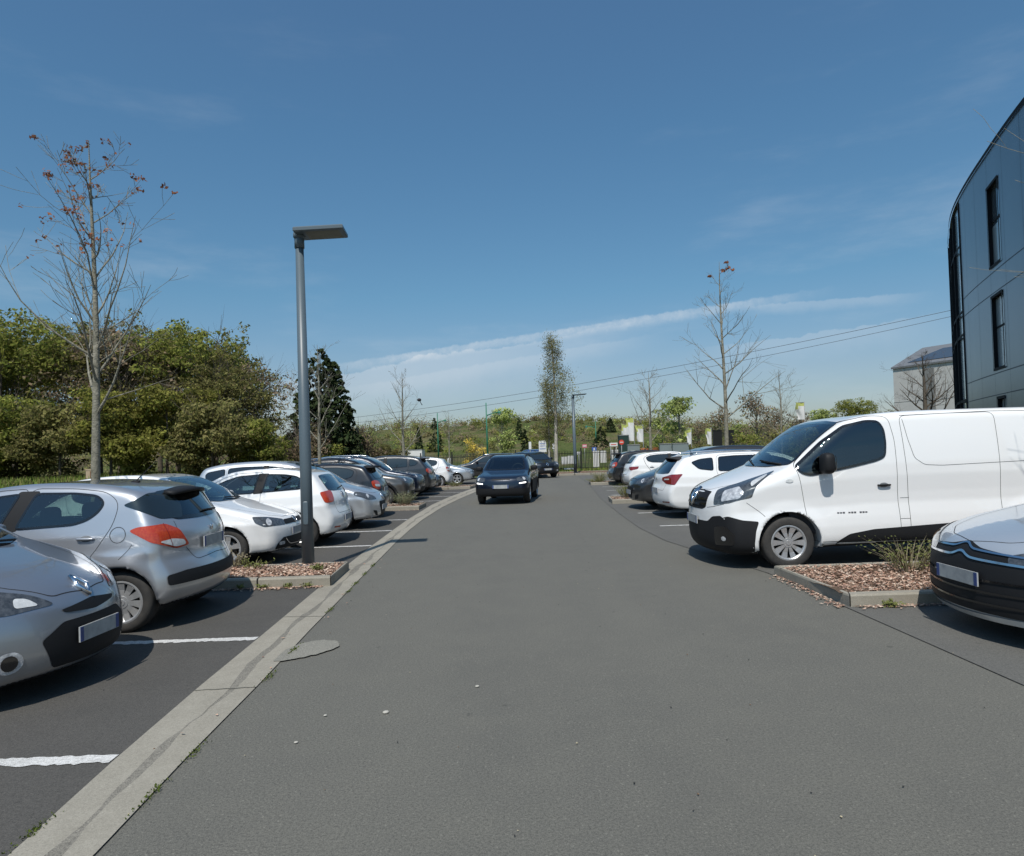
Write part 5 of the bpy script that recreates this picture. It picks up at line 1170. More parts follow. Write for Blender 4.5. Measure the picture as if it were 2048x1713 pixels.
# weeds and low plants on the islands
def tuft(name, label, cat, x, y, z, r_, h_, n_, m_, seed, group=None, leafy=0.0):
    rd = random.Random(seed); mb = MB()
    for k_ in range(n_):
        a = rd.uniform(0, 6.28); q = rd.random() ** .6 * r_ * .45; bx_, by_ = q * math.cos(a), q * math.sin(a); hh = h_ * rd.uniform(.5, 1); lean = rd.uniform(.1, 1) * r_
        ex, ey = bx_ + lean * math.cos(a + rd.gauss(0, .5)), by_ + lean * math.sin(a + rd.gauss(0, .5)); w_ = rd.uniform(.003, .006)
        p0, p1, p2 = Vector((bx_, by_, 0)), Vector(((bx_ * .6 + ex * .4), (by_ * .6 + ey * .4), hh * .6)), Vector((ex, ey, hh)); sd = Vector((-math.sin(a), math.cos(a), 0)) * w_
        mb.add([tuple(v) for v in (p0 - sd, p0 + sd, p1 + sd, p1 - sd, p2)], [(0, 1, 2, 3), (3, 2, 4)], 0)
        if leafy:
            for t in np.linspace(.3, 1, int(10 * leafy)):
                c = p0.lerp(p1, min(1, t / .6)) if t < .6 else p1.lerp(p2, (t - .6) / .4); s_ = rd.uniform(.010, .024); d = Vector((rd.gauss(0, 1), rd.gauss(0, 1), rd.gauss(.3, .8))).normalized(); e = d.orthogonal().normalized() * s_ * .4
                mb.add([tuple(c), tuple(c + d * s_ + e), tuple(c + d * s_ * 2), tuple(c + d * s_ - e)], [(0, 1, 2, 3)], 1)
    o = mb.obj(name, [DRYW if leafy else m_, m_], smoothf=False); o.location = (x, y, z); tag(o, label, cat, group)
    return o
GREYG = mat('sage_leaf', (.16, .18, .10), .85, spec=.2)
tuft('shrub', 'low twiggy shrub on the bark island in front of the white van', 'shrub', 4.50, 7.95, .11, .38, .40, 90, WEED, 1, leafy=.45)
tuft('shrub', 'dried twiggy shrub with bare stems beside the white van sill', 'shrub', 4.95, 8.1, .11, .34, .34, 70, WEED, 2, leafy=.6)
tuft('weed', 'small green weed growing at the kerb corner of the near right island', 'weed', 3.62, 6.74, .012, .07, .05, 26, WEED, 3, leafy=.6)
for k_, (x, y) in enumerate(((-4.35, 9.75), (-4.0, 9.85), (-3.68, 9.70), (-4.7, 9.6))):
    tuft('weed', ['tall green weed below the bumper of the white supermini', 'dry brown weed below the bumper of the white supermini', 'leafy weed nearest the lamp post on its island', 'weed patch behind the silver hatchback bumper'][k_], 'weed', x, y, .1, .22, (.24, .30, .16, .14)[k_], 22, WEED if k_ != 1 else DRYW, 20 + k_, 'weeds on the near lamp island', leafy=.9)
tuft('weed', 'tiny green weed between the lamp post foot and the kerb corner', 'weed', -2.68, 9.35, .11, .08, .09, 30, WEED, 30, leafy=.6)
for k_, x in enumerate((-3.5, -3.2, -2.9, -2.66)): tuft('weed', ('weed at the foot of the near left kerb below the silver hatchback bumper', 'second weed along the foot of the near left kerb', 'third weed along the foot of the near left kerb', 'weed at the foot of the near left kerb next to its corner')[k_], 'weed', x, 8.76, .012, .06, .045, 14, WEED, 40 + k_, 'weeds along the near left kerb', leafy=.5)
tuft('shrub', 'bushy grey green sage plant in front of the warm grey car', 'shrub', -3.35, 21.2, .1, .38, .42, 150, GREYG, 50, leafy=.9)
tuft('shrub', 'loose green shrub at the left end of the island beside the dark grey car', 'shrub', 3.45, 21.2, .1, .36, .44, 110, WEED, 51, leafy=.9)
tuft('shrub', 'green shrub on the grassy island beside the black hatchback', 'shrub', 3.95, 31.6, .1, .45, .50, 120, WEED, 52, leafy=.9)
tuft('weed', 'spreading weeds at the tip of the far right island', 'weed', 3.75, 31.4, .1, .5, .18, 130, WEED, 53, leafy=.6)
tuft('weed', 'weeds on the island in front of the small white car', 'weed', -2.7, 31.8, .1, .4, .25, 90, WEED, 54, leafy=.6)
# grass fringes: stuff
mb = MB(); rd = random.Random(5)
def blade(x, y, z, h_, w_):
    a = rd.uniform(0, 6.28); l_ = rd.uniform(.2, .6) * h_
    mb.add([(x - w_ * math.sin(a), y + w_ * math.cos(a), z), (x + w_ * math.sin(a), y - w_ * math.cos(a), z), (x + l_ * math.cos(a), y + l_ * math.sin(a), z + h_)], [(0, 1, 2)], rd.choice((0, 0, 1)))
for k_ in range(26000):
    x, y = -8.2 - 17 * rd.random() ** 1.3, rd.uniform(8, 42); blade(x, y, hz(x, y) - .02, rd.uniform(.12, .30), .018)
for k_ in range(9000):
    x, y = rd.uniform(-12, 20), rd.uniform(47.5, 57); blade(x, y, hz(x, y) - .02, rd.uniform(.08, .30), .03)
mb.obj('grass', [mat('grass_green', (.13, .18, .035), .9, spec=.1), mat('grass_dry', (.20, .18, .07), .9, spec=.1)], smoothf=False, kind='stuff')

# ------------------------------------------------------------------ lamp posts
LGREY = mat('lamp_grey', (.085, .115, .135), .42, noise=(3, .35, (.10, .135, .155)))
LUNDER = mat('lamp_underside', (.13, .13, .10), .5, bump=(70, .8, .02))
def flat_lamp(x, y, z, h_, label, r0=.088, r1=.058, L_=.66, ang=0.0, tilt=.05):
    t = thing('street_lamp', label, 'street lamp', (x, y, z), ang)
    mb = MB(); mb.tube([(0, 0, 0), (0, 0, h_ * .3), (0, 0, h_ - .16)], [r0, r0 * .93, r1], 24); mb.obj('pole', [LGREY], t)
    mb = MB(); mb.sell((0, -r0 * .965, .75), (.075, .02, .34), 6, 10, 8); mb.obj('access_door', [LGREY], t)
    mb = MB(); mb.lathe([(0, -.005), (r0 * 1.7, -.005), (r0 * 1.7, .012), (r0 * .9, .02)], 24); mb.obj('base_plate', [LGREY], t)
    mb = MB(); mb.tube([(0, 0, h_ - .19), (0, 0, h_ + .0)], [r1 + .012, r1 + .012], 20); mb.box((0, 0, h_ - .015), (.14, .14, .07)); mb.obj('bracket', [LGREY], t)
    mb = MB(); a, b = -.04, L_; w_ = .23; s_ = tilt; e = .03
    P = []
    for zz, ins in ((.055, .012), (.04, 0), (.0, .0), (-.012, .02)):
        for (px, py) in ((a + ins, -w_ + ins), (b - ins, -w_ + ins), (b - ins, w_ - ins), (a + ins, w_ - ins)): P.append((px, py, h_ + zz + px * s_))
    F = [(3, 2, 1, 0)[::-1]]
    for k_ in range(3):
        for i in range(4): j = (i + 1) % 4; F.append((k_ * 4 + i, k_ * 4 + j, k_ * 4 + 4 + j, k_ * 4 + 4 + i)[::-1])
    F.append((12, 13, 14, 15)[::-1]); mb.add(P, F, 0); hd = mb.obj('lamp_head', [LGREY], t, smoothf=False)
    mb = MB(); mb.add([(a + .16, -w_ + .05, h_ - .0135 + .12 * s_), (b - .06, -w_ + .05, h_ - .0135 + (b - .06) * s_), (b - .06, w_ - .05, h_ - .0135 + (b - .06) * s_), (a + .16, w_ - .05, h_ - .0135 + .12 * s_)], [(3, 2, 1, 0)])
    mb.obj('diffuser', [LUNDER], hd, smoothf=False)
    return t
flat_lamp(-2.98, 9.93, .105, 4.76, 'tall grey post with a flat lamp head standing in the near left island', ang=R(4))
flat_lamp(4.0, 44.3, .10, 5.0, 'distant grey post with a flat lamp head at the end of the road', r0=.11, r1=.085, L_=.85, ang=R(8))
GREENP = mat('green_lamp_paint', (.025, .16, .095), .5); GLOBE = mat('lamp_globe', (.72, .74, .72), .3)
def green_lamp(x, y, z, h_, label, arm=1.1, side=1):
    t = thing('street_lamp', label, 'street lamp', (x, y, z), 0, None)
    mb = MB(); mb.tube([(0, 0, 0), (0, 0, h_ * .5), (0, 0, h_)], [.10, .08, .05], 12); mb.obj('pole', [GREENP], t)
    mb = MB(); mb.tube([(0, 0, h_ * .80), (side * arm * .5, 0, h_ * .83), (side * arm, 0, h_ * .85)], [.06, .05, .05], 8); mb.obj('arm', [GREENP], t)
    mb = MB(); mb.lathe([(.01, .28), (.10, .22), (.17, .02), (.15, 0)], 14, 'z', (side * (arm + .05), 0, h_ * .85 - .16)); hd = mb.obj('lamp_head', [GREENP], t)
    mb = MB(); mb.sell((side * (arm + .05), 0, h_ * .85 - .20), (.26, .26, .22), 2, 12, 8); mb.obj('globe', [GLOBE], hd)
green_lamp(-2.45, 68, .2, 6.3, 'tall green lamp post with a round lamp on its right arm behind the fence', 1.25, 1)
green_lamp(11.2, 92, .9, 4.4, 'small distant green lamp post with its arm pointing left', 1.2, -1)
green_lamp(-9.0, 84, .6, 6.0, 'slim distant green post seen through the bare trees', .9, 1)
# ------------------------------------------------------------------ vegetation
def leaf_mat(name, cols, trans=.35):
    M = bpy.data.materials.new(name); M.use_nodes = True; t = M.node_tree; t.nodes.clear(); n = t.nodes.new; l = t.links.new
    g = n('ShaderNodeNewGeometry'); r_ = n('ShaderNodeValToRGB'); l(g.outputs['Random Per Island'], r_.inputs[0])
    e = r_.color_ramp.elements; e[0].color = (*cols[0], 1); e[1].color = (*cols[-1], 1)
    for i, c in enumerate(cols[1:-1]): q = e.new((i + 1) / (len(cols) - 1)); q.color = (*c, 1)
    no = n('ShaderNodeTexNoise'); no.inputs['Scale'].default_value = .55; no.inputs['Detail'].default_value = 3; l(g.outputs['Position'], no.inputs['Vector'])
    mr = n('ShaderNodeMapRange'); mr.inputs[1].default_value = .35; mr.inputs[2].default_value = .65; mr.inputs[3].default_value = .62; mr.inputs[4].default_value = 1.3; l(no.outputs['Fac'], mr.inputs[0])
    for e_ in r_.color_ramp.elements: e_.color = tuple(min(1, v * (2.4 if 'needles' not in name else 1.5)) for v in e_.color[:3]) + (1,)
    mu = n('ShaderNodeVectorMath'); mu.operation = 'SCALE'; l(r_.outputs[0], mu.inputs[0]); l(mr.outputs[0], mu.inputs['Scale'])
    d = n('ShaderNodeBsdfDiffuse'); tr = n('ShaderNodeBsdfTranslucent'); l(mu.outputs[0], d.inputs[0]); l(mu.outputs[0], tr.inputs[0])
    ms = n('ShaderNodeMixShader'); ms.inputs[0].default_value = trans; l(d.outputs[0], ms.inputs[1]); l(tr.outputs[0], ms.inputs[2])
    o = n('ShaderNodeOutputMaterial'); l(ms.outputs[0], o.inputs[0]); MATS[name] = M; return M
LF_GREEN = leaf_mat('spring_leaves', [(.055, .070, .016), (.100, .112, .026), (.140, .145, .036), (.080, .088, .022), (.115, .095, .040)], .45)
LF_OLIVE = leaf_mat('olive_leaves', [(.055, .058, .020), (.095, .092, .032), (.125, .115, .045), (.085, .070, .035)], .45)
LF_YELLOW = leaf_mat('yellow_green_leaves', [(.085, .095, .020), (.135, .135, .032), (.11, .10, .03), (.07, .07, .02)], .45)
LF_BROWN = leaf_mat('bud_brown_twigs', [(.095, .070, .045), (.14, .105, .07), (.075, .06, .045), (.10, .10, .04)])
LF_DARK = leaf_mat('conifer_needles', [(.014, .022, .010), (.026, .038, .015), (.040, .048, .022), (.020, .028, .014)], .1)
LF_RED = leaf_mat('copper_leaves', [(.13, .045, .022), (.20, .075, .035), (.16, .07, .03)])
LF_GOLD = leaf_mat('golden_twigs', [(.28, .20, .035), (.36, .27, .06), (.20, .16, .04)])
LF_PALE = leaf_mat('pale_young_leaves', [(.12, .15, .045), (.18, .20, .07), (.10, .12, .04)])
DRYLEAF = leaf_mat('dry_orange_leaves', [(.11, .050, .03), (.16, .07, .04), (.10, .05, .03)])
BARK = mat('pale_bark', (.30, .28, .22), .9, noise=(11, 1.0, (.13, .125, .09)), bump=(40, .7, .02))
BARKD = mat('dark_bark', (.085, .07, .055), .95, noise=(7, .7, (.14, .12, .09)), bump=(30, .7, .02))
BIRCH = mat('birch_bark', (.48, .45, .38), .9, noise=(4, .8, (.22, .20, .16)))
def leaves(C, nper, rad, size, rng, flat=.6, droop=0.0):
    """nper leaves round each clump centre -> quads"""
    n_ = len(C) * nper; c = np.repeat(C, nper, 0); d = rng.normal(size=(n_, 3)); d /= np.linalg.norm(d, axis=1)[:, None]
    rr_ = rad if np.isscalar(rad) else np.repeat(rad, nper)[:, None]
    p = c + d * (rng.random((n_, 1)) ** .5) * rr_ * np.array([1, 1, flat]); p[:, 2] -= droop * rng.random(n_)
    o_ = d + rng.normal(size=(n_, 3)) * .55 + np.array([-.1, -.25, .35]); a = np.cross(o_, rng.normal(size=(n_, 3))); a /= np.linalg.norm(a, axis=1)[:, None] + 1e-9; b = np.cross(o_, a); b /= np.linalg.norm(b, axis=1)[:, None] + 1e-9
    s_ = size * rng.uniform(.5, 1.2, (n_, 1)); a = a * s_; b = b * s_ * .55
    V = np.stack([p - a, p + b, p + a, p - b], 1).reshape(-1, 3); return V
def quads(V): return np.arange(len(V)).reshape(-1, 4)
def crown_points(n_, w, h_, rng, shape='round', lumps=9, hollow=.5):
    """clump centres of an uneven crown standing on z=0, height h_, width w"""
    L_ = []; 
    for k_ in range(lumps):
        a = rng.uniform(0, 6.28); t = rng.uniform(.12, .92)
        if shape == 'round': env = math.sin(math.pi * min(1, t * .85 + .12)) ** .6
        elif shape == 'cone': env = (1 - t) ** .8 + .04
        elif shape == 'birch': env = (.35 + .65 * math.sin(math.pi * (1 - t) ** .75)) * (1 - t * .45)
        else: env = 1.0 - .4 * t
        q = rng.uniform(.35, .85); L_.append((math.cos(a) * w / 2 * env * q, math.sin(a) * w / 2 * env * q, t * h_, (.20 + .16 * rng.random()) * min(w, h_) * (.55 + .5 * env)))
    L_ = np.array(L_); pick = rng.integers(0, len(L_), n_); d = rng.normal(size=(n_, 3)); d /= np.linalg.norm(d, axis=1)[:, None]
    r_ = (hollow + (1 - hollow) * rng.random((n_, 1))); P = L_[pick, :3] + d * r_ * L_[pick, 3:4] * np.array([1, 1, .8]); P[:, 2] = np.clip(P[:, 2], .1, h_ * 1.02); return P
def limb(mb, p, d, length, r_, depth, rd, tips, up=.25, segs=5, mi=0, twig=.5, ang=(25, 55)):
    pts = [Vector(p)]; rad = [r_]; q = Vector(p); dd = Vector(d).normalized()
    for i in range(segs):
        dd = (dd + Vector((rd.gauss(0, .11), rd.gauss(0, .11), rd.gauss(0, .06) + up * .22))).normalized(); q = q + dd * length / segs; pts.append(q.copy()); rad.append(max(r_ * (1 - .85 * (i + 1) / segs), .0028))
    mb.tube(pts, rad, 6 if depth > 1 else (4 if depth == 1 else 3), mi, cap=False)
    tips.append(pts[-1])
    if depth > 0:
        nb = rd.randint(3, 5) if depth > 1 else rd.randint(3, 4)
        for k_ in range(nb):
            i = rd.randint(1, segs - 1 if depth > 0 else segs); t = pts[i]; dv = (pts[i + 1] - pts[i]).normalized(); ax = dv.orthogonal().normalized(); ax.rotate(Matrix.Rotation(rd.uniform(0, 6.28), 3, dv))
            nd = dv.copy(); nd.rotate(Matrix.Rotation(R(rd.uniform(*ang)), 3, ax)); limb(mb, t, nd, length * rd.uniform(.35, .62), rad[i] * .6, depth - 1, rd, tips, up, 4, mi, twig, ang)
def bare_tree(x, y, z, H, r0, spread, seed, label, first=.30, nb=14, depth=2, nleaf=0, group=None, name='bare_tree', leafmat=None, leafsize=.05, lean=0.0, steep=(28, 60), leafall=0, barkm=None, topleaf=.55, side=None):
    rd = random.Random(seed); root = thing(name, label, 'tree', (x, y, z), 0, group)
    mb = MB(); n_ = 12; pts = []; rad = []
    for i in range(n_ + 1):
        t = i / n_; pts.append(Vector((lean * t * H + .035 * H * .1 * math.sin(t * 7 + seed), .02 * math.sin(t * 5 + seed), t * H))); rad.append(r0 * (1.15 if i == 0 else 1) * (1 - t) ** .8 + .004)
    mb.tube(pts, rad, 12, cap=False); mb.obj('trunk', [barkm or BARK], root)
    mb = MB(); tips = []
    for k_ in range(nb):
        t = first + (1 - first) * ((k_ + rd.uniform(0, .8)) / nb) ** .9 * .93; i = min(n_ - 1, int(t * n_)); f = t * n_ - i; p = pts[i].lerp(pts[i + 1], f); rr_ = rad[i] * .42
        a = k_ * 2.4 + rd.uniform(-.5, .5)
        if side and k_ % 2 == 0: a = side + rd.uniform(-.7, .7)
        el = R(rd.uniform(*steep)); d = Vector((math.cos(a) * math.sin(el), math.sin(a) * math.sin(el), math.cos(el)))
        L_ = spread * (1.15 - .93 * max(0, (t - first) / (1 - first))) * rd.uniform(.65, 1.1); limb(mb, p, d, L_, rr_, depth, rd, tips, segs=6)
    mb.obj('branches', [barkm or BARK], root)
    if nleaf or leafall:
        rng = np.random.default_rng(seed); T = np.array([tuple(t) for t in tips]); hi = T[T[:, 2] > H * topleaf]; C = hi[rng.integers(0, len(hi), nleaf)] if nleaf and len(hi) else np.zeros((0, 3))
        if leafall: C = np.concatenate([C, T[rng.integers(0, len(T), leafall)]])
        V = leaves(C, 5, .07 if nleaf else .22, leafsize, rng); link('crown', make_mesh('crown', V, quads(V), [leafmat or DRYLEAF], smoothf=False), root)
    return root
ISL = 'bare young trees on the planting islands'
bare_tree(-5.72, 9.5, .1, 6.05, .064, 1.95, 4, 'bare young tree with orange dry leaves in its top beside the nearest lamp post island', first=.36, nb=23, nleaf=110, group=ISL, topleaf=.72, leafsize=.030, steep=(25, 66))
bare_tree(-5.85, 21.0, .1, 5.0, .065, 1.7, 9, 'bare young tree in front of the dark conifer', first=.33, nb=14, group=ISL)
bare_tree(-5.0, 31.8, .1, 5.4, .085, 1.9, 14, 'bare young tree with a dark scrap caught at a branch tip', first=.30, nb=14, group=ISL)
bare_tree(-4.6, 50.5, .1, 4.5, .07, 1.9, 15, 'small bare tree beyond the far left row of parked cars', first=.40, nb=10, group=ISL)
bare_tree(6.55, 21.1, .1, 7.15, .074, 1.95, 5, 'tall bare tree with a few rusty leaves behind the white estate car', first=.30, nb=19, nleaf=8, group=ISL, topleaf=.93, leafsize=.07, steep=(30, 66))
bare_tree(6.35, 31.6, .1, 5.0, .085, 1.9, 21, 'small bare tree right of the white and yellow flags', first=.34, nb=14, group=ISL)
bare_tree(12.5, 32.0, .05, 5.0, .06, 1.9, 22, 'slender bare tree above the white van bonnet', first=.30, nb=13, group=ISL)
bare_tree(7.5, 7.3, .1, 5.8, .060, 2.7, 33, 'bare tree just outside the right edge reaching its twigs over the dark building', first=.30, nb=15, group=ISL, nleaf=14, topleaf=.5, leafsize=.03, side=math.pi, steep=(35, 68))
bare_tree(24.6, 41, .1, 6.6, .20, 3.2, 41, 'spreading bare tree at the foot of the dark curved building', first=.22, nb=16, depth=3, steep=(30, 70), barkm=BARKD)
# scrap caught in the third tree
mb = MB(); mb.sell((0, 0, 0), (.20, .14, .15), 2.2, 9, 6, .4); mb.tube([(.03, 0, -.04), (.07, .02, -.15), (.13, .01, -.24)], [.02, .014, .022], 6)
o = mb.obj('plastic_scrap', [mat('scrap_dark', (.018, .016, .02), .6)], smoothf=True); o.location = (-4.22, 31.8, 4.15); tag(o, 'dark plastic scrap dangling from a bare branch tip above the far cars', 'plastic scrap')

RNG = np.random.default_rng(7)
def leafy_variant(w, h_, n_, nper, size, seed, shape='round', m_=None, trunk_r=.16, trunk_h=.35, hollow=.45, rad=.38, lumps=11, bark=None, twigs=26, flat=.6, droop=0.0):
    rng = np.random.default_rng(seed); rd = random.Random(seed); C = crown_points(n_, w, h_ * (1 - trunk_h * .5), rng, shape, lumps, hollow); C[:, 2] += h_ * trunk_h * .5
    V = leaves(C, nper, rad, size, rng, flat, droop); crown = make_mesh('crown', V, quads(V), [m_], smoothf=False)
    mb = MB(); tips = []; mb.tube([(0, 0, -.3), (.04, 0, h_ * .3), (0, .05, h_ * .62), (.02, 0, h_ * .9)], [trunk_r, trunk_r * .75, trunk_r * .45, .02], 8, cap=False)
    for k_ in range(twigs):
        a = rd.uniform(0, 6.28); z = rd.uniform(.12, .75) * h_; el = R(rd.uniform(15, 60)); limb(mb, (0, 0, z), (math.cos(a) * math.sin(el), math.sin(a) * math.sin(el), math.cos(el)), w * rd.uniform(.35, .58), trunk_r * .3, 1, rd, tips, segs=4)
    return crown, mb.mesh('trunk', [bark or BARKD])
VAR = dict(
    oak=leafy_variant(8, 9.4, 520, 30, .125, 1, m_=LF_GREEN, lumps=16, rad=.55, hollow=.55),
    oak2=leafy_variant(7.5, 9.6, 420, 28, .125, 2, m_=LF_OLIVE, lumps=15, rad=.55, hollow=.4, twigs=44),
    thin=leafy_variant(5.5, 8, 170, 14, .13, 3, m_=LF_OLIVE, lumps=12, rad=.5, twigs=55, hollow=.3),
    twiggy=leafy_variant(6.5, 8.2, 200, 16, .12, 13, m_=LF_BROWN, lumps=13, rad=.6, twigs=70, hollow=.3),
    bush=leafy_variant(4.6, 3.7, 400, 28, .10, 4, 'bush', m_=LF_OLIVE, trunk_r=.08, trunk_h=.05, lumps=12, rad=.42, twigs=20, hollow=.6),
    bush2=leafy_variant(4.4, 4.0, 400, 28, .10, 5, 'bush', m_=LF_YELLOW, trunk_r=.08, trunk_h=.05, lumps=12, rad=.40, twigs=14, hollow=.6),
    bush3=leafy_variant(4.2, 3.6, 380, 27, .10, 6, 'bush', m_=LF_GREEN, trunk_r=.08, trunk_h=.05, lumps=11, rad=.42, twigs=16, hollow=.6),
    brown=leafy_variant(4.5, 4.0, 220, 18, .10, 8, 'bush', m_=LF_BROWN, trunk_r=.10, trunk_h=.1, lumps=10, rad=.5, twigs=50, hollow=.3),
    young=leafy_variant(2.6, 4.6, 150, 14, .11, 9, 'birch', m_=LF_PALE, trunk_r=.07, trunk_h=.3, lumps=10, rad=.35, twigs=26, bark=BARK),
    youngb=leafy_variant(3.0, 5.2, 120, 12, .10, 10, 'round', m_=LF_BROWN, trunk_r=.09, trunk_h=.4, lumps=10, rad=.4, twigs=40, bark=BARK),
)
WD_ = 'trees of the wood behind the left verge'
def plant_tree(kind, x, y, s_, label, cat='tree', group=None, rz=0.0, sz=1.0, name=None, dz=0.0):
    cr, tr = VAR[kind]; t = thing(name or ('leafy_tree' if cat == 'tree' else cat), label, cat, (x, y, hz(x, y) + dz - .05), rz, group); t.scale = (s_, s_, s_ * sz * (.94 if group == WD_ else 1))
    link('trunk', tr, t); link('crown', cr, t); return t
WD = 'trees of the wood behind the left verge'
ordn = ['first', 'second', 'third', 'fourth', 'fifth', 'sixth', 'seventh', 'eighth', 'ninth', 'tenth', 'eleventh', 'twelfth']
W_ = [('oak', -31.5, 38, 1.0), ('oak', -27.0, 36.5, .98), ('oak2', -23.6, 39.5, 1.0), ('twiggy', -21.3, 37.5, 1.02), ('oak', -18.9, 39.0, .93), ('thin', -16.3, 38.0, .90), ('oak2', -15.3, 37.5, .66), ('thin', -14.3, 38.5, .58)]
for i, (k_, x, y, s_) in enumerate(W_):
    plant_tree(k_, x, y, s_, 'spring tree of the wood behind the left verge, %s from the left edge' % ordn[i], group=WD, rz=i * 1.9)
for i, (k_, x, y, s_) in enumerate([('oak2', -34, 47, 1.05), ('oak2', -29, 48, 1.1), ('twiggy', -24.5, 48, 1.15), ('oak2', -20.5, 47, 1.0), ('twiggy', -17.2, 46, .85)]):
    plant_tree(k_, x, y, s_, 'taller back row tree in the wood on the left, %s of the row' % ordn[i], group='back row trees of the left wood', rz=i * 1.3)
BU = 'bushes along the foot of the left wood'
for i, (k_, x, y, s_) in enumerate([('bush3', -30.5, 33.5, 1.0), ('bush', -27.2, 33, 1.05), ('bush3', -24.4, 34, 1.1), ('bush', -21.8, 33.2, .95), ('bush2', -19.2, 33, 1.0), ('bush2', -16.9, 33.8, 1.05), ('bush', -14.6, 33.5, 1.0), ('bush3', -12.6, 34.6, .9), ('brown', -11.6, 37.5, .85), ('bush3', -10.6, 38.5, .62), ('brown', -9.3, 43.0, .85), ('bush', -7.9, 44.0, .62)]):
    plant_tree(k_, x, y, s_, 'dense bush along the foot of the left wood, %s from the left edge' % ordn[i], 'bush', BU, rz=i * 2.1)
# the dark many-tipped conifer: flattened sprays on radiating boughs
def conifer(x, y, z, H, w, seed, label, spires=3, n_=420, nper=12, size=.13, m_=None, cat='conifer', group=None, detail=True):
    rng = np.random.default_rng(seed); rd = random.Random(seed); root = thing('conifer', label, cat, (x, y, z), 0, group); C = []; rad = []
    sp = [(0, 0, H, w)] + [(w * .16 * math.cos(a), w * .16 * math.sin(a), H * rd.uniform(.86, .97), w * .72) for a in np.linspace(.3, 5.5, spires - 1)] if spires > 1 else [(0, 0, H, w)]
    for (sx, sy, sh, sw) in sp:
        for k_ in range(n_ // len(sp)):
            t = 1 - (1 - rng.random()) ** .55 if rng.random() < .4 else rng.random() ** 1.25; t = min(t, .995); a = rng.uniform(0, 6.28); prof = min(1, (1 - t) ** .72 * 1.02) * (1 if t > .12 else .75 + 2 * t)
            q = sw / 2 * prof * rng.uniform(.62, 1.04); C.append((sx + q * math.cos(a), sy + q * math.sin(a), t * sh + q * .10)); rad.append(.10 + .26 * (1 - t) * min(1, w / 4))
    C = np.array(C); rad = np.array(rad); V = leaves(C, nper, rad, size, rng, .55); link('crown', make_mesh('crown', V, quads(V), [m_ or LF_DARK], smoothf=False), root)
    mb = MB()
    for (sx, sy, sh, sw) in sp: mb.tube([(0, 0, -.2), (sx, sy, sh * .3), (sx, sy, sh)], [w * .035, w * .025, .01], 7, cap=False)
    if detail:
        for k_ in range(60):
            a = rd.uniform(0, 6.28); t = rd.uniform(.05, .85); q = w / 2 * (1 - t) ** .72 * 1.0; mb.tube([(0, 0, t * H), (q * .6 * math.cos(a), q * .6 * math.sin(a), t * H - .05), (q * math.cos(a), q * math.sin(a), t * H + q * .14)], [.03, .02, .004], 4, cap=False)
    mb.obj('trunk', [BARKD], root); return root
conifer(-11.0, 40.0, .45, 7.6, 5.0, 3, 'big dark conifer with several pointed tips behind the lamp post', 4, 1100, 14, .15)
for i, (px_, Y_, top, wpx, lb) in enumerate([(871, 96, 836, 20, 'round dark conifer standing on the hill skyline beyond the bare tree'), (838, 84, 854, 14, 'dark conifer on the lower hillside left of the centre'), (1040, 104, 833, 10, 'small dark conifer on the hill crest left of the birch'),
                                       (1051, 88, 858, 12, 'brownish dark conifer halfway up the hill left of the birch'), (1223, 108, 835, 14, 'pointed dark conifer high on the hill right of the birch'), (1203, 92, 853, 20, 'broad dark conifer on the hillside left of the flags')]):
    X_ = (px_ - 1024 - .033 * 40) / 1380 * Y_; zt = 1.64 + (903 - .033 * (px_ - 1024) - top) * Y_ / 1380; zg = hz(X_, Y_); H_ = max(1.6, zt - zg); w_ = wpx * Y_ / 1380 * 1.6
    conifer(X_, Y_, zg - .1, H_, w_ * 1.1, 60 + i, lb, 1, 130, 9, .16, group='lone conifers on the far hill', detail=False)
# hill scrub: one mass
def hill_scrub():
    rng = np.random.default_rng(22); Vs = []; mats_ = []; F0 = []
    for mi_, (m_, cnt, szz) in enumerate([(LF_OLIVE, 470, .17), (LF_GREEN, 300, .16), (LF_BROWN, 420, .15), (LF_PALE, 60, .15)]):
        x = rng.uniform(-75, 70, cnt); y = 72 + 75 * rng.random(cnt) ** .8; keep = ~((np.abs(x - .5) < 9) & (y < 92) & (rng.random(cnt) < .75)); x, y = x[keep], y[keep]
        s_ = rng.uniform(.5, 1.5, len(x)) * (1 + .2 * (y > 120)); s_[(x > 24)] *= 1.9; s_[(x < -16)] *= 1.3; z = np.array([hz(a, b) for a, b in zip(x, y)])
        C = np.c_[x, y, z + s_ * .45]; V = leaves(C, 90, s_, szz, rng, .75); Vs.append(V); F0.append(np.full(len(V) // 4, mi_))
    V = np.concatenate(Vs); link('hillside_scrub', make_mesh('hillside_scrub', V, quads(V), [LF_OLIVE, LF_GREEN, LF_BROWN, LF_PALE], np.concatenate(F0), False), kind='stuff')
hill_scrub()
def px2(px_, Y_): return (px_ - 1024) / 1380 * Y_
YT = 'young trees beyond the fence'
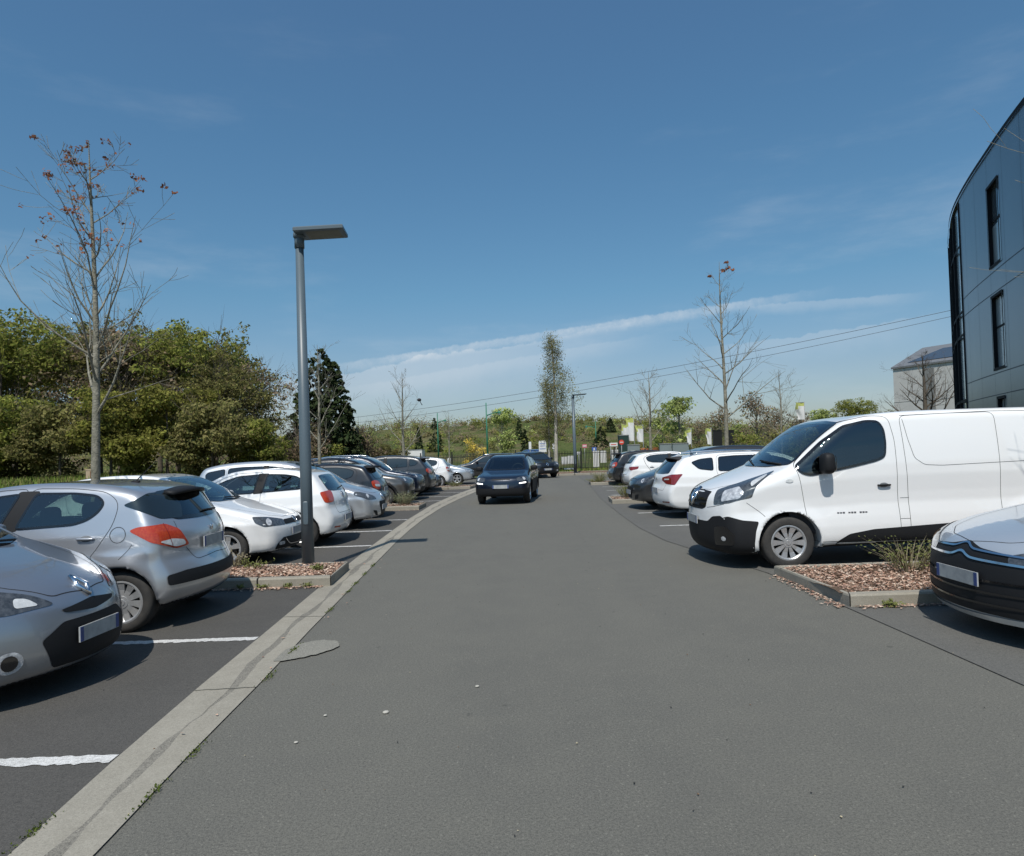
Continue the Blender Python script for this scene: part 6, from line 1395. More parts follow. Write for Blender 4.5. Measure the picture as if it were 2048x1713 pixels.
for i, (k_, px_, Y_, top, lb) in enumerate([('young', 1004, 74, 812, 'slim pale green young tree beside the green lamp post'), ('young', 1360, 62, 788, 'pale green young tree with a pointed top between the flags'), ('young', 1325, 66, 832, 'short pale green tree behind the copper bush'),
        ('youngb', 1398, 64, 838, 'brownish young tree between the single flag and the black panels'), ('youngb', 1515, 58, 780, 'tall budding brown tree right of the big bare tree'), ('young', 1480, 66, 845, 'low green tree right of the black panels'),
        ('youngb', 1550, 66, 815, 'budding tree seen above the white van windscreen'), ('young', 1640, 70, 815, 'light green tree right of the tall white flag'), ('oak', 1710, 74, 800, 'round green tree above the white van roof'),
        ('youngb', 1440, 70, 812, 'budding brown tree behind the trunk of the big bare tree'), ('youngb', 1600, 74, 818, 'budding brown tree behind the tall white flag'), ('oak2', 1770, 90, 820, 'far green tree left of the white gabled building')]):
    X_ = px2(px_, Y_); zt = 1.64 + (903 - .033 * (px_ - 1024) - top) * Y_ / 1380; base = {'young': 4.6, 'youngb': 5.2, 'oak': 9.4, 'oak2': 9.6}[k_]; s_ = (zt - hz(X_, Y_)) / base
    plant_tree(k_, X_, Y_, s_, lb, group=YT, rz=i * 1.7)
def small_bush(px_, Y_, w, h_, m_, seed, label, name='bush', shape='bush', n_=90):
    rng = np.random.default_rng(seed); X_ = px2(px_, Y_); C = crown_points(n_, w, h_, rng, shape, 7, .4); V = leaves(C, 16, .22 * min(w, 2), .09, rng); t = thing(name, label, name, (X_, Y_, hz(X_, Y_)))
    link('foliage', make_mesh('foliage', V, quads(V), [m_], smoothf=False), t); mb = MB(); tips = []; rd = random.Random(seed)
    for k_ in range(14): a = rd.uniform(0, 6.28); limb(mb, (0, 0, 0), (math.cos(a) * .5, math.sin(a) * .5, 1), h_ * .75, .03, 1, rd, tips, segs=3)
    mb.obj('stems', [BARKD], t); return t
small_bush(1302, 44, 1.45, 1.75, LF_RED, 70, 'copper red bush in front of the grey panels')
small_bush(952, 70, 3.4, 2.9, LF_GOLD, 71, 'golden yellow bush left of the green lamp post')
small_bush(1345, 52, 3.0, 1.9, LF_GREEN, 72, 'green bush below the pale young tree'); small_bush(1400, 50, 3.4, 1.7, LF_OLIVE, 73, 'olive bush below the single flag'); small_bush(1490, 46, 3.2, 2.2, LF_GREEN, 74, 'green bush right of the black panels')
small_bush(1545, 44, 2.8, 2.3, LF_OLIVE, 75, 'olive bush seen through the van windscreen'); small_bush(1620, 42, 3.2, 2.4, LF_OLIVE, 76, 'olive bush behind the white van cab'); small_bush(775, 62, 3.2, 2.0, LF_OLIVE, 77, 'low olive bush beside the white site cabins')
small_bush(1450, 45.5, 2.2, 1.2, LF_RED, 78, 'low rusty bush at the foot of the black panels')
small_bush(1080, 66, 2.2, 2.0, LF_GREEN, 80, 'green bush behind the fence left of the birch')
# the birch pair at the fence
def birch(x, y, H, w, r0, seed, label, n_, nper):
    rng = np.random.default_rng(seed); rd = random.Random(seed); t = thing('birch_tree', label, 'tree', (x, y, hz(x, y) - .05), 0, 'birches at the fence'); mb = MB(); tips = []
    pts = [(.35 * math.sin(k_ * .22) * .8 - .28 * k_ / 10, 0, H * k_ / 10) for k_ in range(11)]; mb.tube(pts, [r0 * (1 - k_ / 10.6) ** .8 + .006 for k_ in range(11)], 10, cap=False); mb.obj('trunk', [BIRCH], t)
    mb = MB()
    for k_ in range(34):
        z = H * (.22 + .74 * k_ / 34); a = k_ * 2.4; el = R(rd.uniform(25, 45)); tt = (z / H); L_ = w * .5 * (1.15 - tt) * rd.uniform(.8, 1.3); i = min(9, int(tt * 10)); bx_ = pts[i][0]
        limb(mb, (bx_, 0, z), (math.cos(a) * math.sin(el), math.sin(a) * math.sin(el), math.cos(el)), L_ * 1.3, r0 * .22 * (1.1 - tt), 2, rd, tips, up=.05, segs=4)
    mb.obj('branches', [BARKD], t); T = np.array([tuple(q) for q in tips]); T = T[rng.integers(0, len(T), n_)] + rng.normal(size=(n_, 3)) * .16
    V = leaves(T, nper, .36, .050, rng, 1.4, .4); link('crown', make_mesh('crown', V, quads(V), [LF_OLIVE], smoothf=False), t)
birch(3.05, 49.0, 10.0, 3.6, .14, 5, 'tall birch with a pale trunk standing at the fence', 950, 11)
birch(2.6, 50.2, 7.0, 2.0, .09, 6, 'thinner second birch just left of the tall one', 420, 10)

# ------------------------------------------------------------------ fence, signs, flags, cabins
FBLK = mat('fence_black', (.012, .014, .013), .5)
def fence():
    x0, x1, y0, y1 = -15.0, 10.4, 56.5, 53.0; n_ = 10; t = thing('metal_fence', 'black vertical bar fence across the end of the car park', 'fence', ((x0 + x1) / 2, (y0 + y1) / 2, 0)); cx, cy = t.location.x, t.location.y
    for k_ in range(n_ + 1):
        x, y = x0 + (x1 - x0) * k_ / n_, y0 + (y1 - y0) * k_ / n_; mb = MB(); mb.box((x - cx, y - cy, .80), (.09, .09, 1.75)); mb.sell((x - cx, y - cy, 1.70), (.12, .12, .06), 3, 8, 6); mb.obj('post', [FBLK], t, smoothf=False)
        if k_ < n_:
            xb, yb = x0 + (x1 - x0) * (k_ + 1) / n_, y0 + (y1 - y0) * (k_ + 1) / n_; mb = MB(); a = math.atan2(yb - y, xb - x); L_ = math.hypot(xb - x, yb - y)
            for z in (.18, 1.32): mb.box(((x + xb) / 2 - cx, (y + yb) / 2 - cy, z), (L_ - .1, .03, .04), a)
            for q in range(21):
                f = (q + .7) / 21.4; mb.tube([(x + (xb - x) * f - cx, y + (yb - y) * f - cy, .10), (x + (xb - x) * f - cx, y + (yb - y) * f - cy, 1.52)], .020, 5)
            mb.obj('bar_panel', [FBLK], t, smoothf=False)
fence()
SWHT = mat('sign_white', (.70, .70, .68), .5, noise=(3, .4, (.55, .56, .56))); SGRY = mat('post_grey', (.25, .26, .26), .5); SRED = mat('sign_red', (.60, .07, .04), .45); SBLU = mat('sign_blue', (.06, .13, .40), .45); SPNK = mat('sign_pink', (.55, .16, .20), .5)
BAN = mat('banner_yellow', (.46, .50, .14), .6); DKG = mat('green_box', (.010, .035, .028), .6); PANB = mat('panel_black', (.010, .011, .011), .5); PANG = mat('panel_grey', (.19, .23, .23), .6, noise=(1.2, .5, (.14, .18, .18)))
def zpx(px_, py_, Y_): return 1.64 + (903 - .033 * (px_ - 1024) - py_) * Y_ / 1380
def sign(px_, Y_, top, bot, wpx, mats_, label, name='sign', posts=2, cat='sign', round_=False, parts='panel', extra=None):
    X_ = px2(px_, Y_) - .001 * Y_; z1, z0 = zpx(px_, top, Y_), zpx(px_, bot, Y_); w_ = wpx * Y_ / 1380; g_ = hz(X_, Y_); t = thing(name, label, cat, (X_, Y_, g_)); z1 -= g_; z0 -= g_
    mb = MB()
    if round_:
        mb.lathe([(.001, -.03), (w_ / 2, -.03), (w_ / 2, 0), (.001, 0)], 24, 'y', (0, 0, (z0 + z1) / 2), 0); mb.box((0, -.036, (z0 + z1) / 2), (w_ * .66, .012, w_ * .16), mi=1)
    else: mb.box((0, 0, (z0 + z1) / 2), (w_, .04, z1 - z0), mi=0)
    pn = mb.obj(parts, mats_, t, smoothf=False)
    if extra:
        mb = MB()
        for (fx, fz, fw, fh) in extra: mb.box((fx * w_, -.026, z0 + fz * (z1 - z0)), (fw * w_, .012, fh * (z1 - z0)))
        mb.obj('printed_bar', [mats_[1]], pn, smoothf=False)
    for q in ((-.35, .35) if posts == 2 else ((0,) if posts else ())):
        mb = MB(); mb.tube([(q * w_, .04, -.1), (q * w_, .04, z1 - .04)], .03, 8); mb.obj('post', [SGRY], t)
    return t
sign(1086, 58.5, 882, 905, 15, [SWHT, SBLU], 'white notice board on two posts behind the fence left of the birch', extra=[(0, .30, .8, .05), (0, .55, .7, .04), (0, .75, .75, .05)])
sign(1061, 60, 884, 899, 5, [SWHT, SGRY], 'narrow pale sign left of the white notice board', posts=1)
sign(1108, 57.5, 888, 898, 5, [SWHT, SGRY], 'small pale sign just left of the birch trunk', posts=1)
sign(1228, 52.6, 886, 893, 16, [SWHT, SRED], 'wide low white sign left of the round red sign', extra=[(0, .5, .7, .2)])
sign(1244, 52.3, 880, 890, 10, [SRED, SWHT], 'round red no entry sign on a post in front of the dark green box', 'no_entry_sign', 1, 'sign', True)
sign(1189, 57.5, 895, 903, 9, [SBLU, SWHT], 'small blue sign above the tall white banner on the fence', posts=1, extra=[(0, .5, .3, .6)])
sign(1170, 59, 889, 896, 9, [SPNK, SWHT], 'small pink and white sign behind the fence right of the far lamp post', posts=1, extra=[(0, .5, .8, .3)])
sign(1158, 58, 904, 909, 8, [SWHT, SGRY], 'small white plate behind the fence beside the far lamp post', posts=1)
def hang_banner(px_, Y_, top, bot, wpx, label, m_=SWHT, marks=None):
    X_ = px2(px_, Y_); z1, z0 = zpx(px_, top, Y_), zpx(px_, bot, Y_); w_ = wpx * Y_ / 1380; mb = MB(); n_ = 10; rd = random.Random(px_)
    V = []
    for i in range(n_ + 1):
        u = i / n_; V += [(-w_ / 2 + u * w_, .04 * math.sin(u * 9), 0), (-w_ / 2 + u * w_, .05 * math.sin(u * 9 + 1), z1 - z0)]
    V += [(x, y + .012, z) for x, y, z in V]; b = 2 * (n_ + 1)
    mb.add(V, [(2 * i, 2 * i + 2, 2 * i + 3, 2 * i + 1) for i in range(n_)] + [(b + 2 * i + 1, b + 2 * i + 3, b + 2 * i + 2, b + 2 * i) for i in range(n_)]); o = mb.obj('banner', [m_], smoothf=True); o.location = (X_, Y_, z0); tag(o, label, 'banner', 'white banners hung behind the fence'); return o
hang_banner(1127, 55.6, 914, 929, 12, 'small white banner behind the fence left of the far lamp post'); hang_banner(1142, 55.4, 912, 928, 15, 'white banner touching the far lamp post on its left')
hang_banner(1191, 54.6, 902, 935, 13, 'tallest white banner behind the fence below the blue sign'); hang_banner(1205, 54.9, 902, 926, 12, 'white banner just right of the tallest one'); hang_banner(1229, 54.2, 900, 925, 17, 'white banner behind the fence left of the black hatchback')
def feather(px_, Y_, top, bot, wpx, label, skew=0.0, pole=True, seed=0):
    """advertising flag: tall cloth on a mast, yellow at the top"""
    X_ = px2(px_, Y_); g_ = hz(X_, Y_); z1, z0 = zpx(px_, top, Y_) - g_, zpx(px_, bot, Y_) - g_; w_ = wpx * Y_ / 1380; t = thing('advertising_flag', label, 'flag', (X_, Y_, g_), 0, 'advertising flags beyond the fence')
    mb = MB(); mb.tube([(w_ / 2, 0, 0), (w_ / 2, 0, z1 + .08)], [.035, .025], 8); mb.tube([(w_ / 2, 0, z1 + .02), (-w_ * .5, 0, z1 + .02 + skew * .3)], .015, 6); mb.obj('mast', [SGRY], t)
    n_, m2 = 8, 10; V = []; mi_ = []; F = []
    for j in range(m2 + 1):
        for i in range(n_ + 1):
            u, v = i / n_, j / m2; left = -w_ / 2 + (1 - v) * w_ * .22 + (.06 * w_ * math.sin(v * 8 + seed)); V.append((left + (w_ / 2 - left) * u, .12 * math.sin(u * 6 + v * 4 + seed) * (1 - u), z0 + (z1 - z0) * v + skew * (1 - u)))
    for j in range(m2):
        for i in range(n_): F.append((j * (n_ + 1) + i, j * (n_ + 1) + i + 1, (j + 1) * (n_ + 1) + i + 1, (j + 1) * (n_ + 1) + i)); mi_.append(1 if (j >= m2 - 2 or (i <= 1 and j > 5)) else 0)
    link('cloth', make_mesh('cloth', V, F, [SWHT, BAN], mi_, True), t)
    return t
feather(1249, 56, 850, 886, 13, 'white flag with yellow top, left one of the pair by the no entry sign', .1, seed=1); feather(1260, 54, 837, 883, 17, 'tallest white and yellow flag beside the no entry sign', .05, seed=2); feather(1279, 55, 852, 885, 15, 'white and yellow flag left of the small bare tree', .05, seed=3)
feather(1377, 52, 859, 888, 11, 'single white flag behind the white estate car', -.1, seed=4); feather(1417, 50, 858, 890, 11, 'white flag touching the black panels', .05, seed=5); feather(1602, 47, 806, 840, 18, 'tall white flag above the white van windscreen', .02, seed=6)
def slab(name, cat, px0, px1, Y_, top, bot, m_, label, th=.25, frame=True):
    X0, X1 = px2(px0, Y_), px2(px1, Y_); z1, z0 = zpx((px0 + px1) / 2, top, Y_), max(hz(X0, Y_) - .1, zpx((px0 + px1) / 2, bot, Y_)); t = thing(name, label, cat, ((X0 + X1) / 2, Y_, z0)); w_ = X1 - X0
    mb = MB(); mb.box((0, 0, (z1 - z0) / 2), (w_, th, z1 - z0)); mb.obj('panel', [m_], t, smoothf=False)
    mb = MB(); mb.box((0, 0, z1 - z0 + .03), (w_ + .06, th + .06, .05)); mb.obj('cap', [SGRY if m_ is not PANB else PANB], t, smoothf=False)
    return t
slab('dark_box', 'utility box', 1237, 1256, 53.6, 872, 930, DKG, 'dark green utility box behind the round red sign', .8)
slab('grey_panel', 'screen panel', 1254, 1278, 50, 891, 930, PANG, 'grey screen panel left of the copper bush'); slab('grey_panel', 'screen panel', 1318, 1342, 50, 889, 930, PANG, 'grey screen panel just right of the copper bush'); slab('grey_panel', 'screen panel', 1344, 1376, 49.6, 888, 930, PANG, 'widest grey screen panel below the single flag')
slab('black_panel', 'display panel', 1426, 1443, 48, 862, 892, PANB, 'black display panel left of the big bare tree trunk'); slab('black_panel', 'display panel', 1456, 1467, 48, 862, 892, PANB, 'narrow black display panel right of the big bare tree trunk')
slab('white_cabin', 'site cabin', 790, 813, 64, 902, 925, SWHT, 'left white site cabin behind the dark cars', 2.0); slab('white_cabin', 'site cabin', 817, 846, 63, 901, 925, SWHT, 'right white site cabin behind the sun glint', 2.0)
mb = MB(); mb.sell((0, 0, .5), (.34, .34, 1.0), 5, 10, 8); o = mb.obj('bollard', [SWHT]); o.location = (px2(897, 58), 58, 0); o.scale.z = 1.25; tag(o, 'short white bollard beyond the white far car', 'bollard')
mb = MB(); mb.box((0, 0, .06), (.95, .18, .10)); mb.box((-.3, 0, .02), (.1, .24, .06)); mb.box((.3, 0, .02), (.1, .24, .06)); o = mb.obj('white_plank', [SWHT], smoothf=False); o.location = (px2(1139, 52), 52, .12); tag(o, 'white plank lying in the grass at the foot of the fence', 'plank')
mb = MB(); mb.box((0, 0, .28), (.44, .30, .56)); mb.box((0, -.155, .55), (.46, .02, .06)); t = thing('wooden_box', 'pale wooden box post on the grass bank behind the nearest bare tree', 'wooden box', (-18.25, 30, hz(-18.25, 30) - .1)); mb.obj('casing', [mat('pale_wood', (.42, .33, .22), .8, noise=(6, .5, (.32, .24, .15)))], t, smoothf=False)
mb = MB(); mb.box((.03, -.17, .30), (.11, .02, .36)); mb.obj('slot', [mat('slot_brown', (.16, .08, .04), .9)], t, smoothf=False)

# overhead cables and their poles
def cable(p, q, sag, label):
    mb = MB(); p, q = Vector(p), Vector(q); pts = []
    for i in range(41): t = i / 40; v = p.lerp(q, t); v.z -= sag * 4 * t * (1 - t); pts.append(v)
    mb.tube(pts, .016, 5); o = mb.obj('overhead_cable', [mat('cable', (.05, .05, .055), .7)]); tag(o, label, 'cable', 'overhead cables'); return o
cable((-24, 76, 5.4), (34, 46, 10.9), .9, 'upper overhead cable crossing behind the birch and the bare trees'); cable((-24, 77, 4.9), (36, 52, 11.2), 1.0, 'lower fainter overhead cable crossing behind the bare trees')
for (x, y, h_, lb) in ((-24, 76.5, 5.6, 'wooden cable pole hidden behind the conifer'), (35, 49, 11.4, 'wooden cable pole behind the dark curved building')):
    t = thing('cable_pole', lb, 'pole', (x, y, hz(x, y))); mb = MB(); mb.tube([(0, 0, -.3), (0, 0, h_ - hz(x, y))], [.15, .10], 10); mb.obj('pole', [BARKD], t); mb = MB(); mb.box((0, 0, h_ - hz(x, y) - .2), (1.8, .1, .1)); mb.obj('crossarm', [BARKD], t, smoothf=False)

# ------------------------------------------------------------------ buildings
def big_building():
    CL = surf_mat('slate_cladding', (.20, .25, .285), (.175, .225, .26), (.225, .275, .31), .5, .05, rough=.30, bump=.02, scale=.8)
    CL.node_tree.nodes['Principled BSDF'].inputs['Metallic'].default_value = .55
    FR = mat('window_frame_black', (.010, .012, .015), .7, spec=.2); GL = mat('office_glass', (.30, .38, .43), .06, metal=.75); GLL = mat('sky_reflection_glass', (.42, .50, .52), .25, metal=.2, coat=.6); JT = mat('cladding_joint', (.075, .095, .11), .6)  # GLL: pale glass with the reflected sky put into its colour
    ctrl = np.array([(12.2, 4), (11.7, 9), (11.95, 13), (12.45, 15.2), (13.06, 17.1), (13.74, 18.9), (14.39, 20.5), (15.0, 22.0), (15.77, 23.75), (16.47, 25.2), (17.3, 26.7), (18.3, 28.3), (19.8, 30.8), (22.3, 33.5), (27, 36), (34, 37)])
    P = chaikin(ctrl, 2, False); seg = np.linalg.norm(np.diff(P, axis=0), axis=1); S_ = np.concatenate([[0], np.cumsum(seg)])
    def at(s_): return np.array([np.interp(s_, S_, P[:, 0]), np.interp(s_, S_, P[:, 1])])
    def nrm_(s_): d = at(s_ + .05) - at(s_ - .05); d /= np.linalg.norm(d); return np.array([-d[1], d[0]])
    def s_at_y(y): return float(np.interp(y, P[:, 1], S_))
    Hh = 9.95; t = thing('office_building', 'dark slate clad office building with a curved front on the right', 'building', (16, 20, 0)); ox_, oy_ = 16, 20
    def strip(s0, s1, z0, z1, off, step=.6):
        n_ = max(1, int(math.ceil((s1 - s0) / step))); V = []; F = []
        for i in range(n_ + 1):
            s_ = s0 + (s1 - s0) * i / n_; p = at(s_) + nrm_(s_) * off; V += [(p[0] - ox_, p[1] - oy_, z0), (p[0] - ox_, p[1] - oy_, z1)]
        for i in range(n_): F.append((2 * i, 2 * i + 1, 2 * i + 3, 2 * i + 2))
        return V, F
    wins = []                       # (s0, s1, z0, z1)
    yw = s_at_y(19.85)
    for k_, sc_ in enumerate((yw, yw - 4.6, yw - 9.2)):
        wins += [(sc_ - .62, sc_ + .62, 6.55, 8.95), (sc_ - .62, sc_ + .62, 3.55, 5.72), (sc_ - .42, sc_ + .42, .5, 2.75)]
    g0, g1 = s_at_y(24.0), s_at_y(31.0)
    # cladding with openings, in bands
    mb = MB(); cuts = sorted({0, S_[-1], g0, g1} | {w[0] for w in wins} | {w[1] for w in wins}); zc = sorted({0, Hh} | {w[2] for w in wins} | {w[3] for w in wins})
    for a, b in zip(cuts[:-1], cuts[1:]):
        for za, zb in zip(zc[:-1], zc[1:]):
            m_, zm = (a + b) / 2, (za + zb) / 2
            if g0 < m_ < g1 or any(w[0] < m_ < w[1] and w[2] < zm < w[3] for w in wins): continue
            V, F = strip(a, b, za, zb, 0); mb.add(V, F)
    V = [(x - ox_, y - oy_, Hh) for x, y in P] + [(40 - ox_, 37 - oy_, Hh), (40 - ox_, 4 - oy_, Hh)]; mb.add(V, [tuple(range(len(V)))]); mb.add([(40 - ox_, 37 - oy_, 0), (40 - ox_, 4 - oy_, 0), (40 - ox_, 4 - oy_, Hh), (40 - ox_, 37 - oy_, Hh), (12.2 - ox_, 4 - oy_, 0), (12.2 - ox_, 4 - oy_, Hh)], [(0, 1, 2, 3), (1, 4, 5, 2)])
    mb.obj('wall', [CL], t, smoothf=False)
    mb = MB()
    for z in (2.82, 3.45, 5.80, 6.40): V, F = strip(0, g0, z - .014, z + .014, .004); mb.add(V, F)
    s_ = g0 - .9
    while s_ > .5: V, F = strip(s_ - .005, s_ + .005, 0, Hh, .005); mb.add(V, F); s_ -= 1.53
    mb.obj('cladding_joints', [JT], t, smoothf=False)
    mb = MB(); V, F = strip(0, S_[-1], Hh - .05, Hh + .07, .04); mb.add(V, F); V, F = strip(0, S_[-1], Hh - .16, Hh - .16, .05); 
    n_ = len(V) // 2; mb.obj('roof_edge', [FR], t, smoothf=False)
    for (a, b, z0, z1) in wins:
        w_ = MB(); dep = -.13
        for (pa, pb) in (((a, 0), (a, dep)), ((b, 0), (b, dep))):
            p, q = at(pa[0]) + nrm_(pa[0]) * pa[1], at(pb[0]) + nrm_(pb[0]) * pb[1]; w_.add([(p[0] - ox_, p[1] - oy_, z0), (q[0] - ox_, q[1] - oy_, z0), (q[0] - ox_, q[1] - oy_, z1), (p[0] - ox_, p[1] - oy_, z1)], [(0, 1, 2, 3)])
        for z in (z0, z1):
            P4 = []
            for s2_, of in ((a, 0), (b, 0), (b, dep), (a, dep)): p = at(s2_) + nrm_(s2_) * of; P4.append((p[0] - ox_, p[1] - oy_, z))
            w_.add(P4, [(0, 1, 2, 3)])
        for (sa, sb, za, zb, of) in ((a, a + .09, z0, z1, .02), (b - .05, b, z0, z1, .02), (a, b, z0 - .02, z0 + .06, .022), (a, b, z1 - .06, z1 + .02, .022), (a, b, (z0 * .42 + z1 * .58) - .03, (z0 * .42 + z1 * .58) + .03, dep + .03)): V, F = strip(sa, sb, za, zb, of); w_.add(V, F)
        wf = w_.obj('window', [FR], t, smoothf=False)
        m2 = MB(); V, F = strip(a, b, z0, z1, dep + .005); m2.add(V, F); m2.obj('pane', [GL], wf, smoothf=False)
        m2 = MB(); V, F = strip(a, b, z0 + .05, z0 + (z1 - z0) * (.97 if z0 < 6 else .52), dep + .02); m2.add(V, F); m2.obj('sky_reflection', [GLL], wf, smoothf=False)  # pale sheet painting the sky's reflection over the pane
    # glazed end: bays between dark mullions
    nb = 5
    for k_ in range(nb):
        a, b = g0 + (g1 - g0) * k_ / nb, g0 + (g1 - g0) * (k_ + 1) / nb; w_ = MB()
        V, F = strip(a, a + .11, 0, Hh - .16, .03, .1); w_.add(V, F)
        for sd_ in (a, a + .11):
            p, q = at(sd_) + nrm_(sd_) * .03, at(sd_) - nrm_(sd_) * .08; w_.add([(p[0] - ox_, p[1] - oy_, 0), (q[0] - ox_, q[1] - oy_, 0), (q[0] - ox_, q[1] - oy_, Hh - .16), (p[0] - ox_, p[1] - oy_, Hh - .16)], [(0, 1, 2, 3)])
        for z in (2.9, 5.2, 6.0, 8.3): V, F = strip(a + .11, b, z - .05, z + .05, .02); w_.add(V, F)
        wf = w_.obj('window', [FR], t, smoothf=False); m2 = MB(); V, F = strip(a + .11, b, 0, Hh - .16, -.06); m2.add(V, F); m2.obj('pane', [GLL if k_ in (0, 2) else GL], wf, smoothf=False)
big_building()
def white_building():
    WL = mat('white_render', (.55, .54, .51), .8, noise=(1.5, .6, (.45, .44, .42))); RF = mat('grey_roof', (.17, .175, .18), .5, noise=(2, .5, (.13, .135, .14))); DK = mat('roof_glazing', (.05, .055, .06), .15, coat=.6); GS = mat('grey_strip', (.22, .22, .21), .7)
    t = thing('gabled_building', 'pale building with a grey gabled roof beyond the dark building', 'building', (34.75, 62.5, 0), math.atan2(-5, 2.4))
    L_, D_, He, Hr = 15.0, 9.0, 7.95, 9.9        # local x along the long wall (towards us), y away to the left of it
    mb = MB(); mb.add([(0, 0, 0), (L_, 0, 0), (L_, D_, 0), (0, D_, 0), (0, 0, He), (L_, 0, He), (L_, D_, He), (0, D_, He), (0, D_ / 2, Hr - .1), (L_, D_ / 2, Hr - .1)], [(0, 1, 5, 4), (1, 2, 6, 9, 5), (2, 3, 7, 6), (3, 0, 4, 8, 7)]); mb.obj('wall', [WL], t, smoothf=False)
    mb = MB(); e = .12
    for sgn in (0, 1):
        y0, y1 = ((-e, D_ / 2) if sgn == 0 else (D_ + e, D_ / 2)); mb.add([(-e, y0, He - .03), (L_ + e, y0, He - .03), (L_ + e, y1, Hr), (-e, y1, Hr), (-e, y0, He + .13), (L_ + e, y0, He + .13), (L_ + e, y1, Hr + .16), (-e, y1, Hr + .16)], [(0, 1, 2, 3), (4, 7, 6, 5), (0, 4, 5, 1), (0, 3, 7, 4), (1, 5, 6, 2)])
    rf = mb.obj('roof', [RF], t, smoothf=False)
    mb = MB(); f0, f1 = .12, .72
    zz = lambda f: He + .13 + (Hr + .03 - He) * f + .10
    mb.add([(1.0, (D_ / 2) * f0, zz(f0)), (13, (D_ / 2) * f0, zz(f0)), (13, (D_ / 2) * f1, zz(f1)), (2.6, (D_ / 2) * f1, zz(f1))], [(0, 1, 2, 3)]); mb.obj('roof_glazing', [DK], rf, smoothf=False)
    mb = MB(); mb.box((3.3, -.03, 4.9), (1.0, .06, 5.4)); mb.obj('grey_recess', [GS], t, smoothf=False)
    mb = MB(); mb.box((5.0, -.03, 2.7), (.7, .06, 1.2)); mb.obj('window', [DK], t, smoothf=False)
    for z in (2.4, 4.9):
        mb = MB(); mb.box((L_ / 2, -.006, z), (L_, .012, .035)); mb.obj('string_course', [GS], t, smoothf=False)
white_building()
# ------------------------------------------------------------------ the vehicles
RowL, RowR = 'cars parked along the left side', 'cars parked along the right side'
car(c207, 'silver hatchback with orange red tail lights parked nose in behind the nearest silver bonnet', 'rear', -3.20, 7.55, 182, .022, True, group=RowL)
car(clio, 'silver hatchback nose at the lower left corner with a diamond badge on its bonnet', 'front', -3.18, 5.25, -2, .020, True, group=RowL)
car(poloF, 'white supermini facing the road just left of the nearest lamp post', 'front', -3.55, 11.3, -1, .024, True, group=RowL)
car(poloR, 'white supermini with its rear to the road behind the nearest lamp post', 'rear', -3.22, 13.4, 180, .024, True, group=RowL)
car(scenic, 'silver people carrier facing the road beyond the two white superminis', 'front', -3.05, 16.2, 0, .03, True, group=RowL)
blk = fixh(scaled(HATCH, 4.05, 1.47, 1.74, paint=BLACKP, plates=[('r', .74, .52, 0)], spoiler=(3.50, 3.84, 1.375, .55, BLK)))
car(blk, 'black hatchback with a roof spoiler between silver people carrier and warm grey car', 'rear', -3.40, 18.75, 180, .034, group=RowL)
brz = fixh(scaled(SUV, 4.15, 1.60, 1.80, paint=BRONZE, roof_paint=BLACKP, roof_z=1.40, roof_s=1.3, plates=[], rails=(2.1, 3.6)))
car(brz, 'warm grey crossover with a black roof facing the road', 'front', -3.30, 22.95, 0, .034, True, group=RowL)
nvs = fixh(scaled(SUV, 4.40, 1.66, 1.84, paint=NAVY, plates=[], rails=(2.1, 3.7)))
car(nvs, 'navy crossover facing the road behind the warm grey one', 'front', -3.25, 25.3, 0, .04, group=RowL)
dgs = fixh(scaled(SUV, 4.40, 1.64, 1.84, paint=DGREY, plates=[('r', .84, .52, 0)], spoiler=(3.8, 4.15, 1.50, .6, BLK)))
car(dgs, 'dark grey crossover with its rear to the road behind the navy crossover', 'rear', -3.10, 27.75, 180, .04, group=RowL)
nvc = fixh(scaled(HATCH, 3.95, 1.45, 1.70, paint=NAVY, plates=[]))
car(nvc, 'small navy hatchback nose showing behind the dark grey crossover', 'front', -3.15, 30.2, 0, .045, group=RowL)
wmr = fixh(scaled(HATCH, 3.60, 1.48, 1.65, paint=WHITE, plates=[('r', .74, .5, 0)]))
car(wmr, 'small white car with its rear to the road near the left row end', 'rear', -2.95, 33.8, 180, .045, group=RowL)
wvw = fixh(scaled(POLO, 4.20, 1.50, 1.78, paint=SILVER2, plates=[], emblem=[('round', 'f', 0, .67, .10)], style=('alloy', 5, (.05, .09))))
car(wvw, 'white silver hatchback facing the road as last car of the left row', 'front', -2.05, 36.6, 0, .045, group=RowL)
bwg = fixh(scaled(WAGON, 4.70, 1.50, 1.80, paint=BLACKP, plates=[]))
car(bwg, 'black estate car crossing behind the moving navy car', 'front', -3.9, 43.0, 186, .05)
bre = fixh(scaled(SUV, 4.30, 1.58, 1.80, paint=BLACKP, plates=[('f', .52, .52, 0)], emblem=[('diamond', 'f', 0, .80, .2)], rails=None))
car(bre, 'black crossover with a diamond badge facing us at the end of the road', 'front', 2.05, 40.3, -68, .04)
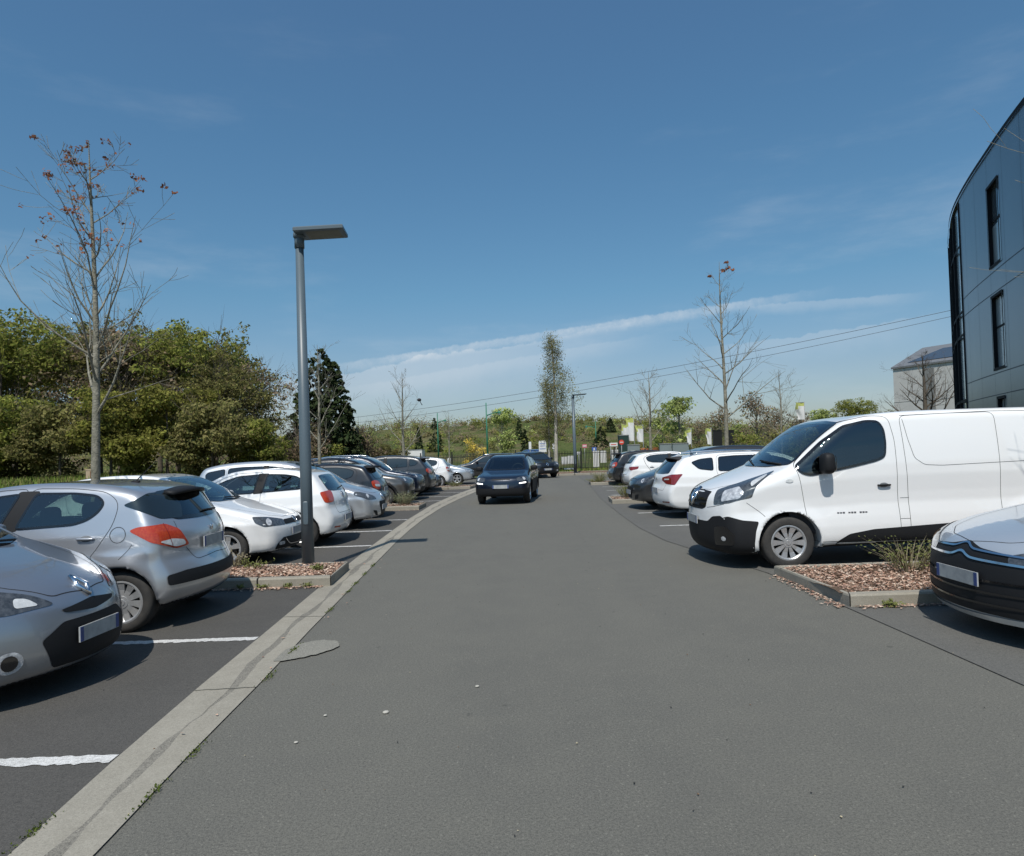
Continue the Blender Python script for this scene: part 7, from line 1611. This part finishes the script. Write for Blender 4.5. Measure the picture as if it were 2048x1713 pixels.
cac = fixh(scaled(SUV, 4.16, 1.53, 1.73, paint=NAVY, plates=[('f', .56, .5, 0)], rails=(1.9, 3.5), rail_mat=BLK, clad=.50, tw=.20, tum=.36, k=.14,
    deco=[('headlight', [(.10, .50, .72), (.13, .50, .82), (.30, .66, .85), (.45, .76, .83), (.42, .78, .73), (.20, .68, .71)], FQ, 'head', .004, 1), ('reflector', disc(.3, .64, .78, .06, .05), FQ, 'refl', .007, 1, True, 'headlight'),
          ('daytime_light', [(.10, .56, .635), (.10, .56, .67), (.28, .72, .685), (.28, .72, .645)], FQ, 'on', .006, 1), ('air_intake', [(0, .55, .26), (0, .42, .50), (0, -.42, .50), (0, -.55, .26)], (1, 0, 0), 'black', .004, 1, False),
          ('air_bump', [(1.35, .8, .42), (1.35, .8, .70), (3.0, .8, .74), (3.0, .8, .42)], (0, -1, 0), 'black', .008, 1), ('grille', [(0, .30, .76), (0, .28, .80), (0, -.28, .80), (0, -.30, .76)], (1, 0, 0), 'black', .004, 1, False)]))
cac['mirror_mat'] = BLK
car(cac, 'navy crossover driving towards us in the middle of the road with its lights on', 'front', -.40, 21.2, -97, .03, True, name='moving_car')
# right side
car(van, 'white panel van with black bumpers and silver wheel covers', 'front', 2.54, 9.85, 180, .024, True, name='panel_van', cat='van')
car(citro, 'white car nose with two chrome chevron bars at the right edge', 'front', 3.66, 5.75, 180, .022, True, group=RowR)
car(superb, 'white estate car with its rear to the road behind the panel van', 'rear', 3.30, 16.2, 2, .028, True, group=RowR)
twi = fixh(scaled(MPV, 4.25, 1.61, 1.80, paint=DGREY, plates=[('f', .46, .52, 0)], emblem=[('blob', 'f', 0, .76, .10)]))
car(twi, 'dark grey car facing the road between the white estate and the far island', 'front', 3.08, 18.5, 181, .034, True, group=RowR)
leo = fixh(scaled(HATCH, 4.28, 1.44, 1.80, paint=WHITE, plates=[('r', .55, .5, 0)], deco=[('tail_light', [(3.92, .44, .80), (3.92, .42, .88), (3.66, .76, .90), (3.72, .78, .80), (3.88, .64, .74)], RQ, 'darkred', .005, 1), HATCH['deco'][0], HATCH['deco'][4]]))
car(leo, 'white hatchback with its rear to the road behind the dark grey car', 'rear', 4.35, 27.4, 0, .034, group=RowR)
aud = fixh(scaled(HATCH, 4.30, 1.50, 1.80, paint=BLACKP, plates=[('r', .55, .5, 0)], spoiler=(3.75, 4.12, 1.40, .55, BLK)))
car(aud, 'black hatchback with a lit red tail light as last car of the right row', 'rear', 4.20, 30.6, 0, .038, group=RowR)
blv = fixh(scaled(MPV, 4.4, 1.75, 1.8, paint=paint('blue', (.03, .06, .20)), plates=[]))
car(blv, 'blue people carrier behind the fence left of the birch', 'front', 2.6, 62.0, -75, .06)
